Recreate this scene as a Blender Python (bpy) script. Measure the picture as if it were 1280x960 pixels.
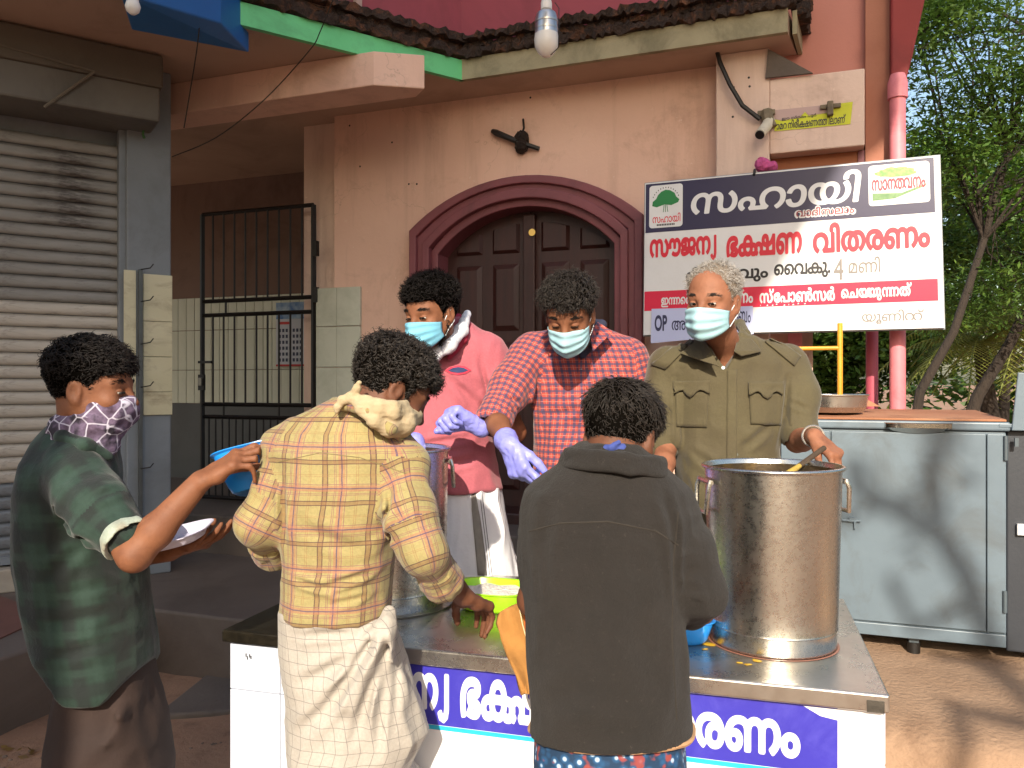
import bpy, bmesh, math, random, openvdb
import numpy as np
from mathutils import Vector, Matrix
from mathutils.bvhtree import BVHTree
from mathutils.geometry import tessellate_polygon
for o in list(bpy.data.objects): bpy.data.objects.remove(o)
SC = bpy.context.scene
COL = SC.collection
R = math.radians
# ------------------------------------------------------------------ camera, sky, sun
H = 1.47
cam = bpy.data.cameras.new('camera'); cam.sensor_width = 36; cam.lens = 36*1000/1280.0
cam.clip_start = .05; cam.clip_end = 2000
co = bpy.data.objects.new('camera', cam); COL.objects.link(co)
co.location = (0, 0, H); co.rotation_euler = (R(90), 0, 0); SC.camera = co
AZ = R(7); EL = R(29)                      # light travels towards +Y, a little to the right, and down
w = bpy.data.worlds.new('World'); SC.world = w; w.use_nodes = True
nt = w.node_tree; bg = nt.nodes['Background']
sky = nt.nodes.new('ShaderNodeTexSky'); sky.sky_type = 'NISHITA'; sky.sun_disc = False
sky.sun_elevation = EL; sky.sun_rotation = R(180)+AZ; sky.air_density = 1.3; sky.dust_density = 2.5
nt.links.new(sky.outputs[0], bg.inputs[0]); bg.inputs[1].default_value = 0.15
sl = bpy.data.lights.new('sun', 'SUN'); sl.energy = 4.8; sl.angle = R(.5); sl.color = (1, .90, .74)
so = bpy.data.objects.new('sun', sl); COL.objects.link(so)
so.rotation_euler = Vector((math.sin(AZ)*math.cos(EL), math.cos(AZ)*math.cos(EL), -math.sin(EL))).to_track_quat('-Z', 'Y').to_euler()
SC.view_settings.view_transform = 'Standard'; SC.view_settings.look = 'None'
SC.view_settings.exposure = 0.64; SC.view_settings.gamma = 1
SC.render.engine = 'CYCLES'
SC.cycles.use_denoising = True
# ------------------------------------------------------------------ helpers
rng = np.random.default_rng(7); random.seed(7)
def P(px, py, d): return Vector(((px-640)/1000*d, d, H-(py-480)/1000*d))
def lin(c):
    if isinstance(c, str):
        c = [int(c[i:i+2], 16)/255 for i in (0, 2, 4)]
        c = [x/12.92 if x <= .04045 else ((x+.055)/1.055)**2.4 for x in c]
    return tuple(c)+(1,)
class NT:
    def __init__(s, name):
        s.m = bpy.data.materials.new(name); s.m.use_nodes = True
        s.t = s.m.node_tree; s.b = s.t.nodes['Principled BSDF']
    def n(s, ty, **kw):
        x = s.t.nodes.new(ty)
        for k, v in kw.items():
            if k.startswith('i_'):
                k = k[2:]; x.inputs[int(k) if k.isdigit() else k.replace('_', ' ')].default_value = v
            else: setattr(x, k, v)
        return x
    def l(s, a, b): s.t.links.new(a, b)
    def coord(s, kind='Object', scale=(1, 1, 1)):
        c = s.n('ShaderNodeTexCoord'); m = s.n('ShaderNodeMapping'); m.inputs['Scale'].default_value = scale
        s.l(c.outputs[kind], m.inputs[0]); return m.outputs[0]
    def noise(s, co, scale, detail=4, rough=.55, dist=0):
        x = s.n('ShaderNodeTexNoise'); x.inputs['Scale'].default_value = scale; x.inputs['Detail'].default_value = detail
        x.inputs['Roughness'].default_value = rough; x.inputs['Distortion'].default_value = dist
        s.l(co, x.inputs['Vector']); return x.outputs['Fac']
    def ramp(s, f, stops, interp='LINEAR'):
        x = s.n('ShaderNodeValToRGB'); cr = x.color_ramp; cr.interpolation = interp
        while len(cr.elements) < len(stops): cr.elements.new(.5)
        for e, (p, c) in zip(cr.elements, stops): e.position = p; e.color = lin(c) if not isinstance(c, (int, float)) else (c, c, c, 1)
        s.l(f, x.inputs[0]); return x.outputs[0]
    def mix(s, f, a, b, mode='MIX'):
        x = s.n('ShaderNodeMix', data_type='RGBA', blend_type=mode)
        for v, i in ((f, 0), (a, 6), (b, 7)):
            if hasattr(v, 'is_output') or isinstance(v, bpy.types.NodeSocket): s.l(v, x.inputs[i])
            else: x.inputs[i].default_value = v if i == 0 else lin(v)
        return x.outputs[2]
    def math(s, op, a, b=0.0):
        x = s.n('ShaderNodeMath', operation=op)
        for v, i in ((a, 0), (b, 1)):
            if isinstance(v, bpy.types.NodeSocket): s.l(v, x.inputs[i])
            else: x.inputs[i].default_value = v
        return x.outputs[0]
    def bump(s, h, strength=.3, dist=.01, prev=None):
        x = s.n('ShaderNodeBump'); x.inputs['Strength'].default_value = strength; x.inputs['Distance'].default_value = dist
        s.l(h, x.inputs['Height'])
        if prev is not None: s.l(prev, x.inputs['Normal'])
        s.l(x.outputs[0], s.b.inputs['Normal']); return x.outputs[0]
    def fin(s, col=None, rough=.6, metal=0, spec=None):
        if col is not None:
            if isinstance(col, bpy.types.NodeSocket): s.l(col, s.b.inputs['Base Color'])
            else: s.b.inputs['Base Color'].default_value = lin(col)
        if isinstance(rough, bpy.types.NodeSocket): s.l(rough, s.b.inputs['Roughness'])
        else: s.b.inputs['Roughness'].default_value = rough
        s.b.inputs['Metallic'].default_value = metal
        if spec is not None: s.b.inputs['Specular IOR Level'].default_value = spec
        return s.m
MATS = {}
def M(name, c1, c2=None, scale=6, rough=.7, metal=0, bump=.15, bscale=80, bdist=.004, dirt=None, damt=.5, dscale=2.0, spec=None, sss=0, stretch=(1, 1, 1)):
    """painted / plastered / woven surface: two-tone noise, optional stains, fine relief"""
    if name in MATS: return MATS[name]
    t = NT(name); co_ = t.coord(scale=stretch)
    c = t.ramp(t.noise(co_, scale, 6), [(.3, c1), (.7, c2 or c1)])
    if dirt:
        f = t.ramp(t.noise(co_, dscale, 9, .68, .6), [(.5, 0.0), (.72, damt)])
        c = t.mix(f, c, dirt)
    if bump: t.bump(t.noise(co_, bscale, 5, .6), bump, bdist)
    MATS[name] = t.fin(c, rough, metal, spec)
    if sss:
        t.b.inputs['Subsurface Weight'].default_value = sss; t.b.inputs['Subsurface Radius'].default_value = (.012, .004, .002)
        t.b.inputs['Subsurface Scale'].default_value = 1
    return MATS[name]
def mk(name, V, F, mat=None, parent=None, smooth=False, mats=None, mi=None):
    me = bpy.data.meshes.new(name); me.from_pydata([tuple(v) for v in V], [], [tuple(f) for f in F])
    return mko(name, me, mat, parent, smooth, mats, mi)
def mko(name, me, mat=None, parent=None, smooth=False, mats=None, mi=None):
    for m in (mats or ([mat] if mat else [])): me.materials.append(m)
    if mi is not None: me.polygons.foreach_set('material_index', np.asarray(mi, dtype=np.int32))
    if smooth: me.polygons.foreach_set('use_smooth', np.ones(len(me.polygons), dtype=bool))
    me.update(); o = bpy.data.objects.new(name, me); COL.objects.link(o)
    if parent: setp(o, parent)
    return o
def setp(o, parent):
    o.parent = parent
    m = Matrix.Identity(4); q = parent
    while q is not None: m = q.matrix_basis.copy() @ m if q.parent is None else q.matrix_parent_inverse @ q.matrix_basis @ m; q = q.parent
    o.matrix_parent_inverse = m.inverted()
def fastmesh(name, V, Q):
    V = np.asarray(V, dtype=np.float32); Q = np.asarray(Q, dtype=np.int32); k = Q.shape[1]
    me = bpy.data.meshes.new(name); me.vertices.add(len(V)); me.vertices.foreach_set('co', V.ravel())
    me.loops.add(Q.size); me.loops.foreach_set('vertex_index', Q.ravel())
    me.polygons.add(len(Q)); me.polygons.foreach_set('loop_start', np.arange(0, Q.size, k, dtype=np.int32))
    try: me.polygons.foreach_set('loop_total', np.full(len(Q), k, dtype=np.int32))
    except Exception: pass
    me.update(calc_edges=True); return me
def thing(name, label, cat, loc=(0, 0, 0), group=None):
    o = bpy.data.objects.new(name, None); COL.objects.link(o); o.location = loc; o.empty_display_size = .1
    o['label'] = label; o['category'] = cat
    if group: o['group'] = group
    return o
def tag(o, label, cat, group=None):
    o['label'] = label; o['category'] = cat
    if group: o['group'] = group
    return o
def struct(o): o['kind'] = 'structure'; return o
def stuff(o): o['kind'] = 'stuff'; return o
def bevel(o, wd=.004, seg=2):
    b = o.modifiers.new('bevel', 'BEVEL'); b.width = wd; b.segments = seg; b.limit_method = 'ANGLE'; b.angle_limit = R(40); return o
BOXF = [(0, 3, 2, 1), (4, 5, 6, 7), (0, 1, 5, 4), (1, 2, 6, 5), (2, 3, 7, 6), (3, 0, 4, 7)]
class MB:
    """collects boxes, prisms, tubes and lathes and links them as one mesh"""
    def __init__(s): s.V = []; s.F = []
    def add(s, V, F):
        n = len(s.V); s.V += [tuple(v) for v in V]; s.F += [tuple(i+n for i in f) for f in F]; return s
    def box8(s, pts): return s.add(pts, BOXF)
    def box(s, x0, x1, y0, y1, z0, z1, fr=None):
        p = [(x0, y0, z0), (x1, y0, z0), (x1, y1, z0), (x0, y1, z0), (x0, y0, z1), (x1, y0, z1), (x1, y1, z1), (x0, y1, z1)]
        if fr: p = [fr(*q) for q in p]
        return s.add(p, BOXF)
    def tube(s, pts, r, n=8, caps=True):
        pts = [Vector(p) for p in pts]; rs = r if isinstance(r, (list, tuple)) else [r]*len(pts)
        V = []; F = []; up = None
        for i, p in enumerate(pts):
            t = (pts[min(i+1, len(pts)-1)]-pts[max(i-1, 0)]).normalized()
            if up is None:
                up = Vector((0, 0, 1)) if abs(t.z) < .9 else Vector((1, 0, 0))
            a = t.cross(up).normalized(); up = a.cross(t).normalized(); b = up
            for j in range(n):
                q = 2*math.pi*j/n; V.append(p+(a*math.cos(q)+b*math.sin(q))*rs[i])
        for i in range(len(pts)-1):
            for j in range(n):
                k = (j+1) % n; F.append((i*n+j, i*n+k, (i+1)*n+k, (i+1)*n+j))
        if caps: F.append(tuple(range(n))[::-1]); F.append(tuple((len(pts)-1)*n+j for j in range(n)))
        return s.add(V, F)
    def lathe(s, prof, c, n=48, axis=None):
        """prof: list of (r, z) swept round the vertical through c (or a frame matrix)"""
        V = []; F = []; k = len(prof)
        for j in range(n):
            a = 2*math.pi*j/n
            for r, z in prof:
                v = Vector((r*math.cos(a), r*math.sin(a), z)); V.append((axis @ v if axis else v)+Vector(c))
        for j in range(n):
            for i in range(k-1):
                a, b = j*k+i, ((j+1) % n)*k+i
                F.append((a, b, b+1, a+1))
        return s.add(V, F)
    def prism(s, poly, fr, t0, t1):
        """poly: list of (s,z); fr(s,t,z)"""
        n = len(poly); V = [fr(a, t0, b) for a, b in poly]+[fr(a, t1, b) for a, b in poly]
        F = [tuple(range(n)), tuple(range(2*n-1, n-1, -1))]+[(i, i+n, (i+1) % n+n, (i+1) % n) for i in range(n)]
        return s.add(V, F)
    def build(s, name, mat, parent=None, smooth=False, bev=0, seg=2, recalc=True):
        o = mk(name, s.V, s.F, mat, parent, False)
        if recalc:
            bm = bmesh.new(); bm.from_mesh(o.data); bmesh.ops.recalc_face_normals(bm, faces=bm.faces[:]); bm.to_mesh(o.data); bm.free()
        if smooth: autosmooth(o)
        if bev: bevel(o, bev, seg)
        return o
def autosmooth(o, ang=35):
    me = o.data; me.polygons.foreach_set('use_smooth', np.ones(len(me.polygons), dtype=bool))
    bm = bmesh.new(); bm.from_mesh(me)
    for e in bm.edges:
        if len(e.link_faces) == 2 and e.calc_face_angle(0) > R(ang): e.smooth = False
    bm.to_mesh(me); bm.free()
# noise ------------------------------------------------------------
_L = rng.random((64, 64, 64)).astype(np.float32)
def vn(p):
    i = np.floor(p).astype(np.int64); f = (p-i).astype(np.float32); f = f*f*(3-2*f); i &= 63; j = (i+1) & 63
    x0, y0, z0 = i[..., 0], i[..., 1], i[..., 2]; x1, y1, z1 = j[..., 0], j[..., 1], j[..., 2]
    fx, fy, fz = f[..., 0], f[..., 1], f[..., 2]
    a = _L[x0, y0, z0]*(1-fx)+_L[x1, y0, z0]*fx; b = _L[x0, y1, z0]*(1-fx)+_L[x1, y1, z0]*fx
    c = _L[x0, y0, z1]*(1-fx)+_L[x1, y0, z1]*fx; d = _L[x0, y1, z1]*(1-fx)+_L[x1, y1, z1]*fx
    return (a*(1-fy)+b*fy)*(1-fz)+(c*(1-fy)+d*fy)*fz
def fbm(p, o=3):
    s = 0; a = .5
    for k in range(o): s = s+a*vn(p*(2**k)+17.3*k); a *= .5
    return s/(1-.5**o)
def ridge(p, o=2):
    s = 0; a = 1.0; t = 0
    for k in range(o): s = s+a*(1-np.abs(2*vn(p*(1.9**k)+31.7*k)-1)); t += a; a *= .5
    return s/t
# signed-distance sculpting ----------------------------------------
def smin(a, b, k):
    if k <= 0: return np.minimum(a, b)
    h = np.maximum(k-np.abs(a-b), 0)/k; return np.minimum(a, b)-h*h*k*.25
def smax(a, b, k): return -smin(-a, -b, k)
class SDF:
    def __init__(s, lo, hi, h):
        s.lo = np.array(lo, dtype=np.float32); s.h = h
        s.n = np.ceil((np.array(hi)-np.array(lo))/h).astype(int)+1
        s.D = np.full(tuple(s.n), .3, dtype=np.float32)
    def sub(s, lo, hi):
        a = np.clip(np.floor((np.array(lo)-s.lo)/s.h).astype(int), 0, s.n-1); b = np.clip(np.ceil((np.array(hi)-s.lo)/s.h).astype(int)+1, 1, s.n)
        b = np.maximum(b, a+1)
        g = [s.lo[i]+np.arange(a[i], b[i], dtype=np.float32)*s.h for i in range(3)]
        sl_ = tuple(slice(a[i], b[i]) for i in range(3))
        return sl_, np.stack(np.meshgrid(*g, indexing='ij'), -1)
    def put(s, lo, hi, fn, k=.01, op='add', m=.04):
        sl_, G = s.sub(np.array(lo)-m, np.array(hi)+m); d = fn(G).astype(np.float32)
        if op == 'add': s.D[sl_] = smin(s.D[sl_], d, k)
        elif op == 'cut': s.D[sl_] = smax(s.D[sl_], -d, k)
        return s
    def cap(s, a, b, ra, rb, k=.012, flat=None, fs=1.0, op='add'):
        a = np.array(a, dtype=np.float32); b = np.array(b, dtype=np.float32); r = max(ra, rb)
        ab = b-a; L2 = float(ab@ab)+1e-9
        nf = None if flat is None else np.array(Vector(flat).normalized(), dtype=np.float32)
        def fn(G):
            q = G-a; t = np.clip((q@ab)/L2, 0, 1); v = q-t[..., None]*ab
            if nf is not None: v = v+nf*((v@nf)*(1/fs-1))[..., None]
            return (np.sqrt((v*v).sum(-1))-(ra+(rb-ra)*t))*(fs if nf is not None and fs < 1 else 1)
        return s.put(np.minimum(a, b)-r, np.maximum(a, b)+r, fn, k, op)
    def chain(s, pts, rs, k=.012, flat=None, fs=1.0):
        for i in range(len(pts)-1): s.cap(pts[i], pts[i+1], rs[i], rs[i+1], k, flat, fs)
        return s
    def ell(s, c, r, rot=None, k=.012, op='add'):
        c = np.array(c, dtype=np.float32); r = np.array(r, dtype=np.float32); Rm = np.array(rot, dtype=np.float32) if rot is not None else np.eye(3, dtype=np.float32)
        def fn(G):
            q = (G-c)@Rm; a = np.sqrt(((q/r)**2).sum(-1)); b = np.sqrt(((q/r**2)**2).sum(-1))+1e-6
            return np.where(a < .05, a*0-r.min(), a*(a-1)/b)
        m = r.max(); return s.put(c-m, c+m, fn, k, op, .03)
    def loft(s, rows, e=2.3, k=.02, cap=.0, rot=0):
        """rows: (z, cx, cy, a, b) horizontal superellipses"""
        rows = sorted(rows); A = np.array(rows, dtype=np.float32); z0, z1 = A[0, 0], A[-1, 0]; ca, sa = math.cos(rot), math.sin(rot)
        def fn(G):
            z = G[..., 2]; g = [np.interp(z, A[:, 0], A[:, i]).astype(np.float32) for i in range(1, 5)]
            x = G[..., 0]-g[0]; y = G[..., 1]-g[1]
            if rot: x, y = x*ca+y*sa, -x*sa+y*ca
            q = (np.abs(x/g[2])**e+np.abs(y/g[3])**e)**(1/e)
            rr = np.sqrt(x*x+y*y)+1e-5
            d = np.where(q < .3, -.7*np.minimum(g[2], g[3]), rr*(1-1/np.maximum(q, .05)))*.9
            dz = np.maximum(z0-z, z-z1); return smax(d, dz, .015)
        m = max(A[:, 3].max(), A[:, 4].max())
        lo = (A[:, 1].min()-m, A[:, 2].min()-m, z0); hi = (A[:, 1].max()+m, A[:, 2].max()+m, z1)
        return s.put(lo, hi, fn, k)
    def disp(s, fn, band=.03):
        ii = np.nonzero(np.abs(s.D) < band); p = s.lo+np.stack(ii, -1).astype(np.float32)*s.h
        s.D[ii] -= fn(p).astype(np.float32); return s
    def mesh(s, name, smooth=0):
        c = 3*s.h; D = np.clip(s.D, -c, c)
        D[0], D[-1], D[:, 0], D[:, -1], D[:, :, 0], D[:, :, -1] = c, c, c, c, c, c
        g = openvdb.FloatGrid(c); g.copyFromArray(D, tolerance=0)
        V, Q = g.convertToQuads(isovalue=0.0)
        V = np.array(V)*s.h+s.lo; Q = np.array(Q).astype(np.int32)
        # orientation: normals outward (towards growing distance)
        if len(Q):
            a, b, c2 = V[Q[:2000, 0]], V[Q[:2000, 1]], V[Q[:2000, 2]]; n = np.cross(b-a, c2-a); n /= np.linalg.norm(n, axis=1)[:, None]+1e-12
            m = V[Q[:2000]].mean(1); idx = np.clip(np.round((m+n*s.h*1.5-s.lo)/s.h).astype(int), 0, s.n-1); idy = np.clip(np.round((m-n*s.h*1.5-s.lo)/s.h).astype(int), 0, s.n-1)
            if (s.D[tuple(idx.T)]-s.D[tuple(idy.T)]).mean() < 0: Q = Q[:, ::-1].copy()
        return fastmesh(name, V, Q)
def sobj(name, s, mat, parent): return mko(name, s.mesh(name), mat, parent, True)
# ------------------------------------------------------------------ frames of the building
CW = 4.4; c20, s20 = math.cos(R(20)), math.sin(R(20))
def A(s, t, z): return Vector((s*c20+t*s20, CW-s*s20+t*c20, z))            # door wall: s to the right, t away
def AP(px, py, t=0):
    u = (px-640)/1000; d = (CW*c20+t)/(u*s20+c20); x = u*d
    return x*c20-(d-CW)*s20, H-(py-480)/1000*d
def As(px, t=0): return AP(px, 0, t)[0]
BX, BY, bc, bs = -2.37, 3.70, .825, .565
def B(s, t, z): return Vector((BX+s*bc-t*bs, BY+s*bs+t*bc, z))             # shop front: s to the right, t away
def BP(px, py, t=0):
    u = (px-640)/1000; d = (t-BX*bs+BY*bc)/(-u*bs+bc); x = u*d
    return (x-BX)*bc+(d-BY)*bs, H-(py-480)/1000*d
def Bs(px, t=0): return BP(px, 0, t)[0]
ZC = 3.07
# ------------------------------------------------------------------ materials of the setting
def plaster(name, c1, c2, stain, crack='5a4034'):
    """old painted plaster: blotches, rain streaks, hair cracks, rubbed spots"""
    t = NT(name); q = t.coord(); c = t.ramp(t.noise(q, 1.3, 7, .62), [(.3, c1), (.7, c2)])
    c = t.mix(t.ramp(t.noise(t.coord(scale=(1, 1, .10)), 5, 7, .7), [(.5, 0.0), (.75, .38)]), c, stain)
    c = t.mix(t.ramp(t.noise(q, 3.1, 9, .72, .5), [(.54, 0.0), (.72, .4)]), c, stain)
    v = t.n('ShaderNodeTexVoronoi', feature='DISTANCE_TO_EDGE'); v.inputs['Scale'].default_value = 1.3
    vm = t.n('ShaderNodeVectorMath', operation='ADD'); t.l(q, vm.inputs[0]); nz = t.n('ShaderNodeTexNoise'); nz.inputs['Scale'].default_value = 2.5; nz.inputs['Detail'].default_value = 7; t.l(q, nz.inputs['Vector']); t.l(nz.outputs['Color'], vm.inputs[1]); t.l(vm.outputs[0], v.inputs['Vector'])
    f = t.math('MULTIPLY', t.ramp(v.outputs['Distance'], [(.0, .3), (.005, 0.0)]), t.ramp(t.noise(q, 1.7, 3), [(.45, 0.0), (.6, 1.0)])); c = t.mix(f, c, crack)
    c = t.mix(t.ramp(t.noise(q, 26, 4, .7), [(.66, 0.0), (.72, .5)]), c, 'e6d2c2')
    t.bump(t.noise(q, 24, 7, .65), .35, .006); MATS[name] = t.fin(c, .85); return MATS[name]
m_plaster = plaster('peach_plaster', 'dfbaa6', 'd3ac98', '93705c')
m_plaster2 = plaster('pale_peach_plaster', 'dcc2b2', 'd0b5a5', '927464')
m_ceil = M('beige_ceiling', 'b89b88', 'a98d7b', 1.2, .85, bump=.2, bscale=30, dirt='6a554a', damt=.35)
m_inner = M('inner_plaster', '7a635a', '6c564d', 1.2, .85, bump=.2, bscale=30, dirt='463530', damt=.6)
m_grey = M('grey_paint', '7d8288', '6f757a', 2.5, .6, bump=.2, bscale=40, dirt='4b4a48', damt=.45)
m_hood = M('hood_paint', '6f6c66', '625e58', 2, .6, bump=.1, bscale=40, dirt='45403a', damt=.55)
m_conc = M('worn_concrete', '6f645b', '5a5048', 2.2, .85, bump=.5, bscale=50, bdist=.006, dirt='3c322b', damt=.7, dscale=1.6)
m_floor = M('cement_floor', '6b5f56', '5b5049', 1.4, .7, bump=.3, bscale=45, dirt='3a302a', damt=.6, dscale=1.1)
m_oxide = M('red_oxide_floor', '7a5046', '654239', 2, .6, bump=.2, bscale=45, dirt='4d4440', damt=.8, dscale=1.7)
m_green = M('green_fascia_paint', '6fd08c', '5fc07e', 3, .6, bump=.2, bscale=60, dirt='3d6a48', damt=.35, dscale=5)
m_cream = M('mossy_cream_paint', 'a39a7c', '8c8468', 4, .8, bump=.4, bscale=50, dirt='57523c', damt=.7, dscale=4)
m_moss = M('mossy_eroded_cement', '3a2a20', '241a15', 9, .95, bump=1, bscale=45, bdist=.02, dirt='7a4a2a', damt=.8, dscale=14)
m_maroon = M('maroon_wall_paint', '9a4550', '8d3d48', 1.5, .75, bump=.2, bscale=30, dirt='5c2a30', damt=.5, dscale=1.5)
m_frame = M('door_frame_paint', '7d4248', '6e383e', 3, .55, bump=.2, bscale=60, dirt='45262a', damt=.5, dscale=4)
m_wood = M('dark_door_wood', '3b1712', '2d100c', 5, .5, bump=.3, bscale=60, stretch=(6, 6, .6), dirt='1c0e0b', damt=.5, dscale=2)
m_skirt = M('cream_skirting', 'b3a898', 'a59a8a', 3, .6, dirt='6b6056', damt=.4)
m_iron = M('black_iron', '14110f', '1f1a17', 20, .5, bump=.2, bscale=150)
m_pink = M('pink_pipe_paint', 'd68088', 'ca727a', 6, .5, bump=.15, bscale=60, dirt='a04a50', damt=.6, dscale=7)
m_dred = M('dark_red_eave', '8c2f2c', '7c2826', 2, .7, bump=.2, dirt='4f1c1b', damt=.4)
m_brownwall = M('orange_brown_wall', 'a86a4a', '9a5f42', 2, .8, bump=.2, dirt='6e4531', damt=.4)
m_glaze = M('pale_green_tile', 'c4c5b4', 'b8b9a8', 3, .25, bump=.05, dirt='74745f', damt=.35, dscale=3)
m_glaze2 = M('cream_tile', 'cfc6a8', 'c2b998', 3, .3, bump=.05, dirt='6a4a36', damt=.6, dscale=5, stretch=(1, 1, 2))
m_grout = M('grout', '6c675c', None)
m_gdado = M('dark_grey_dado', '4a4a49', '3f3f3e', 2, .5, dirt='2a2827', damt=.4)
# ------------------------------------------------------------------ ground
def ground_h(x, y):
    t = np.clip((y-2.0)/.75, 0, 1); t = t*t*(3-2*t)
    return .24*t*np.clip((y < 200)*1.0, 0, 1)
def grid(name, xs, ys, hf, mat):
    X, Y = np.meshgrid(xs, ys, indexing='ij'); Z = hf(X, Y); V = np.stack([X, Y, Z], -1).reshape(-1, 3); m = len(ys); n = len(xs)
    i, j = np.meshgrid(np.arange(n-1), np.arange(m-1), indexing='ij'); a = (i*m+j).ravel()
    return mko(name, fastmesh(name, V, np.stack([a, a+m, a+m+1, a+1], -1)), mat, None, True)
def hf(X, Y):
    p = np.stack([X*1.3, Y*1.3, X*0], -1)
    near = np.exp(-((np.hypot(X, Y-2)/7)**2))
    return ground_h(X, Y)*(Y < 9)*(np.abs(X) < 14)+near*(fbm(p, 4)-.5)*.03+near*(fbm(p*9, 2)-.5)*.012-.01
xs = np.unique(np.concatenate([np.linspace(-900, -30, 12), np.linspace(-30, -5, 24), np.linspace(-5, 5, 130), np.linspace(5, 30, 24), np.linspace(30, 900, 12)]))
m_earth = NT('red_earth'); q = m_earth.coord()
c = m_earth.ramp(m_earth.noise(q, 1.1, 8, .6), [(.3, '86644f'), (.6, 'a07c62'), (.8, '735644')])
c = m_earth.mix(m_earth.ramp(m_earth.noise(q, 9, 6, .7), [(.5, 0.0), (.7, .5)]), c, '5d4232')
m_earth.bump(m_earth.noise(q, 40, 8, .7), .7, .015); m_earth = m_earth.fin(c, .95)
g = grid('ground', xs, xs+2, hf, m_earth); struct(g)
# raised apron beside the table on the right: rounded cement step with a worn lip
def apron():
    pr = [(-.55, -.1), (-.5, .10), (-.30, .165), (-.16, .20), (-.10, .23), (-.065, .30), (-.05, .36), (-.02, .405), (.04, .425), (.2, .43), (.6, .44), (2.6, .46)]
    N = 90; V = []; F = []
    for i in range(N):
        s = .95+i*(4.4/N)
        for k, (t, z) in enumerate(pr):
            n_ = fbm(np.array([[s*2.3, t*3+5, z*2]]), 3)[0]-.5; n2 = fbm(np.array([[s*9, t*9, z*9]]), 2)[0]-.5
            v = A(s, -1.42+t+n_*.10*(t < .3), z+n_*.035+n2*.012); V.append(v)
    K = len(pr)
    for i in range(N-1):
        for k in range(K-1): F.append((i*K+k, (i+1)*K+k, (i+1)*K+k+1, i*K+k+1))
    o = mk('cement_apron', V, F, M('sandy_cement', '9c8068', '886c55', 2.5, .9, bump=.9, bscale=55, bdist=.01, dirt='5f4534', damt=.8, dscale=2.6), None, True)
    s_ = o.modifiers.new('sub', 'SUBSURF'); s_.levels = s_.render_levels = 1
    return struct(o)
apron()
# servers' step, outer step and inner floor
def slab(name, pts, z0, z1, mat, bev=.012):
    n = len(pts); V = [(p[0], p[1], z0) for p in pts]+[(p[0], p[1], z1) for p in pts]
    F = [tuple(range(n))[::-1], tuple(range(n, 2*n))]+[(i, (i+1) % n, (i+1) % n+n, i+n) for i in range(n)]
    o = mk(name, V, F, mat); bm = bmesh.new(); bm.from_mesh(o.data); bmesh.ops.recalc_face_normals(bm, faces=bm.faces[:]); bm.to_mesh(o.data); bm.free()
    if bev: bevel(o, bev, 3)
    return struct(o)
def xy(v): return (v[0], v[1])
slab('lower_step', [(-1.32, 2.95), (-1.27, 3.6), (2.2, 3.6), (1.55, 2.35), (1.15, 2.45), (-.9, 3.02)], -.05, .25, m_conc)
p1 = P(191, 761, 3.45); p2 = P(281, 772, 3.32)
dirA = Vector((c20, -s20, 0))
slab('outer_step', [(p1.x, p1.y), (p2.x, p2.y), xy(p2+dirA*.55), xy(p2+dirA*.55+Vector((.3, .75, 0))), (1.6, 3.75), (1.9, 5), (-6, 9.0), (-6, 1.2), (-1.90, 2.62)], -.06, .5, m_floor)
slab('oxide_floor', [(-1.96, 2.72), (-1.93, 3.35), (-2.35, 3.66), (-4.2, 2.35), (-4.2, 1.6)], .495, .505, m_oxide, 0)
slab('inner_floor', [xy(A(-4.5, -.42, 0)), xy(A(1.95, -.42, 0)), xy(A(1.95, .6, 0)), xy(A(-4.5, 2.5, 0))], .4, .72, m_floor)
# ------------------------------------------------------------------ door wall with arched opening
sL, sR = As(553), As(775); oL, oR = As(518), As(806); sc_ = (oL+oR)/2
def arch_poly(hw, zs, zt, n=22):
    """segmental arch outline from left springing over the top to right springing"""
    rise = zt-zs; rad = (hw*hw+rise*rise)/(2*rise); a0 = math.asin(min(1, hw/rad))
    return [(sc_+rad*math.sin(a), zt-rad+rad*math.cos(a)) for a in np.linspace(-a0, a0, n)]
ztop = AP(665, 222)[1]; zsp = AP(518, 291)[1]; hwo = (oR-oL)/2
hwi = (sR-sL)/2; zti = AP(665, 256)[1]; zsi = AP(553, 306)[1]
FZ = .72
wl, wr = As(418), As(1016)
def wall_with_arch():
    m = MB(); op = [(sc_-hwo+.02, FZ-.2)]+arch_poly(hwo-.02, zsp-.01, ztop-.02)+[(sc_+hwo-.02, FZ-.2)]
    zb, zt = .3, 3.3
    # left and right blocks, then wedges above the arch
    m.prism([(wl, zb), (op[0][0], zb), (op[0][0], zt), (wl, zt)], A, 0, .24)
    m.prism([(op[-1][0], zb), (wr, zb), (wr, zt), (op[-1][0], zt)], A, 0, .24)
    for a, b in zip(op[1:-1], op[2:-1]):
        m.prism([a, b, (b[0], zt), (a[0], zt)], A, 0, .24)
    o = m.build('door_wall', m_plaster); bm = bmesh.new(); bm.from_mesh(o.data); bmesh.ops.remove_doubles(bm, verts=bm.verts[:], dist=.0005); bm.to_mesh(o.data); bm.free()
    return o
W = thing('building', 'peach plastered building with arched doorway and green edged canopy', 'building', A(0, 0, .25))
dw = wall_with_arch(); dw.name = 'wall'; setp(dw, W)
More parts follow.
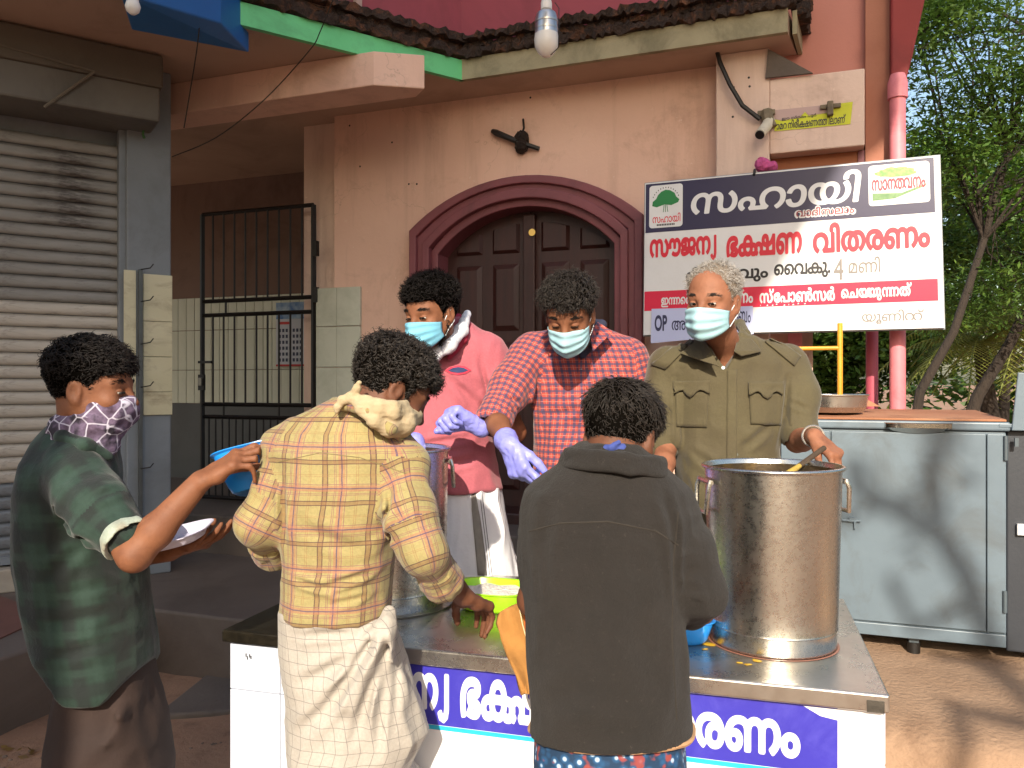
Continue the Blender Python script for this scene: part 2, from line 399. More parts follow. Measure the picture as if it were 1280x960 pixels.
# arched frame: three stepped mouldings
def arch_band(name, hw0, hw1, dz0, dz1, t0, t1, mat):
    m = MB()
    a = [(sc_-hw0, FZ)]+arch_poly(hw0, zsp-dz0, ztop-dz0*.9)+[(sc_+hw0, FZ)]
    b = [(sc_-hw1, FZ)]+arch_poly(hw1, zsp-dz1*.85, ztop-dz1)+[(sc_+hw1, FZ)]
    for i in range(len(a)-1): m.prism([a[i], a[i+1], b[i+1], b[i]], A, t0, t1)
    o = m.build(name, mat, None); bm = bmesh.new(); bm.from_mesh(o.data); bmesh.ops.remove_doubles(bm, verts=bm.verts[:], dist=.0005)
    bmesh.ops.recalc_face_normals(bm, faces=bm.faces[:]); bm.to_mesh(o.data); bm.free(); bevel(o, .006, 2); return o
DR = thing('arched_door', 'dark brown double door under a maroon segmental arch in the peach wall', 'door', A(sc_, 0, FZ))
w0 = hwo-hwi
for i in range(4):
    o = arch_band('frame_moulding', hwo-w0*i/4, hwo-w0*(i+1)/4-.004, w0*i/4, w0*(i+1)/4+.004, [-.07, -.045, -.06, -.02][i], .26, m_frame); setp(o, DR)
# leaves with raised panels
def leaf(side):
    m = MB(); x0, x1 = (sc_-hwi, sc_-.004) if side < 0 else (sc_+.004, sc_+hwi)
    pts = [p for p in arch_poly(hwi+.01, zsi, zti+.01, 30) if (p[0] < sc_) == (side < 0)]
    pts = [(x0 if side < 0 else sc_+.004, FZ)]+([] if side < 0 else [(sc_+.004, zti)])+pts+([(sc_-.004, zti)] if side < 0 else [])+[(x1, FZ)]
    m.prism(pts, A, .12, .165); o = m.build('door_leaf', m_wood, DR)
    wd = x1-x0; zz = [FZ+.12, FZ+.58, FZ+1.02, FZ+1.46]
    for r in range(3):
        for cidx in range(2):
            a0 = x0+.06+cidx*(wd-.06)/2; a1 = a0+(wd-.06)/2-.06
            k = MB(); z0, z1 = zz[r]+.03, zz[r+1]-.03
            k.box8([A(a0, .12, z0), A(a1, .12, z0), A(a1, .14, z0), A(a0, .14, z0), A(a0, .12, z1), A(a1, .12, z1), A(a1, .14, z1), A(a0, .14, z1)]) if 0 else None
            V = [A(a0, .118, z0), A(a1, .118, z0), A(a1, .118, z1), A(a0, .118, z1), A(a0+.03, .1, z0+.03), A(a1-.03, .1, z0+.03), A(a1-.03, .1, z1-.03), A(a0+.03, .1, z1-.03)]
            k.add(V, [(4, 5, 6, 7), (0, 1, 5, 4), (1, 2, 6, 5), (2, 3, 7, 6), (3, 0, 4, 7), (3, 2, 1, 0)])
            k.build('door_panel', m_wood, o, bev=.004)
    # top panels following the arch
    for cidx in range(2):
        a0 = x0+.06+cidx*(wd-.06)/2; a1 = a0+(wd-.06)/2-.06; z0 = zz[3]+.03
        rise = zti-zsi; rad = (hwi*hwi+rise*rise)/(2*rise)
        f = lambda a: zti-rad+math.sqrt(max(0, rad*rad-(a-sc_)**2))-.07
        top = [(a, f(a)) for a in np.linspace(a1, a0, 6)]
        k = MB(); po = [(a0, z0), (a1, z0)]+top; cx = (a0+a1)/2; cz = z0+.12
        inn = [(a+(cx-a)*.2, z+(cz-z)*.14) for a, z in po]; n = len(po)
        V = [A(a, .118, z) for a, z in po]+[A(a, .1, z) for a, z in inn]
        k.add(V, [tuple(range(n, 2*n))]+[(i, (i+1) % n, (i+1) % n+n, i+n) for i in range(n)]); k.build('door_panel', m_wood, o)
    return o
leaf(-1); leaf(1)
m = MB(); m.box(sc_-.035, sc_+.035, .085, .119, FZ, zti-.03, A); m.build('meeting_stile', m_wood, DR, bev=.006)
s_, z_ = AP(666, 291, .08); m = MB(); V0 = A(s_, .085, z_)
m.tube([V0, V0+Vector((-.342, -.94, 0))*.02], [.016, .02], 12); m.build('brass_knob', M('brass', 'c9a25a', None, rough=.3, metal=1), DR, smooth=True)
m = MB(); m.box(sc_-hwo, sc_+hwo, -.12, .3, FZ-.1, FZ+.06, A); m.build('threshold', m_wood, DR, bev=.01)
# ceiling soffit
m = MB()
e0 = P(577, 102, 1); 
def onz(px, py, z): d = (H-z)*1000/(py-480); return P(px, py, d)
G0 = onz(275, 27, ZC); G1 = onz(577, 102, ZC); G2 = onz(985, 42, ZC)
ug = (G1-G0).normalized(); G00 = G0-ug*2.2
side = Vector((math.sin(R(28)), math.cos(R(28)), 0))
G3 = G2+side*.36
m.add([G00, G1, G2, G3, A(As(1100, .2), .2, ZC), A(As(1100, .2), 1.2, ZC), A(-5, 2.6, ZC), Vector((-6, 2.5, ZC))]+[v+Vector((0, 0, .1)) for v in [G00, G1, G2, G3, A(As(1100, .2), .2, ZC), A(As(1100, .2), 1.2, ZC), A(-5, 2.6, ZC), Vector((-6, 2.5, ZC))]],
      [tuple(range(7, -1, -1)), tuple(range(8, 16))]+[(i, (i+1) % 8, (i+1) % 8+8, i+8) for i in range(8)])
o = m.build('soffit', m_ceil, W)
# fascias
def band(name, a, b, h0, h1, th, mat, off=0, rough=0, n=1, par=W):
    u = (b-a).normalized(); nn = Vector((u.y, -u.x, 0))
    if nn.dot(Vector((0, -1, 0))) < 0: nn = -nn
    V = []; F = []; L = (b-a).length
    for i in range(n+1):
        p = a+u*L*i/n
        for k, (o_, z) in enumerate([(off, h0), (off+th, h0), (off+th, h1), (off, h1)]):
            j = Vector((0, 0, 0))
            if rough and k in (1, 2): j = nn*random.uniform(-rough, rough*.6)+Vector((0, 0, random.uniform(-rough, rough)))
            q_ = p+nn*o_; V.append(Vector((q_.x, q_.y, z))+j)
    for i in range(n):
        for k in range(4): F.append((i*4+k, (i+1)*4+k, (i+1)*4+(k+1) % 4, i*4+(k+1) % 4))
    F += [(0, 1, 2, 3), tuple(n*4+k for k in (3, 2, 1, 0))]
    m_ = MB(); m_.add(V, F); return m_.build(name, mat, par)
ext = ug*.02
band('green_fascia', G00, G1, ZC-.003, ZC+.10, .03, m_green)
band('cream_fascia', G1, G2, ZC-.003, ZC+.105, .03, m_cream)
band('cream_fascia', G2+Vector((.02, 0, 0)), G3, ZC-.003, ZC+.105, .02, m_cream)
for k, (off, z0, z1) in enumerate([(.008, .105, .15), (-.02, .15, .19), (.012, .19, .225)]):
    band('eroded_ledge', G00, G1+ug*.01, ZC+z0, ZC+z1, .05, m_moss, off, .014, 120)
    band('eroded_ledge', G1, G2+(G2-G1).normalized()*.03, ZC+z0, ZC+z1, .05, m_moss, off, .014, 90)
    band('eroded_ledge', G2+Vector((.03, 0, 0)), G3+side*.03, ZC+z0-.02, ZC+z1, .05, m_moss, off, .016, 20)
nA_ = Vector((-s20, -c20, 0)); nG = Vector((ug.y, -ug.x, 0))
band('parapet_wall', G00-nG*.04, G1-nG*.04+ug*.1, ZC+.2, ZC+1.6, .02, m_maroon)
band('parapet_wall', G1-nA_*.04-(G2-G1).normalized()*.06, G2-nA_*.04, ZC+.2, ZC+1.6, .02, m_maroon)
# white window frame on the parapet, top left
fr_ = thing('parapet_window', 'pale frame of a small window high on the maroon parapet wall', 'window', G0+Vector((0, 0, .5)))
def onG(px, py):
    u = (px-640)/1000; n = nG; a = G0-nG*.01
    d = (a.dot(n))/(u*n.x+n.y); return P(px, py, d)
pa, pb, pc = onG(380, -40), onG(447, -25), onG(447, 18); pd = onG(380, 2)
for a, b in ((pa, pb), (pb, pc), (pc, pd), (pd, pa)):
    k = MB(); k.tube([a, b], .022, 4); k.build('frame_bar', M('pale_frame_paint', 'b59a8e', 'a58a7e', 5, .6), fr_)
k = MB(); k.add([pa-nG*.01, pb-nG*.01, pc-nG*.01, pd-nG*.01], [(0, 1, 2, 3)]); k.build('pane', M('dark_red_panel', '7a3a3c', None, rough=.5), fr_)
# beam over the recess
zbm = 2.905
def cpt(px, c): u = (px-640)/1000; d = c/(1+u*s20/c20); return Vector((u*d, d, 0))
bm_ = [cpt(60, 3.6), cpt(467, 3.6), cpt(531, 3.735), cpt(520, 3.83), cpt(60, 3.83)]
m = MB(); n_ = len(bm_); m.add([Vector((p.x, p.y, zbm)) for p in bm_]+[Vector((p.x, p.y, ZC)) for p in bm_], [tuple(range(n_)), tuple(range(2*n_-1, n_-1, -1))]+[(i, i+n_, (i+1) % n_+n_, (i+1) % n_) for i in range(n_)])
m.build('beam', m_plaster, W, bev=.006)
# recess: side strip, inner back wall with tiles, dark dado
m = MB(); m.box(As(380, .1), wl-.002, .1, .3, .3, ZC, A); m.build('side_strip', m_plaster2, W)
RT = 1.0
rl, rr = As(150, RT)-2.6, As(470, RT)
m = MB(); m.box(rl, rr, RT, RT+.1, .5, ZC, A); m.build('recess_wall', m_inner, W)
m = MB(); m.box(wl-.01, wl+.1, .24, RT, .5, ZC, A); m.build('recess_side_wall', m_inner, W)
m = MB(); m.box(rl, rr, RT-.012, RT-.001, .72, AP(300, 505, RT)[1], A); m.build('dado', m_gdado, W)
tz = [AP(325, y, RT)[1] for y in (505, 462, 411, 369)]
tm = None; x0 = As(214, RT); tw = .082; nt_ = int((As(400, RT)-x0)/tw)+1
for r in range(3):
    hh = tz[r+1]-tz[r]
    for i in range(nt_):
        if tm is None:
            k = MB(); k.box(0, tw-.004, -.01, 0, 0, hh-.004, lambda a, b, c_: (a*c20+b*s20, -a*s20+b*c20, c_)); tile = k.build('tile', m_glaze, None, bev=.0015, seg=1); tm = tile.data; o = tile
        else: o = tile.copy(); COL.objects.link(o)
        o.location = A(x0+i*tw, RT-.002, tz[r]+.002); o.scale.z = hh/(tz[1]-tz[0]); setp(o, W)
# tiled pilaster beside the gate
ptz = AP(421, 359, -.02)[1]
pts_ = [FZ]+[AP(421, y, -.02)[1] for y in (560, 508, 459, 408, 359)]
for r in range(5):
    for (a, b, t0) in ((As(397, -.0), As(421, -.02)-.003, -.018), (As(421, -.02), As(450, -.02), -.022)):
        k = MB(); k.box(a, b, t0, -.001, pts_[r]+.002, pts_[r+1]-.002, A); k.build('tile', m_glaze if r else m_gdado, W, bev=.002, seg=1)
# right pilaster block, brown recess, upper wall strip
tP = -.14
def ap(px, py, t): return AP(px, py, t)
sp0 = As(895, tP); sp1 = As(1081, tP); zpb = AP(1000, 189, tP)[1]; zpt = ZC
m = MB(); m.box(sp0, As(962, tP), tP, 0, .5, ZC, A); m.build('pilaster', m_plaster2, W, bev=.006)
m = MB(); m.box(As(962, tP)+.0005, sp1, tP, .4, zpb, AP(1000, 95, tP)[1], A); m.build('pilaster_lintel', m_plaster2, W, bev=.006)
m = MB(); m.box(As(962, tP)+.001, As(1072, -.03), -.05, .4, 2.05, zpb-.001, A); m.build('brown_panel', m_brownwall, W)
m = MB(); m.box(As(1072, -.03), As(1080, -.03), -.06, .4, 2.05, zpb-.001, A); m.build('brown_panel_edge', m_frame, W)
# shade under the canopy end, put in as a grey triangle
m = MB(); a0 = AP(957, 98, tP-.01); a1 = AP(1016, 92, tP-.01); a2 = AP(960, 62, tP-.01)
m.prism([a0, a1, a2], A, tP-.02, tP-.003); m.build('shade_triangle', m_conc, W)
# upper storey mass going back right, with dark red eave
m = MB(); m.box(As(960, -.02), As(1100, .3), -.01, .3, AP(1000, 95, tP)[1]+.002, ZC+2.2, A); m.build('upper_wall', M('upper_pink_wall', 'c48578', 'b87a6c', 1.5, .8, bump=.2, dirt='80564c', damt=.45), W)
m = MB(); m.box(As(1081, -.02), As(1114, -.02), -.06, .3, AP(1100, 205, -.02)[1], ZC+2.2, A); m.build('orange_strip', M('orange_strip', 'a8705a', '9a644f', 2, .8, bump=.2, dirt='7b432c', damt=.3), W)
z1_ = AP(1116, 108, -.1)[1]; z2_ = AP(1150, 0, -.1)[1]
m = MB(); m.prism([(As(1113, -.1), z1_+.02), (As(1131, -.1), z1_), (As(1140, -.1), z1_+.12), (As(1156, -.1), z2_), (As(1168, -.1), z2_+.6), (As(1113, -.1), z2_+.6)], A, -.12, .5); m.build('eave_board', m_dred, W, bev=.01)
# short wall pieces seen under the board
for (a, b, t_, mt) in ((905, 957, -.02, m_frame), (957, 985, .02, m_plaster2), (985, 1003, -.04, m_pink), (1003, 1016, .0, m_plaster2)):
    m = MB(); m.box(As(a, t_), As(b, t_)-.002, t_, t_+.2, .5, 2.0, A); m.build('door_jamb_strip', mt, W)
# ------------------------------------------------------------------ shop front on the left
SH = thing('rolling_shutter', 'closed grey ribbed rolling shutter of the shop on the left, rust marks near its top', 'shutter', B(-.2, .05, .6))
s0, s1 = Bs(-160, .06), Bs(157, .06)
slh = .062; zs0 = .63; n_sl = int((2.62-zs0)/slh)
prof = [(0, 0), (-.006, .004), (-.009, .016), (-.0088, .042), (-.006, .052), (.002, .055), (.006, .060)]
m_slat = NT('shutter_slat'); q = m_slat.coord()
cc = m_slat.ramp(m_slat.noise(m_slat.coord(scale=(1, 1, 14)), 2.2, 8, .7), [(.35, '8f8b88'), (.55, 'a39f9b'), (.75, '75706c')])
oi = m_slat.n('ShaderNodeObjectInfo')
cc = m_slat.mix(m_slat.ramp(m_slat.noise(m_slat.coord(scale=(3, 3, 30)), 1.3, 8, .75, 1.5), [(.52, 0.0), (.62, .9)]), cc, '3d2c25')
hs = m_slat.n('ShaderNodeHueSaturation'); m_slat.l(cc, hs.inputs['Color'])
m_slat.l(m_slat.math('ADD', m_slat.math('MULTIPLY', oi.outputs['Random'], .25), .85), hs.inputs['Value'])
m_slat.bump(m_slat.noise(q, 60, 4), .15, .003); m_slat = m_slat.fin(hs.outputs[0], .5, .25)
mt_ = {}
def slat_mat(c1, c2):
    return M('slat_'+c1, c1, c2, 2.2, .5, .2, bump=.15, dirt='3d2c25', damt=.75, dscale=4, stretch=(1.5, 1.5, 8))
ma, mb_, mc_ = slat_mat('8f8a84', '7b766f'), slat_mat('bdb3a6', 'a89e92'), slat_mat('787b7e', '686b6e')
V = []; F = []
for i, (t, z) in enumerate(prof): V += [(s0*bc-t*bs, s0*bs+t*bc, z), (s1*bc-t*bs, s1*bs+t*bc, z)]
for i in range(len(prof)-1): F.append((2*i, 2*i+1, 2*i+3, 2*i+2))
V += [(s0*bc-.012*bs, s0*bs+.012*bc, .062), (s1*bc-.012*bs, s1*bs+.012*bc, .062)]
base_me = {}
def slat_stain():
    t = NT('slat_rust_stained'); q = t.coord(scale=(1.5, 1.5, 8)); c = t.ramp(t.noise(q, 2.2, 6), [(.3, '8f8a84'), (.7, '7b766f')])
    o = t.n('ShaderNodeTexCoord').outputs['Object']; vm = t.n('ShaderNodeVectorMath', operation='DISTANCE'); ce = Bs(86, .06); t.l(o, vm.inputs[0]); vm.inputs[1].default_value = (ce*bc, ce*bs, .03)
    f = t.math('MULTIPLY', t.ramp(vm.outputs['Value'], [(.05, 1.0), (.2, 0.0)]), t.ramp(t.noise(q, 5, 6, .7), [(.35, 0.1), (.6, 1.0)])); c = t.mix(f, c, '2c1d17')
    c = t.mix(t.ramp(t.noise(q, 3, 8, .7), [(.55, 0.0), (.7, .5)]), c, '4d3b30'); return t.fin(c, .5, .2)
m_st = slat_stain()
for i in range(n_sl+1):
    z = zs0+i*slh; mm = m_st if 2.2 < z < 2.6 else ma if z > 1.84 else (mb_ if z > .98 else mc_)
    if mm.name not in base_me:
        o = mk('slat', V[:len(prof)*2], F, mm, None, True); base_me[mm.name] = o.data
    else: o = bpy.data.objects.new('slat', base_me[mm.name]); COL.objects.link(o)
    o.location = (BX-.075*bs, BY+.075*bc, z); setp(o, SH)
k = MB(); k.box(s0, s1, .05, .1, zs0-.01, zs0+.03, B); k.build('bottom_rail', m_grey, SH)
for a, b in ((Bs(148, .03), Bs(160, .02)),):
    k = MB(); k.box(a, b, .02, .09, .5, 2.75, B); k.build('guide_channel', m_grey, SH, bev=.004)
SB = thing('shop_front', 'grey painted shop front pillar and hood around the rolling shutter', 'building', B(0, 0, .5))
k = MB(); k.box(Bs(158, 0), Bs(214, 0), 0, .35, AP(0, 0)[1]*0+.5, ZC, B); k.build('pillar', m_grey, SB, bev=.008)
k = MB(); k.box(s0, Bs(158, 0)-.002, -.01, .3, .5, zs0-.02, B); k.build('sill', m_skirt, SB, bev=.008)
k = MB(); k.box(s0, Bs(158, 0)-.002, .12, .3, zs0-.02, ZC, B); k.build('back_wall', m_grey, SB)
# hood box over the shutter
tH = -.22; hb = BP(0, 118, tH)[1]; ht = BP(0, 30, tH)[1]; hx1 = Bs(200, tH)
k = MB(); k.prism([(s0, hb), (hx1, hb), (hx1, ht), (s0, ht)], B, tH, .1); k.build('hood', m_hood, SB, bev=.01)
k = MB(); k.prism([(s0, hb+.16), (hx1+.012, hb+.16), (hx1+.012, ht+.01), (s0, ht+.01)], B, tH-.02, .1); k.build('hood_lip', M('hood_lip', '655d52', '564e45', 2, .7, bump=.15, dirt='3b342d', damt=.6), SB, bev=.012)
a, b = BP(55, 134, tH-.01), BP(118, 90, tH-.02)
k = MB(); k.tube([B(a[0], tH-.01, a[1]), B(b[0], tH-.025, b[1])], .007, 6); a2 = BP(-40, 45, tH-.02); k.tube([B(b[0], tH-.025, b[1]), B(a2[0], tH-.025, a2[1])], .005, 6)
k.build('conduit', M('dusty_conduit', '6a6257', None, rough=.8), SB, smooth=True)
# glazed tiles and hooks rail on the pillar
zt = [BP(195, y, -.01)[1] for y in (519, 490, 446, 402, 343)]
for r in range(4):
    k = MB(); k.box(Bs(179, -.01), Bs(215, -.012)+.002, -.012, -.0005, zt[r]+.001, zt[r+1]-.001, B); k.build('tile', m_glaze2, SB, bev=.002, seg=1)
k = MB(); k.box(Bs(155, -.01), Bs(170, -.01), -.008, 0, BP(0, 525, 0)[1], BP(150, 337, 0)[1], B); k.build('paint_strip', m_glaze2, SB)
k = MB(); k.box(Bs(173, -.02), Bs(178, -.02), -.03, -.0125, .55, BP(175, 337, -.02)[1], B); k.build('rail', M('steel_rail', '5d605f', '4a4c4b', 6, .5, .4, dirt='3a2a20', damt=.5), SB)
for py in (335, 375, 428, 482, 584):
    a = BP(176, py+2, -.03); b_ = BP(188, py, -.05); c_ = BP(192, py-5, -.06)
    k = MB(); k.tube([B(a[0], -.03, a[1]), B(b_[0], -.05, b_[1]), B(c_[0], -.06, c_[1])], .003, 5); k.build('hook', m_iron, SB)
a = BP(183, 160, -.01); k = MB(); k.tube([B(a[0], -.0, a[1]+.05), B(a[0]-.01, -.03, a[1]+.02), B(a[0]-.02, -.03, a[1]-.04), B(a[0]-.012, -.03, a[1]-.06)], .006, 6); k.build('hook', M('green_cord', '3c6a3a', None), SB)
# ------------------------------------------------------------------ iron gate
GT = thing('iron_gate', 'black iron bar gate standing closed across the dark recess', 'gate', A(As(325), 0, FZ))
g0, g1 = As(253), As(392)
gz = lambda y: AP(325, y-0, 0)[1]
ztg = gz(262); zbg = FZ+.03
def bar(a, za, b, zb, r, name='bar', t=0, n=4):
    k = MB(); k.tube([A(a, t, za), A(b, t, zb)], r, n); return k.build(name, m_iron, GT)
for a in (g0, g1): bar(a, zbg, a, ztg, .016, 'gate_post')
rails = [ztg, gz(374), gz(392), gz(506), gz(522), zbg]
for z in rails: bar(g0, z, g1, z, .013, 'rail', .001)
for (z0, z1, n) in ((rails[0], rails[1], 9), (rails[2], rails[3], 9), (rails[4], zbg, 15)):
    for i in range(1, n+1):
        a = g0+(g1-g0)*i/(n+1); bar(a, z1, a, z0, .0065 if n < 12 else .006)
for f in (.22,): bar(g0+(g1-g0)*f, rails[2], g0+(g1-g0)*f, rails[1], .007)
for i in (2, 7): a = g0+(g1-g0)*i/10; bar(a, rails[4], a, rails[3], .007)
k = MB(); lz = gz(452); k.box(g0-.01, g0+.09, -.03, -.015, lz-.008, lz+.008, A); k.build('latch_bolt', m_iron, GT)
k = MB(); k.box(g0-.005, g0+.04, -.035, -.018, gz(478)-.05, gz(478)+.05, A); k.build('latch_plate', m_iron, GT)
k = MB(); V0 = A(g0+.02, -.04, gz(478)); k.tube([V0+Vector((0, 0, -.02)), V0+Vector((0, 0, .03))], .013, 10); k.build('padlock', M('steel_lock', '8a8a88', None, rough=.3, metal=1), GT, smooth=True)
for y in (316, 372): k = MB(); k.box(g1+.01, g1+.04, -.03, 0, gz(y)-.045, gz(y)+.045, A); k.build('hinge', m_iron, GT)
# wall calendar behind the gate
CL = thing('wall_calendar', 'printed monthly calendar hanging on the tiled wall behind the iron gate', 'calendar', A(As(361, .95), .95, 1.7))
def cal():
    s0_, z0_ = AP(344, 458, .95); s1_, z1_ = AP(379, 377, .95); zm = z1_-(z1_-z0_)*.26
    k = MB(); k.box(s0_, s1_, .962, .97, z0_, zm, A); k.build('date_sheet', M('calendar_paper', 'b9bcc4', 'aeb2ba', 5, .7), CL)
    k = MB(); k.box(s0_, s1_, .96, .97, zm+.001, z1_, A); k.build('picture_sheet', M('calendar_picture', '2f5f9a', '9fb4c4', 14, .6), CL)
    k = MB()
    for r in range(6):
        for c_ in range(7):
            if (r, c_) == (3, 3): continue
            x = s0_+(s1_-s0_)*(.1+c_*.125); z = z0_+(zm-z0_)*(.1+r*.125); k.box(x, x+(s1_-s0_)*.07, .9595, .9615, z, z+(zm-z0_)*.07, A)
    k.build('dates', M('calendar_ink', '3a3f55', None), CL)
    k = MB(); k.box(s0_+.03, s1_-.12, .9595, .9615, zm-.04, zm-.02, A); k.build('month_title', M('calendar_red', 'b03a3a', None), CL)
    k = MB(); k.box(s0_, s1_, .9595, .9615, z0_, z0_+.015, A); k.build('footer', M('calendar_red', 'b03a3a', None), CL)
cal()
# ------------------------------------------------------------------ pipes and posts on the right
def post(name, label, px, y0, y1, t, r, mat, cat='pipe', collar=True):
    s_ = As(px, t); za = AP(px, y0, t)[1]; zb = AP(px, y1, t)[1]; b = A(s_, t, zb)
    th = thing(name, label, cat, b)
    k = MB(); k.tube([b, A(s_, t, za)], r, 20); k.build('shaft', mat, th, smooth=True)
    if collar:
        k = MB(); k.tube([A(s_, t, za-.02), A(s_, t, za+.05), A(s_, t, za+.09)], [r*1.25, r*1.25, r*.9], 20); k.build('collar', mat, th, smooth=True)
    return th
post('drain_pipe', 'pink painted drain pipe running down from the dark red eave', 1122, 118, 660, -.13, .034, m_pink)
post('drain_pipe', 'thin darker pink pipe just left of the big pink drain pipe', 1090, 330, 660, .1, .028, M('dark_pink_paint', 'b04f60', 'a04556', 6, .5), collar=False)
# ------------------------------------------------------------------ occluder added for its shade, and neighbouring trees behind the photographer
m_dark = M('occluder_sheet', 'b9b2a6', 'aaa295', 2, .8, dirt='6f675c', damt=.4)  # sheet of the added occluder, kept pale for fill and reflections
def HB(x, z, y=-3.6): return Vector((x, y, z))
def back(px, py, d, y=-3.6):
    p = P(px, py, d); k = (p.y-y); return (p.x-math.tan(AZ)*k, p.z+math.tan(EL)/math.cos(AZ)*k)
shade_outline = [(-4.6, .3), (back(118, 760, 1.85)[0], .3), back(118, 470, 1.85), back(300, 330, 2.4), back(640, 300, 2.6), back(862, 300, 2.7), back(925, 412, 3.75), back(1052, 190, 3.6), back(1084, 178, 3.7), back(1113, 160, 3.7), back(1117, 100, 3.7), back(1150, 92, 3.7), back(1170, -60, 3.7), (1.5, 9.3), (-4.6, 9.3)]  # traced back along the sun from the shade edges it should cast

hm = MB(); n_ = len(shade_outline); V = [HB(x, z) for x, z in shade_outline]+[HB(x, z, -3.68) for x, z in shade_outline]
hm.add(V, [tuple(range(n_)), tuple(range(2*n_-1, n_-1, -1))]+[(i, i+n_, (i+1) % n_+n_, (i+1) % n_) for i in range(n_)])
HO = thing('added_occluder', 'added unseen hoarding across the lane behind the photographer', 'occluder', HB(-3, 0))
hm.build('sheet', m_dark, HO)
for x in (-4.4, -3.2, -2): k = MB(); k.tube([HB(x, -.1, -3.8), HB(x, 9.2, -3.8)], .07, 8); k.build('post', m_iron, HO)
# ------------------------------------------------------------------ lettering
_glyphs = {}
def raw_text(txt):
    if txt in _glyphs: return _glyphs[txt]
    c = bpy.data.curves.new('lettering', 'FONT'); c.body = txt; c.resolution_u = 5
    o = bpy.data.objects.new('lettering', c); COL.objects.link(o)
    dg = bpy.context.evaluated_depsgraph_get(); cu = o.evaluated_get(dg).to_curve(dg)
    polys = []
    for sp in cu.splines:
        bp = sp.bezier_points; n = len(bp)
        if n < 2: continue
        pl = []
        for i in range(n):
            a, b = bp[i], bp[(i+1) % n]; p0, p1_, p2_, p3 = a.co, a.handle_right, b.handle_left, b.co
            st = (p1_-p0).cross(p3-p0).length+(p2_-p0).cross(p3-p0).length < 1e-5; K = 1 if st else 5
            for j in range(K):
                t = j/K; q_ = p0*(1-t)**3+p1_*3*t*(1-t)**2+p2_*3*t*t*(1-t)+p3*t**3
                pl.append((q_.x, q_.y))
        out = [pl[0]]
        for q_ in pl[1:]:
            if abs(q_[0]-out[-1][0])+abs(q_[1]-out[-1][1]) > 1e-4: out.append(q_)
        if len(out) > 2: polys.append(out)
    bpy.data.objects.remove(o)
    if sum(area(p) for p in polys) < 0: polys = [p[::-1] for p in polys]
    _glyphs[txt] = polys; return polys
def area(p): return .5*sum(p[i][0]*p[(i+1) % len(p)][1]-p[(i+1) % len(p)][0]*p[i][1] for i in range(len(p)))
def inside(q_, p):
    x, y = q_; r = False
    for i in range(len(p)):
        (x1, y1), (x2, y2) = p[i], p[i-1]
        if (y1 > y) != (y2 > y) and x < (x2-x1)*(y-y1)/(y2-y1)+x1: r = not r
    return r
def off(p, d, sg):
    n = len(p); out = []
    for i in range(n):
        a, b, c = Vector(p[i-1]), Vector(p[i]), Vector(p[(i+1) % n])
        e1 = (b-a).normalized(); e2 = (c-b).normalized(); nn = Vector((e1.y+e2.y, -(e1.x+e2.x)))
        if nn.length < 1e-5: nn = Vector((e1.y, -e1.x))
        nn.normalize(); k = 1/max(.5, abs(nn.dot(Vector((e1.y, -e1.x)))))
        out.append((b.x+nn.x*d*sg*k, b.y+nn.y*d*sg*k))
    return out
def stroke(pts, wd, n=8):
    """a pen stroke with round ends, as one outline"""
    L = []; Rr = []; pts = [Vector(p) for p in pts]
    for i, p in enumerate(pts):
        t = (pts[min(i+1, len(pts)-1)]-pts[max(i-1, 0)]).normalized(); nn = Vector((-t.y, t.x))*wd; L.append(p+nn); Rr.append(p-nn)
    return [tuple(v) for v in Rr+L[::-1]]
SPECIAL = {'@': [[(.16, .58), (.16, .0), (.13, -.12), (.06, -.17), (-.03, -.14), (-.06, -.07)]]}   # post-base ya sign
def runs(rs):
    """rs: list of (text, dx, dy, scale); returns contours of the whole line"""
    x = 0; allp = []
    for r in rs:
        txt, dx, dy, sc = (r+(0, 0, 1)[len(r)-1:]) if isinstance(r, tuple) else (r, 0, 0, 1)
        ps = [stroke(q_, .036) for q_ in SPECIAL[txt]] if txt in SPECIAL else raw_text(txt)
        if txt in SPECIAL and area(ps[0]) < 0: ps = [p[::-1] for p in ps]
        mx = min(q_[0] for p in ps for q_ in p)
        allp += [[((q_[0]-mx)*sc+x+dx, q_[1]*sc+dy) for q_ in p] for p in ps]
        x = max(q_[0] for p in allp for q_ in p)+.05
    return allp
OUT = 1
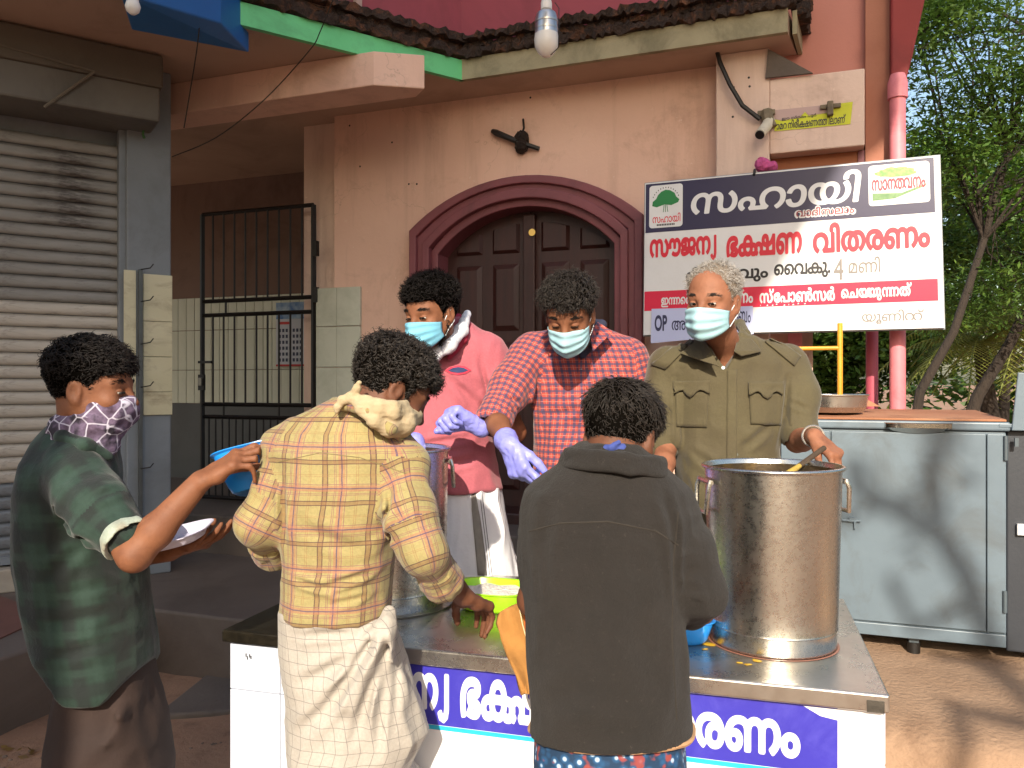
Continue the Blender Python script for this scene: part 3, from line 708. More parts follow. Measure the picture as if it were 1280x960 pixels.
def lettering(rs, fr, box, mat, parent, bold=0.0, lift=0.0, name='lettering', slant=0, res=44):
    """outlines -> non-zero winding field -> clean filled letter shapes, as one flat printed layer"""
    ps = runs(rs); X = [q_[0] for p in ps for q_ in p]; Y = [q_[1] for p in ps for q_ in p]; bd = max(bold, .006)
    x0, x1, y0, y1 = min(X)-bd, max(X)+bd, min(Y)-bd, max(Y)+bd; u0, u1, v0, v1 = box; hh = 1/res
    nx, ny = int((x1-x0)/hh)+3, int((y1-y0)/hh)+3; gx = x0-hh+np.arange(nx)*hh; gy = y0-hh+np.arange(ny)*hh
    Wn = np.zeros((nx, ny), dtype=np.int32); Dn = np.full((nx, ny), 9.0)
    for p in ps:
        a = np.array(p); b = np.roll(a, -1, 0)
        for (ax, ay), (bx_, by_) in zip(a, b):
            lo, hi = min(ay, by_), max(ay, by_); j0, j1 = np.searchsorted(gy, lo), np.searchsorted(gy, hi)
            if j1 > j0 and hi > lo:
                xx = ax+(gy[j0:j1]-ay)*(bx_-ax)/(by_-ay); sg = 1 if by_ > ay else -1; Wn[:, j0:j1] += np.where(gx[:, None] < xx[None, :], sg, 0)
            m = bd+2.5*hh; i0, i1 = np.searchsorted(gx, min(ax, bx_)-m), np.searchsorted(gx, max(ax, bx_)+m); k0, k1 = np.searchsorted(gy, lo-m), np.searchsorted(gy, hi+m)
            if i1 <= i0 or k1 <= k0: continue
            qx, qy = gx[i0:i1, None]-ax, gy[None, k0:k1]-ay; dx, dy = bx_-ax, by_-ay; t = np.clip((qx*dx+qy*dy)/(dx*dx+dy*dy+1e-12), 0, 1)
            Dn[i0:i1, k0:k1] = np.minimum(Dn[i0:i1, k0:k1], np.hypot(qx-t*dx, qy-t*dy))
    Fv = np.where(Wn != 0, np.minimum(Dn, .1), -np.minimum(Dn, .1))+bd
    verts = []; faces = []; vid = {}
    def vert(key, x, y):
        if key not in vid:
            vid[key] = len(verts); u = u0+(x+slant*y-x0)/(x1-x0)*(u1-u0); verts.append(fr(u, v0+(y-y0)/(y1-y0)*(v1-v0), lift))
        return vid[key]
    In = Fv > 0; cs = In[:-1, :-1].astype(int)+In[1:, :-1]+In[1:, 1:]+In[:-1, 1:]
    for i in range(nx-1):
        j = 0
        while j < ny-1:
            c = cs[i, j]
            if c == 0: j += 1; continue
            if c == 4:
                j2 = j
                while j2 < ny-1 and cs[i, j2] == 4: j2 += 1
                faces.append((vert((i, j), gx[i], gy[j]), vert((i+1, j), gx[i+1], gy[j]), vert((i+1, j2), gx[i+1], gy[j2]), vert((i, j2), gx[i], gy[j2]))); j = j2; continue
            co_ = [(i, j), (i+1, j), (i+1, j+1), (i, j+1)]; poly = []
            for k in range(4):
                p, q = co_[k], co_[(k+1) % 4]; fp, fq = Fv[p], Fv[q]
                if fp > 0: poly.append(vert(p, gx[p[0]], gy[p[1]]))
                if (fp > 0) != (fq > 0):
                    t = fp/(fp-fq); key = (min(p, q), max(p, q), 'e'); poly.append(vert(key, gx[p[0]]+(gx[q[0]]-gx[p[0]])*t, gy[p[1]]+(gy[q[1]]-gy[p[1]])*t))
            if len(poly) > 2: faces.append(tuple(poly))
            j += 1
    return mk(name, verts, faces, mat, parent)
# ------------------------------------------------------------------ serving table
FL, FR = P(277, 786, .65/.306), P(1112, 868, .65/.388); TZ = .82
FL.z = FR.z = 0; ut = (FR-FL).normalized(); vt = Vector((-ut.y, ut.x, 0)); TL_ = (FR-FL).length; TD = .775
def T(s, t, z): return FL+ut*s+vt*t+Vector((0, 0, z))
def TP(px, py, t=0):
    u = (px-640)/1000; q0 = FL+vt*t; d = q0.dot(vt)/(u*vt.x+vt.y); x = Vector((u*d, d, 0))
    return (x-q0).dot(ut), H-(py-480)/1000*d
m_steel = NT('brushed_steel_top'); q = m_steel.coord(scale=(1, 1, 1))
cc = m_steel.ramp(m_steel.noise(q, 3, 6, .7), [(.3, 'cbc6bf'), (.7, 'b0aaa2')])
cc = m_steel.mix(m_steel.ramp(m_steel.noise(m_steel.coord(), 7, 8, .75), [(.55, 0.0), (.7, .35)]), cc, '8b8279')
rr_ = m_steel.ramp(m_steel.noise(m_steel.coord(), 9, 8, .75), [(.3, .18), (.7, .42)])
m_steel.bump(m_steel.noise(m_steel.coord(scale=(4, 4, 60)), 60, 4), .05, .002)
m_steel = m_steel.fin(cc, rr_, .95)
m_granite = M('black_granite', '15130f', '242019', 60, .25, bump=.05)
m_ttile = M('bluish_white_tile', 'c9cfdd', 'bcc3d4', 2, .25, bump=.03, dirt='8c8c94', damt=.35, dscale=3)
TB = thing('serving_table', 'long tiled serving table with a steel sheet top and printed front banner', 'table', T(.8, .35, 0))
sg = TP(357, 0)[0]
k = MB(); k.box(0, sg+.02, -.0, TD, TZ-.035, TZ-.003, T); k.build('granite_top', m_granite, TB, bev=.004)
k = MB(); k.box(sg, TL_, -.006, TD+.004, TZ-.040, TZ, T); k.build('steel_top', m_steel, TB, bev=.005, seg=3)
k = MB(); s_, z_ = TP(1098, 884, -.008); k.box(s_-.022, s_+.012, -.0085, -.0062, z_-.012, z_+.012, T); k.build('torn_tape', M('grey_tape', '4a443c', '35302a', 40, .9, bump=.8), TB)
k = MB(); k.box(.035, TL_-.012, .03, TD-.03, 0, TZ-.041, T); k.build('core', M('cement_core', '8c8880', None), TB)
# tiles on the front and on the left and right ends
xs_ = [.012, TP(345, 0)[0], TP(345, 0)[0]+.2]
while xs_[-1] < TL_-.2: xs_.append(xs_[-1]+.2)
xs_.append(TL_-.01); zt = [0, .16, .40, TP(300, 866)[1], TZ-.042]
for i in range(len(xs_)-1):
    for r in range(len(zt)-1):
        k = MB(); k.box(xs_[i]+.001, xs_[i+1]-.001, .018, .0295, zt[r]+.001, zt[r+1]-.001, T); k.build('tile', m_ttile, TB, bev=.0015, seg=1)
for sx, (a, b) in enumerate(((.012, .034), (TL_-.0115, TL_-.003))):
    for i in range(4):
        for r in range(len(zt)-1):
            k = MB(); k.box(a, b, .031+i*.178, .031+(i+1)*.178-.002, zt[r]+.001, zt[r+1]-.001, T); k.build('tile', m_ttile, TB, bev=.0015, seg=1)
s_, z_ = TP(309, 821, .016); k = MB()
for dx, zz in ((-.006, .004), (-.002, -.003), (.005, .003), (.009, -.001)): k.box(s_+dx, s_+dx+.003, .0172, .018, z_+zz-.005, z_+zz+.004, T)
k.build('pencil_mark', m_iron, TB)
# banner pasted on the front
bl, br = TP(478, 0, .014)[0], TP(1047, 0, .014)[0]; bw = TP(1104, 0, .014)[0]; bt = TZ-.043; bb = bt-.146
m_blue = M('printed_blue', '3a35a8', '332e9c', 3, .45, bump=.05, dirt='5f5cc0', damt=.35, dscale=9)
m_white = M('printed_white', 'e2e2e6', 'd8d8de', 3, .45, bump=.05, dirt='b5b2b0', damt=.2, dscale=4)
BN = thing('table_banner', 'blue and white printed banner pasted along the front of the serving table', 'banner', T((bl+br)/2, .014, .4))
def TF(lift0=.0165): return lambda u, v, l: T(u, lift0-.0015-l, v)
k = MB(); k.box(bl, bw, .014, .0175, .1, bt, T); k.build('white_sheet', m_white, BN)
k = MB(); k.box(bl, br, .0128, .0139, bb, bt-.001, T); k.build('blue_band', m_blue, BN)
k = MB(); k.box(bl, br, .0130, .0139, bb-.012, bb-.0015, T); k.build('cyan_line', M('printed_cyan', '28a8cf', None, rough=.45), BN)
k = MB(); a = br-.05; k.add([T(a-.02, .0122, bt-.004), T(a+.05, .0122, bt-.004), T(a+.05, .0122, bt-.028), T(a+.015, .0112, bt-.022)], [(0, 1, 2, 3)]); k.build('torn_corner', m_white, BN)
fT = lambda u, v, l: T(u, .0122-l, v)
z0_, z1_ = bb+.028, bt-.018
lettering([('സൗജന', 0), ('@', .01)], fT, (TP(405, 0)[0], TP(559, 0)[0], z0_-.022, z1_+.0), m_white, BN, .042)
lettering([('ഭ', 0), ('ക', .03), ('ഷണ', -.16)], fT, (TP(573, 0)[0], TP(742, 0)[0], z0_-.004, z1_), m_white, BN, .042)
lettering([('വിതരണം', 0)], fT, (TP(762, 0)[0], TP(1001, 0)[0], z0_-.004, z1_+.012), m_white, BN, .042)
# ------------------------------------------------------------------ big signboard
tS = -.27
CR = [AP(*p, tS) for p in ((805, 419), (1180, 410), (1174, 195), (807, 230))]       # BL, BR, TR, TL
def S(u, v, l=0):
    a = [CR[0][i]*(1-u)*(1-v)+CR[1][i]*u*(1-v)+CR[2][i]*u*v+CR[3][i]*(1-u)*v for i in (0, 1)]
    return A(a[0], tS-l, a[1])
def Sbox(u0, u1, v0, v1, l0, l1, nme, mat, par):
    k = MB(); k.box8([S(u0, v0, l0), S(u1, v0, l0), S(u1, v0, l1), S(u0, v0, l1), S(u0, v1, l0), S(u1, v1, l0), S(u1, v1, l1), S(u0, v1, l1)]); return k.build(nme, mat, par)
BD = thing('signboard', 'large printed food distribution signboard in Malayalam with navy, white and crimson bands', 'sign', S(.5, 0))
m_swhite = M('sign_white', 'd8d8d8', 'd0d0d2', 3, .35, bump=.25, bscale=5, bdist=.02, dirt='b9b6b2', damt=.25, dscale=3)
m_navy = M('sign_navy', '1d1542', '1a123b', 3, .35, bump=.02)
m_red = M('sign_red', 'cf1030', 'c60f2c', 3, .4, bump=.02)
m_crim = M('sign_crimson', 'd0123f', 'c8103a', 3, .35, bump=.02)
m_ink = M('sign_black', '17141a', None, rough=.4, bump=0)
m_gink = M('sign_grey', '77706c', None, rough=.5, bump=0)
Sbox(0, 1, 0, 1, 0, .012, 'board', m_swhite, BD)
Sbox(-.004, 1.004, -.008, 1.008, -.014, -.001, 'back_frame', m_grey, BD)
Sbox(.003, .982, .672, .992, .0121, .0128, 'navy_band', m_navy, BD)
Sbox(.002, .984, .158, .286, .0121, .0128, 'crimson_band', m_crim, BD)
fS = lambda u, v, l: S(u, v, .0135+l)
fS2 = lambda u, v, l: S(u, v, .0144+l)
lettering([('സഹായി', 0)], fS, (.168, .745, .765, .965), m_swhite, BD, .024, slant=.12)
lettering([('വാദിസലാം', 0)], fS, (.535, .737, .694, .765), m_swhite, BD, .07)
lettering([('വാദിസലാം', 0)], fS2, (.541, .731, .703, .757), M('sign_dark_red', '8a1522', None, rough=.4, bump=0), BD, .012)
lettering([('സൗജന', 0), ('@', .01)], fS, (.02, .265, .468, .63), m_red, BD, .042)
lettering([('ഭ', 0), ('ക', .03), ('ഷണ', -.16)], fS, (.30, .56, .477, .615), m_red, BD, .042)
lettering([('വിതരണം', 0)], fS, (.595, .965, .47, .655), m_red, BD, .042)
lettering([('ദിവസവും', 0)], fS, (.155, .445, .318, .43), m_ink, BD, .03)
lettering([('വെ', -.0)], fS, (.5, .5001, .3, .31), m_ink, BD, .0) if 0 else None
lettering([('െെവ', 0), ('കു.', .02)], fS, (.465, .652, .325, .42), m_ink, BD, .03)
lettering([('4', 0)], fS, (.662, .694, .305, .435), m_gink, BD, -.008)
lettering([('മണി', 0)], fS, (.71, .81, .34, .435), m_gink, BD, .012)
lettering([('ഇ', 0), ('ന', .02), ('ന', -.2), ('െത്ത', .03)], fS, (.065, .21, .178, .262), m_swhite, BD, .025)
lettering([('ഭ', 0), ('ക', .02), ('ഷണം', -.16)], fS, (.235, .393, .185, .25), m_swhite, BD, .03)
lettering([('സ്', 0), ('േപാൺസർ', .0)], fS, (.415, .665, .18, .27), m_swhite, BD, .035)
lettering([('െചയ', 0), ('യ', -.25), ('ു', -.06), ('ന', .05), ('ന', -.2), ('ത്', .03)], fS, (.685, .905, .172, .272), m_swhite, BD, .035)
lettering([('യൂണി', 0), ('റ', .02), ('റ്', -.45, -.3, .6) if 0 else ('റ്', -.1)], fS, (.75, .94, .03, .115), m_gink, BD, .004)
# peeled white flakes of print on the crimson band
k = MB()
for i in range(9):
    u = .42+.018*i+random.uniform(-.004, .004); v = .162+random.uniform(-.002, .006); a = random.uniform(.003, .008)
    k.add([S(u, v, .0131), S(u+a, v+.002, .0131), S(u+a*.8, v+.009, .0131), S(u+.001, v+.006, .0131)], [(0, 1, 2, 3)])
k.build('peeled_flakes', m_swhite, BD)
def rounded(u0, u1, v0, v1, ru, rv, n=5):
    o = []
    for cx, cy, a0 in ((u1-ru, v1-rv, 0), (u0+ru, v1-rv, 90), (u0+ru, v0+rv, 180), (u1-ru, v0+rv, 270)):
        for i in range(n+1): a = R(a0+90*i/n); o.append((cx+ru*math.cos(a), cy+rv*math.sin(a)))
    return o
def Spoly(poly, l, name, mat, par=BD):
    k = MB(); tri = tessellate_polygon([[Vector((a, b, 0)) for a, b in poly]]); k.add([S(a, b, l) for a, b in poly], tri); return k.build(name, mat, par, recalc=False)
def blob(cu, cv, ru, rv, n=28, j=.18, seed=0):
    r_ = random.Random(seed); return [(cu+ru*math.cos(2*math.pi*i/n)*(1+r_.uniform(-j, j)), cv+rv*math.sin(2*math.pi*i/n)*(1+r_.uniform(-j, j))) for i in range(n)]
m_lg = M('logo_green', '0e7a3a', '0c6e34', 5, .4, bump=0); m_lg2 = M('logo_light_green', '4fb832', '8fd25a', 60, .4, bump=0)
Spoly(rounded(.017, .142, .70, .978, .012, .02), .0135, 'logo_panel', m_swhite)
can = [(.028, .845), (.045, .835), (.075, .85), (.1, .842), (.125, .858), (.13, .876), (.118, .895), (.112, .92), (.095, .94), (.078, .945), (.062, .935), (.05, .915), (.043, .89), (.03, .872)]
Spoly(can, .0142, 'logo_tree', m_lg)
for a, b in (((.073, .85), (.07, .80)), ((.083, .85), (.087, .80)), ((.078, .86), (.078, .80))): Spoly(stroke([a, ((a[0]+b[0])/2, (a[1]+b[1])/2), b], .0012), .0142, 'logo_trunk', m_lg)
lettering([('സഹായി', 0)], fS2, (.03, .134, .732, .79), m_red, BD, .01)
lettering([('ചാരിറ്റബിൾ', 0)], fS2, (.042, .118, .715, .728), m_ink, BD, .0) if 0 else None
k = MB()
for i in range(11): u = .046+i*.0062; k.box8([S(u, .712, .0142), S(u+.0045, .712, .0142), S(u+.0045, .712, .0144), S(u, .712, .0144), S(u, .724, .0142), S(u+.0045, .724, .0142), S(u+.0045, .724, .0144), S(u, .724, .0144)])
for i in range(13):
    a = R(25+130*i/12); cu, cv = .079, .86; u = cu-.052*math.cos(a); v = cv+.1*math.sin(a); k.add([S(u-.0015, v-.004, .0142), S(u+.0015, v-.004, .0142), S(u+.0015, v+.004, .0142), S(u-.0015, v+.004, .0142)], [(0, 1, 2, 3)])
k.build('small_print', m_ink, BD)
Spoly(rounded(.778, .968, .735, .975, .012, .02), .0135, 'logo_panel', m_swhite)
Spoly(blob(.865, .925, .062, .03, seed=3), .0142, 'logo_tree', m_lg2)
Spoly([(.79, .765), (.86, .77), (.955, .83), (.96, .845), (.88, .80), (.79, .81)], .0142, 'logo_hill', M('logo_hill', '3c6b34', '6d8c55', 40, .4, bump=0))
lettering([('സാന', 0), ('ത', -.05), ('വനം', -.08)], lambda u, v, l: S(u, v, .0146+l), (.788, .955, .822, .89), m_red, BD, .03)
# paper pasted over the lower left corner
PN = thing('pasted_notice', 'pale lilac paper notice reading OP pasted over the lower left corner of the signboard', 'notice', S(.2, .05, .02))
k = MB(); q_ = [S(.028, -.055, .018), S(.395, -.01, .018), S(.392, .165, .018), S(.03, .17, .018)]
k.box8([q_[0], q_[1], S(.395, -.01, .0155), S(.028, -.055, .0155), q_[3], q_[2], S(.392, .165, .0155), S(.03, .17, .0155)]); k.build('sheet', M('lilac_paper', 'b9bfe0', 'b1b7da', 3, .8), PN)
fP = lambda u, v, l: S(u, v, .0188+l)
m_navyink = M('notice_ink', '2a2c50', None, rough=.6, bump=0)
lettering([('OP', 0)], fP, (.042, .088, .022, .128), m_navyink, PN, .035)
lettering([('അഹമദ്', 0)], fP, (.105, .25, .025, .115), m_navyink, PN, .012)
lettering([('കുടുംബം', 0)], fP, (.275, .385, .035, .135), m_navyink, PN, .012)
k = MB(); k.tube([S(.40, 1.0, -.0), S(.40, 1.02, .01), S(.398, .985, .02)], .006, 6); k.build('clip', m_iron, BD)
KN = tag(sobj('cloth_knot', SDF(A(*[AP(958, 204, tS)[0], -.3, AP(958, 204, tS)[1]])-Vector((.08, .08, .08)), A(AP(958, 204, tS)[0], -.3, AP(958, 204, tS)[1])+Vector((.08, .12, .08)), .003)
    .ell(A(AP(952, 203, tS)[0], -.22, AP(958, 202, tS)[1]), (.03, .035, .032)).ell(A(AP(964, 203, tS)[0], -.22, AP(958, 206, tS)[1]), (.022, .04, .022)).disp(lambda p: (ridge(p*45)-.5)*.014), M('pink_cloth', 'c0568a', 'a84678', 20, .9, bump=.4), None),
    'small pink cloth knot tied at the top edge of the signboard', 'cloth')
# yellow camera notice
YN = thing('camera_notice', 'torn yellow surveillance notice strip pasted on the pilaster above the signboard', 'notice', A(*[AP(1010, 150, tP)[0], tP, AP(1010, 150, tP)[1]]))
qa = [AP(968, 164, tP-.004), AP(1063, 155, tP-.004), AP(1066, 127, tP-.004), AP(968, 140, tP-.004)]
def Y(u, v, l=0):
    a = [qa[0][i]*(1-u)*(1-v)+qa[1][i]*u*(1-v)+qa[2][i]*u*v+qa[3][i]*(1-u)*v for i in (0, 1)]; return A(a[0], tP-.003-l, a[1])
m_yel = M('notice_yellow', 'c8cc33', 'bcc02c', 8, .7)
k = MB(); k.add([Y(0, 0), Y(1, 0), Y(1, 1), Y(.82, 1), Y(.72, .62), Y(.45, .6), Y(.4, .8), Y(.33, .55), Y(.1, .5), Y(0, .62)], [tuple(range(10))]); k.build('yellow_strip', m_yel, YN)
k = MB(); k.add([Y(0, .63), Y(.1, .52), Y(.33, .57), Y(.4, .82), Y(.45, .63), Y(.72, .64), Y(.8, 1), Y(0, 1.1)], [tuple(range(8))]); k.build('torn_paper', M('torn_paper', 'b79c96', None, rough=.8), YN)
fY = lambda u, v, l: Y(u, v, .0015+l)
lettering([('ാമറ', 0), ('നിരീ', .25), ('ക', .02), ('ഷണത', -.16), ('ത', -.2), ('ിലാണ്', 0)], fY, (.03, .93, .06, .5), m_ink, YN, .018)
lettering([('ഈ സ്ഥലം പൂർ', 0)], fY, (.1, .55, .48, .68), m_ink, YN, .015)
# ------------------------------------------------------------------ CCTV camera with conduit, second bracket
def on(px, py, t): a = AP(px, py, t); return A(a[0], t, a[1])
CC = thing('security_camera', 'small white bullet security camera on a bracket above the signboard', 'camera', on(956, 158, tP))
m_wpl = M('aged_white_plastic', 'c9c2b0', 'b9b19e', 20, .5, dirt='6a604e', damt=.5, dscale=20)
k = MB(); k.tube([on(962, 150, tP-.01), on(958, 158, tP-.05), on(950, 168, tP-.11)], [.026, .026, .024], 16); k.build('housing', m_wpl, CC, smooth=True, bev=.002)
k = MB(); k.tube([on(950, 168, tP-.109), on(949.5, 169, tP-.114)], [.021, .021], 16); k.build('lens', m_iron, CC)
k = MB(); k.tube([on(958, 140, tP-.002), on(960, 152, tP-.02), on(964, 160, tP-.02)], .03, 8); k.build('bracket', M('bracket_brown', '7d7058', '5e5342', 20, .7, dirt='3a3226', damt=.6, dscale=20), CC, smooth=True)
k = MB(); a = AP(958, 142, tP); k.box(a[0]-.04, a[0]+.04, tP-.02, tP, a[1]-.012, a[1]+.012, A); k.build('mount_plate', MATS['bracket_brown'], CC, bev=.003)
BR2 = thing('wall_bracket', 'rusty brown bracket screwed over the yellow notice strip', 'bracket', on(1040, 138, tP))
k = MB(); a = AP(1038, 134, tP); k.box(a[0]-.045, a[0]+.045, tP-.02, tP-.006, a[1]-.01, a[1]+.01, A); k.build('plate', MATS['bracket_brown'], BR2, bev=.003)
k = MB(); k.box(a[0]-.015, a[0]+.012, tP-.035, tP-.006, a[1]-.045, a[1]+.02, A); k.build('stem', MATS['bracket_brown'], BR2, bev=.004)
k = MB(); k.tube([on(893, 52, tP-.01), on(900, 78, tP-.03), on(912, 105, tP-.05), on(928, 132, tP-.04), on(950, 149, tP-.03)], .011, 8)
tag(k.build('black_conduit', m_iron, None, smooth=True), 'thick black cable curving from the canopy down to the security camera', 'cable')
# dark fitting above the arch
FT = thing('burnt_fitting', 'blackened wooden peg fitting on the wall above the arched door', 'fitting', on(652, 178, 0))
k = MB(); k.tube([on(616, 164, -.01), on(620, 166, -.03), on(650, 178, -.04), on(674, 186, -.02)], [.013, .018, .014, .012], 8); k.build('peg', m_iron, FT, smooth=True)
k = MB(); k.tube([on(654, 149, -.01), on(655, 160, -.03), on(652, 168, -.03)], .006, 6); k.build('wire', m_iron, FT)
mk_ = SDF(on(652, 176, -.03)-Vector((.08, .08, .09)), on(652, 176, -.03)+Vector((.08, .08, .09)), .004).ell(on(652, 173, -.02), (.035, .04, .036)).ell(on(652, 183, -.02), (.032, .04, .034)).disp(lambda p: (ridge(p*60)-.5)*.02)
sobj('soot_ball', mk_, M('soot', '1c1411', '2e211a', 40, 1, bump=1), FT)
# small fixing holes and stains on the walls
k = MB()
for px, py in ((380, 82), (401, 82), (401, 97), (490, 178), (511, 230), (521, 230), (450, 208), (437, 157), (663, 122)):
    v = on(px, py, -.001); r = .006; k.add([v+Vector((c20*r*math.cos(a), -s20*r*math.cos(a), r*math.sin(a))) for a in np.linspace(0, 5.5, 7)], [tuple(range(7))])
for px, py in ((917, 109), (916, 146), (936, 97), (937, 108)):
    v = on(px, py, tP-.001); r = .006; k.add([v+Vector((c20*r*math.cos(a), -s20*r*math.cos(a), r*math.sin(a))) for a in np.linspace(0, 5.5, 7)], [tuple(range(7))])
stuff(k.build('screw_holes', m_iron, W))
# ------------------------------------------------------------------ lamps, blue box, wires
LB = thing('hanging_lamp', 'led bulb in a metal collared holder hanging by a cord before the doorway', 'lamp', P(683, 0, 2.0))
d_ = 2.0; m_w = M('bulb_white_plastic', 'd8d6d2', None, rough=.35, bump=0); m_al = M('bulb_aluminium', 'b5b5b5', None, rough=.3, metal=.9, bump=0)
def V_(y): return P(683, y, d_)
k = MB(); k.tube([V_(-200), V_(2)], .003, 6); k.build('cord', m_w, LB)
k = MB(); k.tube([V_(0), V_(4), V_(12), V_(14)], [.012, .014, .014, .009], 16); k.build('holder', m_w, LB, smooth=True)
k = MB(); k.tube([V_(13), V_(17), V_(23), V_(43)], [.012, .024, .028, .029], 24); k.build('heat_sink', m_al, LB, smooth=True)
for y in (27, 36): k = MB(); k.tube([V_(y), V_(y+2)], .0295, 24); k.build('ring', m_steel, LB, smooth=True)
k = MB(); k.tube([V_(43), V_(50), V_(58), V_(65), V_(70), V_(72)], [.029, .0305, .029, .022, .012, .002], 24); k.build('globe', m_w, LB, smooth=True)
k = MB(); k.tube([V_(8)+Vector((.02, -.02, 0)), V_(15)+Vector((.03, -.02, 0)), V_(40)+Vector((.03, -.02, 0)), V_(62)+Vector((.029, -.012, 0)), V_(71)+Vector((.01, -.01, 0))], .0012, 5); k.build('tie_wire', m_iron, LB)
LB2 = thing('bulb_holder', 'white bulb hanging under the beige ceiling beside the blue box', 'lamp', P(166, 0, 2.6))
k = MB(); k.tube([P(166, -40, 2.6), P(166, 3, 2.6)], .018, 12); k.build('stem', m_w, LB2, smooth=True)
k = MB(); k.tube([P(166, 3, 2.6), P(166, 8, 2.6), P(166, 14, 2.6), P(166, 18, 2.6)], [.02, .024, .02, .008], 16); k.build('bulb', m_w, LB2, smooth=True)
BXX = thing('blue_shop_box', 'deep blue box sign hanging under the ceiling edge at the top left', 'sign', P(215, -20, 3.2))
k = MB(); a0, a1, b0, b1 = P(150, -6, 2.9), P(277, 29, 3.35), P(150, -14, 2.9), P(277, 20, 3.35)
hgt = Vector((0, 0, .35)); bk = Vector((-.1, .12, 0)); up_ = Vector((0, 0, .028))
a0 = P(150, -8, 2.9); a1 = P(276, 29, 3.35)
k.box8([a0, a1, a1+Vector((.02, .30, 0)), a0+Vector((-.1, .3, 0)), a0+hgt, a1+hgt, a1+hgt+Vector((.02, .30, 0)), a0+hgt+Vector((-.1, .3, 0))]); k.build('box', M('blue_box_paint', '1a63a8', '17599a', 4, .45), BXX, bev=.006)
def wire(nm, pts, r, label):
    pts = [Vector(p) for p in pts]; out = []
    for i in range(len(pts)-1):
        p0, p1_, p2_, p3 = pts[max(i-1, 0)], pts[i], pts[i+1], pts[min(i+2, len(pts)-1)]
        for j in range(6):
            t = j/6; out.append(.5*((2*p1_)+(p2_-p0)*t+(2*p0-5*p1_+4*p2_-p3)*t*t+(3*p1_-p0-3*p2_+p3)*t**3))
    out.append(pts[-1]); k = MB(); k.tube(out, r, 6); return tag(k.build(nm, m_iron, None, smooth=True), label, 'wire')
wire('wire', [P(250, 26, 3.3), P(246, 62, 3.35), P(238, 112, 3.5), P(230, 160, 3.6)], .0025, 'thin dark cord hanging down from the blue box over the recess')
wire('wire', [P(420, -10, 3.2), P(400, 40, 3.3), P(386, 64, 3.4), P(330, 125, 3.6), P(270, 172, 3.8), P(215, 196, 4.0)], .0025, 'long dark wire sagging from the parapet window down to the recess')
# ------------------------------------------------------------------ grey steel cabinet on the right
cF = 3.62; tF = (cF-CW)*c20
m_cab = M('blue_grey_enamel', '65747f', '5b6974', 2, .42, bump=.1, bscale=12, bdist=.01, dirt='4c4f50', damt=.55, dscale=5)
m_cabd = M('dark_cabinet_steel', '4d585f', '454f56', 4, .5, dirt='33302c', damt=.5)
m_rust = M('rusty_sheet_top', '9c6a4c', '8a5a3e', 3, .8, bump=.4, dirt='b98a6a', damt=.5, dscale=2)
CB = thing('steel_cabinet', 'blue grey painted steel cabinet on short feet behind the serving table', 'cabinet', A(As(1140, tF), tF+.2, .43))
cl0, cl1 = As(975, tF), As(1258, tF); czb = AP(1142, 798, tF)[1]; czt = AP(1142, 526, tF)[1]; cD = .42; zsk = AP(1142, 782, tF)[1]
k = MB(); k.box(cl0, cl1, tF+.004, tF+cD, czb, czt-.035, A); k.build('body', m_cab, CB, bev=.006)
k = MB(); k.box(cl0-.01, cl1+.012, tF-.012, tF+cD+.01, czt-.034, czt, A); k.build('top_rim', m_cab, CB, bev=.008, seg=3)
k = MB(); x0, x1 = cl0-.012, cl1-.0; k.box8([A(x0, tF-.006, czt+.001), A(x1, tF-.006, czt+.001), A(x1, tF+cD+.14, czt+.012), A(x0, tF+cD+.14, czt+.012), A(x0, tF-.006, czt+.010), A(x1, tF-.006, czt+.010), A(x1, tF+cD+.14, czt+.028), A(x0, tF+cD+.14, czt+.028)]); k.build('rusty_top', m_rust, CB, bev=.003)
k = MB(); k.add([on(1010, 508, tF+.2), on(1100, 508, tF+.3), on(1075, 494, tF+.35), on(1058, 493, tF+.3)], [(0, 1, 2, 3)]); k.build('bent_sheet', m_rust, CB)
dx0, dx1 = As(1038, tF), As(1255, tF)-.06
for (a, b, nm) in ((dx0+.003, dx1, 'door'), (dx1+.004, cl1-.002, 'corner_panel'), (As(1026, tF)+.002, dx0-.002, 'centre_strip'), (cl0+.004, As(1026, tF)-.002, 'door')):
    k = MB(); k.box(a, b, tF-.008, tF+.003, zsk+.004, czt-.045, A); o = k.build(nm, m_cab, CB, bev=.003)
k = MB(); k.box(cl0, cl1-.002, tF-.009, tF+.003, czb, zsk-.002, A); k.build('skirt', m_cab, CB, bev=.003)
k = MB(); h0, h1 = As(1105, tF), As(1190, tF); hz = czt-.012
n_ = 12; V = []; F = []
for i in range(n_+1):
    a = math.pi*i/n_; s_ = h0+(h1-h0)*(1-math.cos(a))/2; dp = .028*math.sin(a)**.6
    V += [A(s_, tF-.012, hz+.006), A(s_, tF-.012-dp, hz+.002), A(s_, tF-.012-dp, hz-.014), A(s_, tF-.012, hz-.03*math.sin(a)-.006)]
for i in range(n_):
    for j in range(4): F.append((4*i+j, 4*i+4+j, 4*i+4+(j+1) % 4, 4*i+(j+1) % 4))
k.add(V, F); k.build('handle', M('chrome', 'c8c4bc', None, rough=.15, metal=1, bump=0), CB, smooth=True)
for (px, py, hh) in ((1257, 560, .045), (1256, 752, .04)):
    a = AP(px, py, tF-.01); k = MB(); k.tube([A(a[0], tF-.014, a[1]-hh), A(a[0], tF-.014, a[1]+hh)], .007, 8); k.build('hinge', m_cabd, CB, smooth=True)
for px, py in ((1258, 551),): k = MB(); a = AP(px+9, py, tF); k.box(a[0], a[0]+.012, tF-.02, tF-.008, a[1]-.02, a[1]+.012, A); k.build('catch', m_cabd, CB)
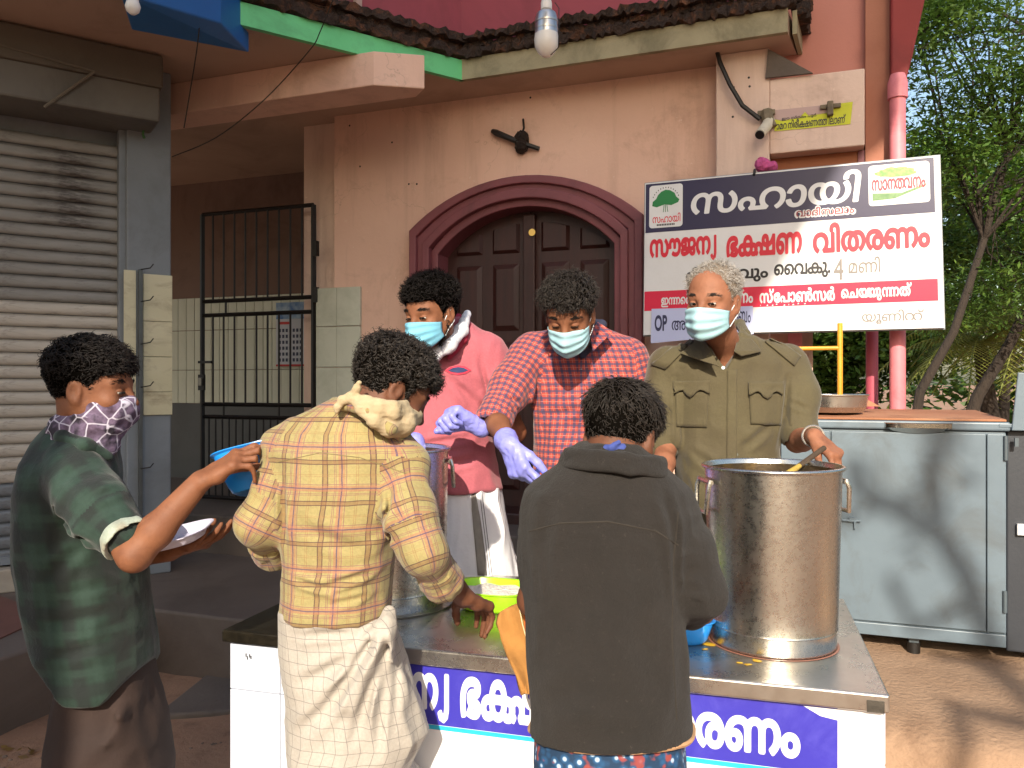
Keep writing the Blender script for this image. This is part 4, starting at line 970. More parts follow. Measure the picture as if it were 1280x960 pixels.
lk = AP(1063, 650, tF); k = MB(); k.tube([A(lk[0]-.03, tF-.016, lk[1]), A(lk[0]+.035, tF-.016, lk[1])], .005, 6); k.box(lk[0]-.005, lk[0]+.02, tF-.02, tF-.008, lk[1]-.005, lk[1]+.012, A); k.box(lk[0]+.012, lk[0]+.018, tF-.022, tF-.014, lk[1]-.03, lk[1], A); k.build('slide_bolt', m_cab, CB)
for px in (1142, 1010):
    a = AP(px, 800, tF+.03); k = MB(); k.box(a[0]-.018, a[0]+.018, tF+.02, tF+.05, .47, czb+.01, A); k.build('foot', m_cabd, CB, bev=.003)
    k = MB(); k.tube([A(a[0], tF+.035, .425), A(a[0], tF+.035, .475)], .024, 12); k.build('foot_pad', m_iron, CB, smooth=True)
# second dark unit standing right of the cabinet
CB2 = thing('dark_steel_unit', 'dark blue steel unit with a rail bracket at the right edge of the picture', 'cabinet', A(cl1+.2, tF, .43))
k = MB(); k.box(cl1+.004, cl1+.6, tF+.02, tF+cD, czb-.02, czt-.03, A); k.build('body', M('dark_unit', '2c3038', '24282f', 3, .5), CB2, bev=.006)
a = AP(1263, 517, tF-.0); b_ = AP(1278, 466, tF); k = MB(); k.prism([(a[0], czt-.03), (a[0]+.085, czt-.03), (a[0]+.07, b_[1]), (a[0]+.02, b_[1])], A, tF-.02, tF-.008); k.build('bracket_plate', m_cab, CB2, bev=.003)
k = MB(); k.box(a[0]-.04, cl1+.6, tF-.014, tF+.05, czt-.02, czt-.006, A); k.build('rail', m_cab, CB2, bev=.003)
k = MB(); k.box(a[0]+.05, cl1+.6, tF-.03, tF-.009, b_[1]-.09, b_[1]-.045, A); k.build('hasp_bar', m_cab, CB2, bev=.003)
k = MB(); ww = AP(1272, 662, tF); k.box(ww[0], ww[0]+.1, tF+.0, tF+.0185, ww[1]-.02, ww[1]+.02, A); k.build('white_label', m_swhite, CB2)
# yellow frame and shallow steel pan on top of the cabinet
YF = thing('yellow_frame', 'yellow painted tube frame standing on the grey cabinet behind the man in khaki', 'frame', on(1050, 500, tF+.25))
m_yp = M('yellow_paint', 'd79a2a', 'c98c22', 6, .5, dirt='7f5a20', damt=.3)
k = MB(); k.tube([A(on_[0], tF+.25, on_[1]) for on_ in (AP(1050, 507, tF+.25), AP(1050, 404, tF+.25))], .011, 10); k.build('upright', m_yp, YF, smooth=True)
k = MB(); k.tube([on(984, 436, tF+.25), on(1050, 435, tF+.25)], .009, 10); k.build('cross_bar', m_yp, YF, smooth=True)
pc = on(1040, 503, tF+.2); rp = .5*83/1000*pc.y
PA = thing('shallow_pan', 'wide shallow steel pan lying on top of the grey cabinet', 'pan', (pc.x, pc.y, czt+.015))
k = MB(); k.lathe([(0, .012), (rp*.86, .012), (rp*.9, .018), (rp*.93, .03), (rp*.96, .034), (rp, .078), (rp+.006, .082), (rp+.006, .086), (rp-.004, .084), (rp*.9, .03), (rp*.8, .02), (0, .02)], (pc.x, pc.y, czt+.012), 56); k.build('pan_body', m_steel, PA, smooth=True)
# ------------------------------------------------------------------ cooking pots
m_pot = NT('scratched_pot_steel'); q = m_pot.coord()
cc = m_pot.ramp(m_pot.noise(q, 5, 8, .7), [(.3, 'd4d2cc'), (.7, 'c2beb6')])
sp_ = m_pot.ramp(m_pot.noise(q, 70, 8, .8), [(.60, 0.0), (.66, .8)]); cc = m_pot.mix(sp_, cc, 'e6e0d2')
rr_ = m_pot.ramp(m_pot.noise(q, 60, 8, .8), [(.3, .22), (.7, .34)])
nb = m_pot.bump(m_pot.noise(m_pot.coord(scale=(1, 1, 7)), 25, 4), .02, .004)
m_pot.bump(m_pot.noise(q, 120, 6, .8, 1.5), .12, .002, nb); m_pot = m_pot.fin(cc, rr_, 1)
m_film = M('rusty_water_ring', '84594a', None, rough=.3)
def pot(name, label, c, r0, r1, hgt, base=False):
    th = thing(name, label, 'cooking pot', c); x, y, z = c
    pr = [(0, .004), (r0-.01, .004), (r0-.002, .001), (r0, .006), (r0, .045), (r0+.003, .048), (r0+.0015, .052)]
    for i in range(1, 9): pr.append((r0+.002+(r1-r0-.002)*i/8, .052+(hgt-.06)*i/8))
    for i in range(9): a = -math.pi/2+i*math.pi*1.4/8; pr.append((r1+.004+.005*math.cos(a), hgt-.004+.005*math.sin(a)))
    for i in range(1, 9): pr.append((r1-.004+(r0-r1)*i/8, hgt-.008-(hgt-.03)*i/8))
    pr.append((0, .02)); k = MB(); k.lathe(pr, c, 96); k.build('pot_body', m_pot, th, smooth=True)
    k = MB(); k.lathe([(r0-.012, .03), (r1-.0065, hgt-.012)], c, 64); k.build('dark_liner', M('dark_liner_steel', '5a4c3a', '3f3427', 12, .4, .7, bump=.3, dirt='8a6f3a', damt=.7, dscale=14), th, smooth=True)  # darker brown liner over the inside of the pot wall
    for a in (R(5), R(183)):
        hx, hy = math.cos(a), math.sin(a); cen = Vector((x+hx*(r1+.006), y+hy*(r1+.006), z+hgt-.055)); tn = Vector((-hy, hx, 0))
        k = MB(); k.tube([cen+tn*.045+Vector((0, 0, .02)), cen+tn*.05+Vector((hx*.006, hy*.006, 0)), cen+tn*.04+Vector((hx*.01, hy*.01, -.06)), cen-tn*.04+Vector((hx*.01, hy*.01, -.06)), cen-tn*.05+Vector((hx*.006, hy*.006, 0)), cen-tn*.045+Vector((0, 0, .02))], .006, 8); k.build('handle', m_pot, th, smooth=True)
        k = MB(); k.tube([cen+tn*.05+Vector((0, 0, .015)), cen-tn*.05+Vector((0, 0, .015))], .007, 10); k.build('handle_bracket', m_pot, th, smooth=True)
    return th
dp = 2.03; pc1 = Vector((.325*dp, dp, TZ+.001))
p_1 = pot('steel_pot', 'tall scratched steel cooking pot at the right end of the serving table', pc1, .154, .166, .445)
k = MB(); k.lathe([(.153, .0), (.156, .0012), (.160, .0)], pc1, 64); k.build('water_ring', m_film, p_1)
pc2 = Vector((-.152*2.42-.01, 2.40, TZ+.001))
p_2 = pot('steel_pot', 'tall steel cooking pot at the left, half hidden by the man in the plaid shirt', pc2, .178, .186, .46)
k = MB(); k.lathe([(.1, .0), (.205, .0), (.21, .006), (.2, .004), (.1, .003)], pc2-Vector((0, 0, .0005)), 64); k.build('base_ring', m_steel, p_2, smooth=True)
food = M('yellow_curry', 'a8882c', '8a6a1e', 30, .5, bump=.6, bscale=60, bdist=.01)
k = MB(); k.lathe([(0, .345), (.08, .348), (.157, .34)], pc1, 48); tag(k.build('curry', food, None, smooth=True), 'yellow brown curry inside the right steel pot', 'food')
# ladle
LD = thing('ladle', 'wooden handled ladle standing in the right pot, held by the man in khaki', 'ladle', P(1000, 585, 2.1))
la, lb = P(1030, 560, 2.20), P(972, 602, 2.03)
k = MB(); k.tube([la, la+(lb-la)*.55], .0075, 10); k.build('handle', M('dark_ladle', '4d3d2c', '3a2d20', 20, .6), LD, smooth=True)
k = MB(); k.tube([la+(lb-la)*.5, lb, lb+(lb-la)*.4], [.006, .012, .02], 10); k.build('blade', M('ladle_yellow', 'b59a48', '9d8238', 30, .6), LD, smooth=True)
# food spills on the table
k = MB()
for (px, py, r) in ((887, 806, .02), (946, 826, .016), (936, 831, .012), (925, 829, .01), (918, 806, .007), (880, 812, .01), (612, 755, .006)):
    d = (H-TZ)/(py-480)*1000; v = P(px, py, d); pts_ = [v+Vector((r*math.cos(a)*random.uniform(.4, 1.2), r*.8*math.sin(a)*random.uniform(.4, 1.2), 0)) for a in np.linspace(0, 5.8, 11)]
    k.add([Vector((p.x, p.y, TZ+.0012)) for p in pts_]+[Vector((v.x, v.y, TZ+.003))], [(i, (i+1) % 11, 11) for i in range(11)])
stuff(tag(k.build('food_spill', M('spilt_curry', 'c8a030', 'b08a22', 30, .4), None), 'small yellow curry spills on the steel table top near the right pot', 'food'))
# ------------------------------------------------------------------ bowls, plates
def bowl_rr(name, mat, c, a, b, h, par, tilt=None, th=.003, e=3.2, base=.72):
    """rounded-rectangular plastic bowl"""
    N = 48; prof = [(base*.0, 0), (base*.9, 0), (base, .004/h*h), (base+.08, .2*h), (.93, .75*h), (.97, h-.004), (1.05, h), (1.05, h+.002), (.965, h+.001), (.93-.03, .75*h), (base+.04, .22*h), (base*.9, .006), (0, .006)]
    V = []; F = []; K = len(prof)
    for j in range(N):
        t = 2*math.pi*j/N; cx, cy = math.cos(t), math.sin(t); q_ = (abs(cx)**e+abs(cy)**e)**(-1/e)
        for r, z in prof: v = Vector((a*r*q_*cx, b*r*q_*cy, z)); V.append((tilt @ v if tilt else v)+Vector(c))
    for j in range(N):
        for i in range(K-1): F.append((j*K+i, ((j+1) % N)*K+i, ((j+1) % N)*K+i+1, j*K+i+1))
    k = MB(); k.add(V, F); o = k.build(name, mat, par, smooth=True, recalc=True); return o
m_gp = M('lime_green_plastic', 'a5e022', '9cd61e', 4, .3, bump=0); m_gp.node_tree.nodes['Principled BSDF'].inputs['Subsurface Weight'].default_value = .15
m_bp = M('sky_blue_plastic', '1f86dc', '1a7cd0', 4, .28, bump=0); m_rice = M('cooked_rice', 'e8e4da', 'd8d3c6', 90, .7, bump=1, bscale=120, bdist=.008)
v = P(613, 767, (H-TZ)/.283); gz0 = TZ+.001
GB = thing('green_bowl', 'lime green plastic bowl filled with white rice on the table', 'bowl', (v.x, v.y+.02, gz0))
rot = Matrix.Rotation(R(-18), 3, 'Z')
bowl_rr('bowl_body', m_gp, (v.x+.005, v.y+.03, gz0), .115, .095, .06, GB, rot)
k = MB(); k.add([Vector((v.x+.005, v.y+.03, gz0))+rot @ Vector((.098*math.cos(t)*1.05, .08*math.sin(t)*1.05, .046+.004*math.sin(7*t))) for t in np.linspace(0, 2*math.pi, 40, endpoint=False)]+[Vector((v.x, v.y+.03, gz0+.062))], [(i, (i+1) % 40, 40) for i in range(40)])
o = k.build('rice', m_rice, None, smooth=True); tag(o, 'white cooked rice filling the lime green bowl', 'food')
v = P(858, 808, (H-TZ)/.330); BB = thing('blue_bowl', 'small sky blue bowl on the table beside the right pot', 'bowl', (v.x, v.y, TZ+.001))
bowl_rr('bowl_body', m_bp, (v.x+.0, v.y+.06, TZ+.001), .078, .07, .058, BB)
k = MB(); k.add([Vector((v.x+.07*math.cos(t), v.y+.06+.062*math.sin(t), TZ+.045)) for t in np.linspace(0, 2*math.pi, 30, endpoint=False)]+[Vector((v.x, v.y+.06, TZ+.062))], [(i, (i+1) % 30, 30) for i in range(30)])
tag(k.build('red_rice', M('reddish_food', 'b08070', '9a6a58', 60, .8, bump=1, bscale=100), None, smooth=True), 'reddish rice heaped in the small blue bowl by the pot', 'food')
# ------------------------------------------------------------------ people: shared anatomy and tailoring
def V3(*a): return Vector(a)
def frame(F, up=(0, 0, 1), roll=0):
    F = Vector(F).normalized(); U = Vector(up)-F*Vector(up).dot(F); U.normalize(); Rr = F.cross(U)
    m = Matrix((Rr, F, U)).transposed()
    return m @ Matrix.Rotation(roll, 3, 'Y') if roll else m
class Head:
    def __init__(s, C, F, up=(0, 0, 1), roll=0, sc=1.0):
        s.C = Vector(C); s.M = frame(F, up, roll); s.sc = sc; s.N = np.array(s.M, dtype=np.float32)
    def L(s, x, y, z): return s.C+(s.M @ Vector((x, y, z)))*s.sc
    def local(s, G): return ((G-np.array(s.C, dtype=np.float32))@s.N)/s.sc
    def ell(s, S_, c, r, k=.012, op='add'): S_.ell(s.L(*c), tuple(x*s.sc for x in r), s.N, k, op)
    def cap(s, S_, a, b, ra, rb, k=.01, op='add'): S_.cap(s.L(*a), s.L(*b), ra*s.sc, rb*s.sc, k, op=op)
    def skin(s, S_):
        s.ell(S_, (0, -.014, .03), (.0755, .095, .086), .01)
        s.ell(S_, (0, .010, .028), (.068, .080, .074), .02)
        s.ell(S_, (0, .022, -.032), (.061, .068, .080), .03)
        s.ell(S_, (0, .058, -.090), (.026, .024, .022), .03)
        for q in (1, -1):
            s.cap(S_, (q*.054, -.002, -.05), (q*.022, .056, -.092), .016, .014, .03)
            s.ell(S_, (q*.042, .064, -.030), (.022, .02, .018), .02)
            s.ell(S_, (q*.033, .094, -.004), (.018, .016, .013), .012, 'cut')
            s.ell(S_, (q*.031, .073, -.004), (.0165, .0145, .0125), .006)
            s.cap(S_, (q*.014, .083, .017), (q*.048, .070, .018), .009, .008, .014)
            s.ell(S_, (q*.012, .097, -.037), (.009, .011, .008), .008)
            # ear: rim, bowl, lobe
            s.ell(S_, (q*.079, -.012, -.008), (.009, .019, .031), .006)
            s.ell(S_, (q*.087, -.008, -.006), (.007, .011, .019), .004, 'cut')
            s.ell(S_, (q*.079, -.004, -.032), (.007, .010, .011), .006)
            s.ell(S_, (q*.078, .003, -.012), (.006, .006, .009), .004)
        s.cap(S_, (0, .088, .004), (0, .110, -.031), .0075, .0115, .016)
        s.ell(S_, (0, .076, -.066), (.024, .016, .010), .012)
    def neck(s, S_, base, r0=.052, r1=.050): S_.cap(s.L(0, -.022, -.06), base, r0, r1, .03)
def hand(S_, wrist, f, n, right=True, curls=None, sc=1.0, infl=0.0, spread=.06, thumb=(.62, .62, .35), tcurl=.5):
    f = Vector(f).normalized(); n = Vector(n); n = (n-f*n.dot(f)).normalized(); sd = f.cross(n) if right else n.cross(f)
    W = Vector(wrist); curls = curls or [(.5, .7, .5)]*4; K = lambda x: x*sc
    lat = (.030, .0105, -.0095, -.028); fw = (.088, .093, .088, .079)
    ph = ((.042, .026, .022), (.046, .030, .023), (.042, .028, .022), (.033, .021, .019)); rad = (.0088, .009, .0085, .0074)
    for i in range(4):
        b = W+f*K(fw[i])+sd*K(lat[i])
        S_.cap(W+f*K(.006)+sd*K(lat[i]*.6), b, K(.0135)+infl, K(.0118)+infl, .012)
        a = 0; p = b; r = K(rad[i])+infl; base = (f+sd*spread*(1.5-i)*.9).normalized()
        S_.ell(b-n*K(.003), (K(.0105)+infl,)*3, None, .008)
        for j in range(3):
            a += curls[i][j]; d = base*math.cos(a)+n*math.sin(a); q_ = p+d*K(ph[i][j]); r2 = r*(.93 if j < 2 else .82)
            S_.cap(p, q_, r, r2, .0035); p = q_; r = r2
    S_.ell(W+f*K(.035)+sd*K(.018)+n*K(.009), (K(.018)+infl,)*3, None, .014)
    S_.ell(W+f*K(.04)-sd*K(.018)+n*K(.006), (K(.015)+infl,)*3, None, .014)
    p = W+f*K(.026)+sd*K(.024)+n*K(.006); d = (f*thumb[0]+sd*thumb[1]+n*thumb[2]).normalized()
    for j, (ln, r) in enumerate(((.040, .0125), (.033, .0105), (.026, .0095))):
        q_ = p+d*K(ln); S_.cap(p, q_, K(r)+infl, K(r*.86)+infl, .006); p = q_; d = (d+(f*.5+n*tcurl-sd*.35)*.55).normalized()
skin_d = M('brown_skin', '6c4532', '5e3b2a', 14, .62, bump=.2, bscale=160, bdist=.003, sss=.06, spec=.3, dirt='4a291c', damt=.45, dscale=18)
skin_m = M('warm_brown_skin', '85573d', '754a34', 14, .62, bump=.2, bscale=160, bdist=.003, sss=.06, spec=.3, dirt='4a291c', damt=.45, dscale=18)
skin_o = M('older_brown_skin', '92624a', '81543e', 14, .62, bump=.35, bscale=120, bdist=.004, sss=.06, spec=.3, dirt='5c3423', damt=.55, dscale=18)
hair_k = M('black_hair', '0a0807', '221b18', 170, .55, bump=0, spec=.25)
hair_b = M('brown_black_hair', '0f0c0a', '3a322c', 170, .5, bump=0, spec=.4)
hair_g = M('grey_hair', '8d8680', 'b0aaa4', 60, .5, bump=0)
def vnorm(a): return a/(np.linalg.norm(a, axis=-1, keepdims=True)+1e-9)
CAPM = {'black_hair': M('black_hair_root', '070605', None, rough=1, bump=0, spec=0), 'brown_black_hair': M('brown_hair_root', '0c0a08', None, rough=1, bump=0, spec=0), 'grey_hair': M('grey_hair_root', '6f6459', None, rough=1, bump=0, spec=.1)}
def strands(name, roots, dirs, nrm, length, curl, crad, r, seg=6, droop=.0, mat=None, parent=None, seed=1, cap=None):
    g = np.random.default_rng(seed); n = len(roots); L = length*(.6+.7*g.random(n))[:, None]
    dirs = vnorm(dirs); side = vnorm(np.cross(dirs, nrm)); up2 = np.cross(side, dirs); ph = g.random(n)[:, None]*6.28
    pts = []
    for k in range(seg+1):
        t = k/seg; a = ph+curl*t*6.28; c = crad*min(1, t*2.5)
        p = roots+dirs*L*t+side*np.cos(a)*c+up2*np.sin(a)*c*.8; p = p-nrm*(L*t*t*.35)+np.array([0, 0, -1])*droop*L*t*t; pts.append(p)
    pts = np.stack(pts, 1)
    V = []
    for j in range(3):
        q = 2.094*j; o = side*math.cos(q)+up2*math.sin(q); tap = np.array([1-.82*(k/seg)**1.5 for k in range(seg+1)])*r
        V.append(pts+o[:, None, :]*tap[None, :, None])
    V = np.stack(V, 2).reshape(-1, 3); S1 = (seg+1)*3
    b = (np.arange(n)*S1)[:, None, None]+(np.arange(seg)*3)[None, :, None]; j = np.arange(3)[None, None, :]; j2 = (j+1) % 3
    Q = np.stack([b+j, b+j2, b+3+j2, b+3+j], -1).reshape(-1, 4)
    return V, Q
def hair(Hd, mat, parent, t_top=.022, t_side=.008, hl=.052, hl_side=.0, nape=-.075, n=3500, length=.03, curl=1.2, crad=.003, comb=(0, .6, .4), bald=None, lump=.010, lfreq=60, rr=.0011, seed=1, flat=.25, burns=-.035):
    """hairline: z above zl(y) in head coordinates"""
    def zl(x, y):
        z = np.interp(y, [-.11, -.075, -.045, -.025, -.005, .018, .03, .05, .07], [nape, nape, nape+.02, -.015, burns, burns, .015, hl-.004, hl])
        return z+np.where(y > .03, (np.abs(x)*.0), 0)
    c0 = np.array([0, -.014, .03]); r0 = np.array([.0765, .096, .087])
    def thick(q):
        u = np.clip((q[..., 2]-.0)/.09, 0, 1); th = t_side+(t_top-t_side)*u*u*(3-2*u)
        if bald is not None: th = th*bald(q)
        return th
    def fn(G):
        q = Hd.local(G); rr_ = r0+thick(q)[..., None]; v = q-c0
        low = np.clip((-q[..., 2]-.01)/.07, 0, 1)[..., None]; v = v*np.array([1, 1, 1])-low*np.array([0, .012, 0])
        a = np.sqrt(((v/rr_)**2).sum(-1)); b = np.sqrt(((v/rr_**2)**2).sum(-1))+1e-6; d = a*(a-1)/b
        g_ = (zl(q[..., 0], q[..., 1])-q[..., 2])*.7
        ear = .026-np.sqrt((q[..., 1]+.008)**2+((q[..., 2]+.012)*.8)**2)
        d = smax(smax(d, g_, .012), np.where(np.abs(q[..., 0]) > .05, ear, -1), .006)
        return (d-(ridge(q*lfreq+seed, 2)-.55)*lump*np.clip(thick(q)/.012, .2, 1))*Hd.sc
    m = .17; S_ = SDF(np.array(Hd.C)-m, np.array(Hd.C)+m, .0036); S_.put(np.array(Hd.C)-m+.01, np.array(Hd.C)+m-.01, fn, 0, m=0)
    cap = S_.mesh('hair')
    V0 = np.empty(len(cap.vertices)*3, dtype=np.float32); cap.vertices.foreach_get('co', V0); V0 = V0.reshape(-1, 3)
    Nn = np.empty(len(cap.vertices)*3, dtype=np.float32); cap.vertices.foreach_get('normal', Nn); Nn = Nn.reshape(-1, 3)
    Q0 = np.empty(len(cap.polygons)*4, dtype=np.int32); cap.polygons.foreach_get('vertices', Q0); Q0 = Q0.reshape(-1, 4)
    q = (V0-np.array(Hd.C))@Hd.N; out = ((Nn@Hd.N)*(q-c0)).sum(1); ok = out > .02
    idx = np.nonzero(ok)[0]; g = np.random.default_rng(seed); idx = g.choice(idx, n)
    rt = V0[idx]-Nn[idx]*.0015; nn = Nn[idx]; cm = Hd.N@np.array(comb, dtype=np.float32)
    # whorl: hair leaves the crown outward, plus the combing direction and some disorder
    ql = q[idx]; wh = ql-np.array([0, -.05, .115]); wh = vnorm(wh)@Hd.N.T
    dr = wh*.7+cm*.8+g.normal(0, .45, (n, 3)); dr = dr-nn*(dr*nn).sum(1, keepdims=True)*(1-flat); dr = vnorm(dr)+nn*(flat+.1*g.random((n, 1)))
    th = thick(ql)[:, None]; Ls = length*np.clip(th/t_top*1.3, .42, 1.1)
    V1, Q1 = strands('hair', rt, dr, nn, Ls, curl, crad, rr*1.1, 5, 0, seed=seed)
    V = np.concatenate([V0, V1]); Q = np.concatenate([Q0, Q1+len(V0)])
    me = fastmesh('hair', V, Q); bpy.data.meshes.remove(cap); mi = np.zeros(len(Q), dtype=np.int32); mi[len(Q0):] = 1
    return mko('hair', me, None, parent, True, [CAPM[mat.name], mat], mi)
def tufts(name, Hd, pts, d, n, length, rr, mat, parent, jit=.004, curl=.3, seed=5):
    """short hairs (brows, beard, moustache) along a path in head coordinates"""
    g = np.random.default_rng(seed); pts = np.array(pts, dtype=float); t = g.random(n)*(len(pts)-1); i = np.minimum(t.astype(int), len(pts)-2); f = (t-i)[:, None]
    p = pts[i]*(1-f)+pts[i+1]*f+g.normal(0, jit, (n, 3))*np.array([1, .3, 1]); w = p@Hd.N.T*Hd.sc+np.array(Hd.C)
    dd = np.tile(np.array(d, dtype=float), (n, 1))+g.normal(0, .3, (n, 3)); dd = dd@Hd.N.T; nn = vnorm((p*np.array([1, 1, .3]))@Hd.N.T)
    V, Q = strands(name, w, dd+nn*.35, nn, length, curl, .0006, rr, 3, seed=seed); return mko(name, fastmesh(name, V, Q), mat, parent, True)
def brows(Hd, mat, parent, th=1.0):
    for q in (1, -1): tufts('eyebrow', Hd, [(q*.014, .0935, .020), (q*.032, .089, .026), (q*.050, .074, .020)], (q*.9, -.2, .1), int(170*th), .009, .0007, mat, parent, .0022, seed=3+q)
m_eyew = M('eye_white', 'c9bfb4', None, rough=.2, bump=0); m_iris = M('dark_iris', '1d120c', None, rough=.12, bump=0)
def eyes(Hd, parent, lid, open_=.4):
    """eyeballs behind open lids, each lid a shell with a slit between"""
    for q in (1, -1):
        c = (q*.031, .0755, -.004)
        def ballmesh(nm, cc, r, mat, ph0=-90, ph1=90, sc=(1, 1, 1), flip=False):
            V = []; F = []; n1, n2 = 16, 10
            for i in range(n2+1):
                ph = R(ph0+(ph1-ph0)*i/n2)
                for j in range(n1+1):
                    a = math.pi*j/n1; v = (cc[0]+r*math.cos(a)*math.cos(ph)*sc[0], cc[1]+r*math.sin(a)*math.cos(ph)*sc[1], cc[2]+r*math.sin(ph)*sc[2]); V.append(Hd.L(*v))
            for i in range(n2):
                for j in range(n1): F.append((i*(n1+1)+j, i*(n1+1)+j+1, (i+1)*(n1+1)+j+1, (i+1)*(n1+1)+j))
            return mk(nm, V, F, mat, parent, True)
        e = ballmesh('eye', c, .0135, m_eyew, -60, 60, (1.05, 1.0, .9))
        ir = ballmesh('iris', (c[0]-.002, c[1]+.0068, c[2]-.002*(1-open_)), .0075, m_iris, -80, 80, (1, 1, 1)); setp(ir, e)
        ballmesh('eyelid', c, .0150, lid, 8+40*open_-(1-open_)*20, 85, (1.12, 1.0, .92)); ballmesh('eyelid', c, .0148, lid, -85, -14-14*open_, (1.12, 1.0, .92))
        tufts('eyelashes', Hd, [(q*.018, .0885, -.004+.006*open_-.004*(1-open_)), (q*.031, .0915, -.003+.007*open_-.004*(1-open_)), (q*.044, .085, -.005+.005*open_-.004*(1-open_))], (q*.2, .9, -.4), 60, .006, .0006, hair_k, parent, .0008, seed=8)
def surgical_mask(Hd, parent, mat, lower=-.122, seed=0, drop=0.0, puff=0.0):
    N1, N2 = 36, 26; V = []; F = []; g = random.Random(seed)
    for j in range(N2+1):
        v = j/N2
        for i in range(N1+1):
            u = -1+2*i/N1; ph = u*R(80)
            ztop = -.013-drop-.016*abs(u)**1.3; zbot = lower+.042*abs(u)**1.6; z = zbot+(ztop-zbot)*v
            nose = math.exp(-(u/.24)**2); w_ = .0735-.003*(1-v)
            fw = .105+.010*math.sin(math.pi*min(1, v*1.02))**.7+nose*(.010+.012*math.exp(-((v-.62)/.34)**2))-.026*max(0, .35-v)/.35*.6+puff
            pl = .0030*math.sin(v*math.pi*7+.5*math.sin(u*3+seed))*(1-abs(u)**3)
            cr = .0022*math.sin(u*11+v*9+seed)*math.sin(u*5-v*13+seed*2)*(.3+abs(u))
            x = (w_+pl*.3)*math.sin(ph)*(1.0+.04*(1-abs(u))); y = (fw+pl+cr)*max(0, math.cos(ph))**.62*(1-.0*v)+.0
            V.append(Hd.L(x, y, z))
    for j in range(N2):
        for i in range(N1): a = j*(N1+1)+i; F.append((a, a+1, a+N1+2, a+N1+1))
    o = mk('mask_cloth', V, F, mat, parent, True); s_ = o.modifiers.new('sol', 'SOLIDIFY'); s_.thickness = .0018; s_.offset = 1
    m_lp = M('mask_loop', 'dfe5ea', None, rough=.8, bump=0)
    for q in (1, -1):
        for zz, z2 in ((-.034-drop, .012), (-.08, -.036)):
            k = MB(); k.tube([Hd.L(q*.066, .02, zz), Hd.L(q*.076, .008, (zz+z2)/2), Hd.L(q*.083, -.018, z2), Hd.L(q*.080, -.03, -.012)], .0013, 5); k.build('ear_loop', m_lp, parent, smooth=True)
    k = MB(); k.tube([Hd.L(-.068*math.sin(R(80*.97)), .0, lower+.042) for _ in (0, 1)]+[Hd.L(0, .0, 0)], .0001, 3) if 0 else None
    return o
# cloth uv --------------------------------------------------------
def clothuv(o, rows, limbs, e=1.13):
    """u, v in metres along and around the torso or the nearest limb"""
    me = o.data; n = len(me.vertices); V = np.empty(n*3, dtype=np.float32); me.vertices.foreach_get('co', V); V = V.reshape(-1, 3)
    nl = len(me.loops); li = np.empty(nl, dtype=np.int32); me.loops.foreach_get('vertex_index', li); nf = len(me.polygons)
    Q = li.reshape(nf, -1); C = V[Q].mean(1); A_ = np.array(sorted(rows), dtype=np.float32)
    g = [np.interp(C[:, 2], A_[:, 0], A_[:, i]) for i in range(1, 5)]
    q = np.sqrt(((C[:, 0]-g[0])/g[2])**2+((C[:, 1]-g[1])/g[3])**2)
    kind = np.zeros(nf, dtype=int); best = np.full(nf, 1e9)
    for k, (a, b, r) in enumerate(limbs):
        a = np.array(a); b = np.array(b); ab = b-a; t = np.clip(((C-a)@ab)/(ab@ab), 0, 1); d = np.linalg.norm(C-a-t[:, None]*ab, axis=1)-r
        s_ = d < np.minimum(best, .03); best = np.where(s_, d, best); kind = np.where(s_ & (q > e), k+1, kind)
    UV = np.zeros((nf, Q.shape[1], 2), dtype=np.float32); P_ = V[Q]
    cx = np.interp(P_[..., 2], A_[:, 0], A_[:, 1]); cy = np.interp(P_[..., 2], A_[:, 0], A_[:, 2]); ma = A_[:, 3].mean(); mb = A_[:, 4].mean()
    ang = np.arctan2((P_[..., 0]-cx)/ma, -(P_[..., 1]-cy)/mb); a0 = ang[:, :1]; ang = a0+((ang-a0+np.pi) % (2*np.pi)-np.pi); UV[..., 0] = ang*(ma*.75+mb*.35); UV[..., 1] = P_[..., 2]
    for k, (a, b, r) in enumerate(limbs):
        s_ = kind == k+1
        if not s_.any(): continue
        a = np.array(a); b = np.array(b); ax = (b-a)/np.linalg.norm(b-a); e1 = np.cross(ax, [0, 1, .1]); e1 /= np.linalg.norm(e1); e2 = np.cross(ax, e1)
        p = P_[s_]-a; an = np.arctan2(p@e2, p@e1); a0 = an[:, :1]; an = a0+((an-a0+np.pi) % (2*np.pi)-np.pi)
        UV[s_, :, 0] = an*r+.3*k; UV[s_, :, 1] = p@ax+.1*k
    uv = me.uv_layers.new(name='UVMap'); uv.data.foreach_set('uv', UV.ravel()); return o
def prow(rows, dflt_d=None, b=None, e=2.4):
    """(py, pxl, pxr[, depth, half-depth]) -> (z, cx, cy, a, b) so that the section spans exactly those sight lines"""
    th = np.linspace(0, 2*np.pi, 96); out = []
    ct, st = np.cos(th), np.sin(th); q = (np.abs(ct)**e+np.abs(st)**e)**(-1/e); ex, ey = ct*q, st*q
    for r in rows:
        d = r[3] if len(r) > 3 else dflt_d; bb = r[4] if len(r) > 4 else b; ul, ur = (r[1]-640)/1000, (r[2]-640)/1000
        cx, a = (ul+ur)/2*d, (ur-ul)/2*d
        for _ in range(12):
            u = (cx+a*ex)/(d+bb*ey); eu, el_ = ur-u.max(), ul-u.min(); cx += (eu+el_)/2*d*.8; a = max(.02, a+(eu-el_)/2*d*.8)
        out.append((P(0, r[0], d).z, cx, d, a-.002, bb))
    return sorted(out)
def bounds(pts, m):
    A_ = np.array([list(p) for p in pts]); return A_.min(0)-m, A_.max(0)+m
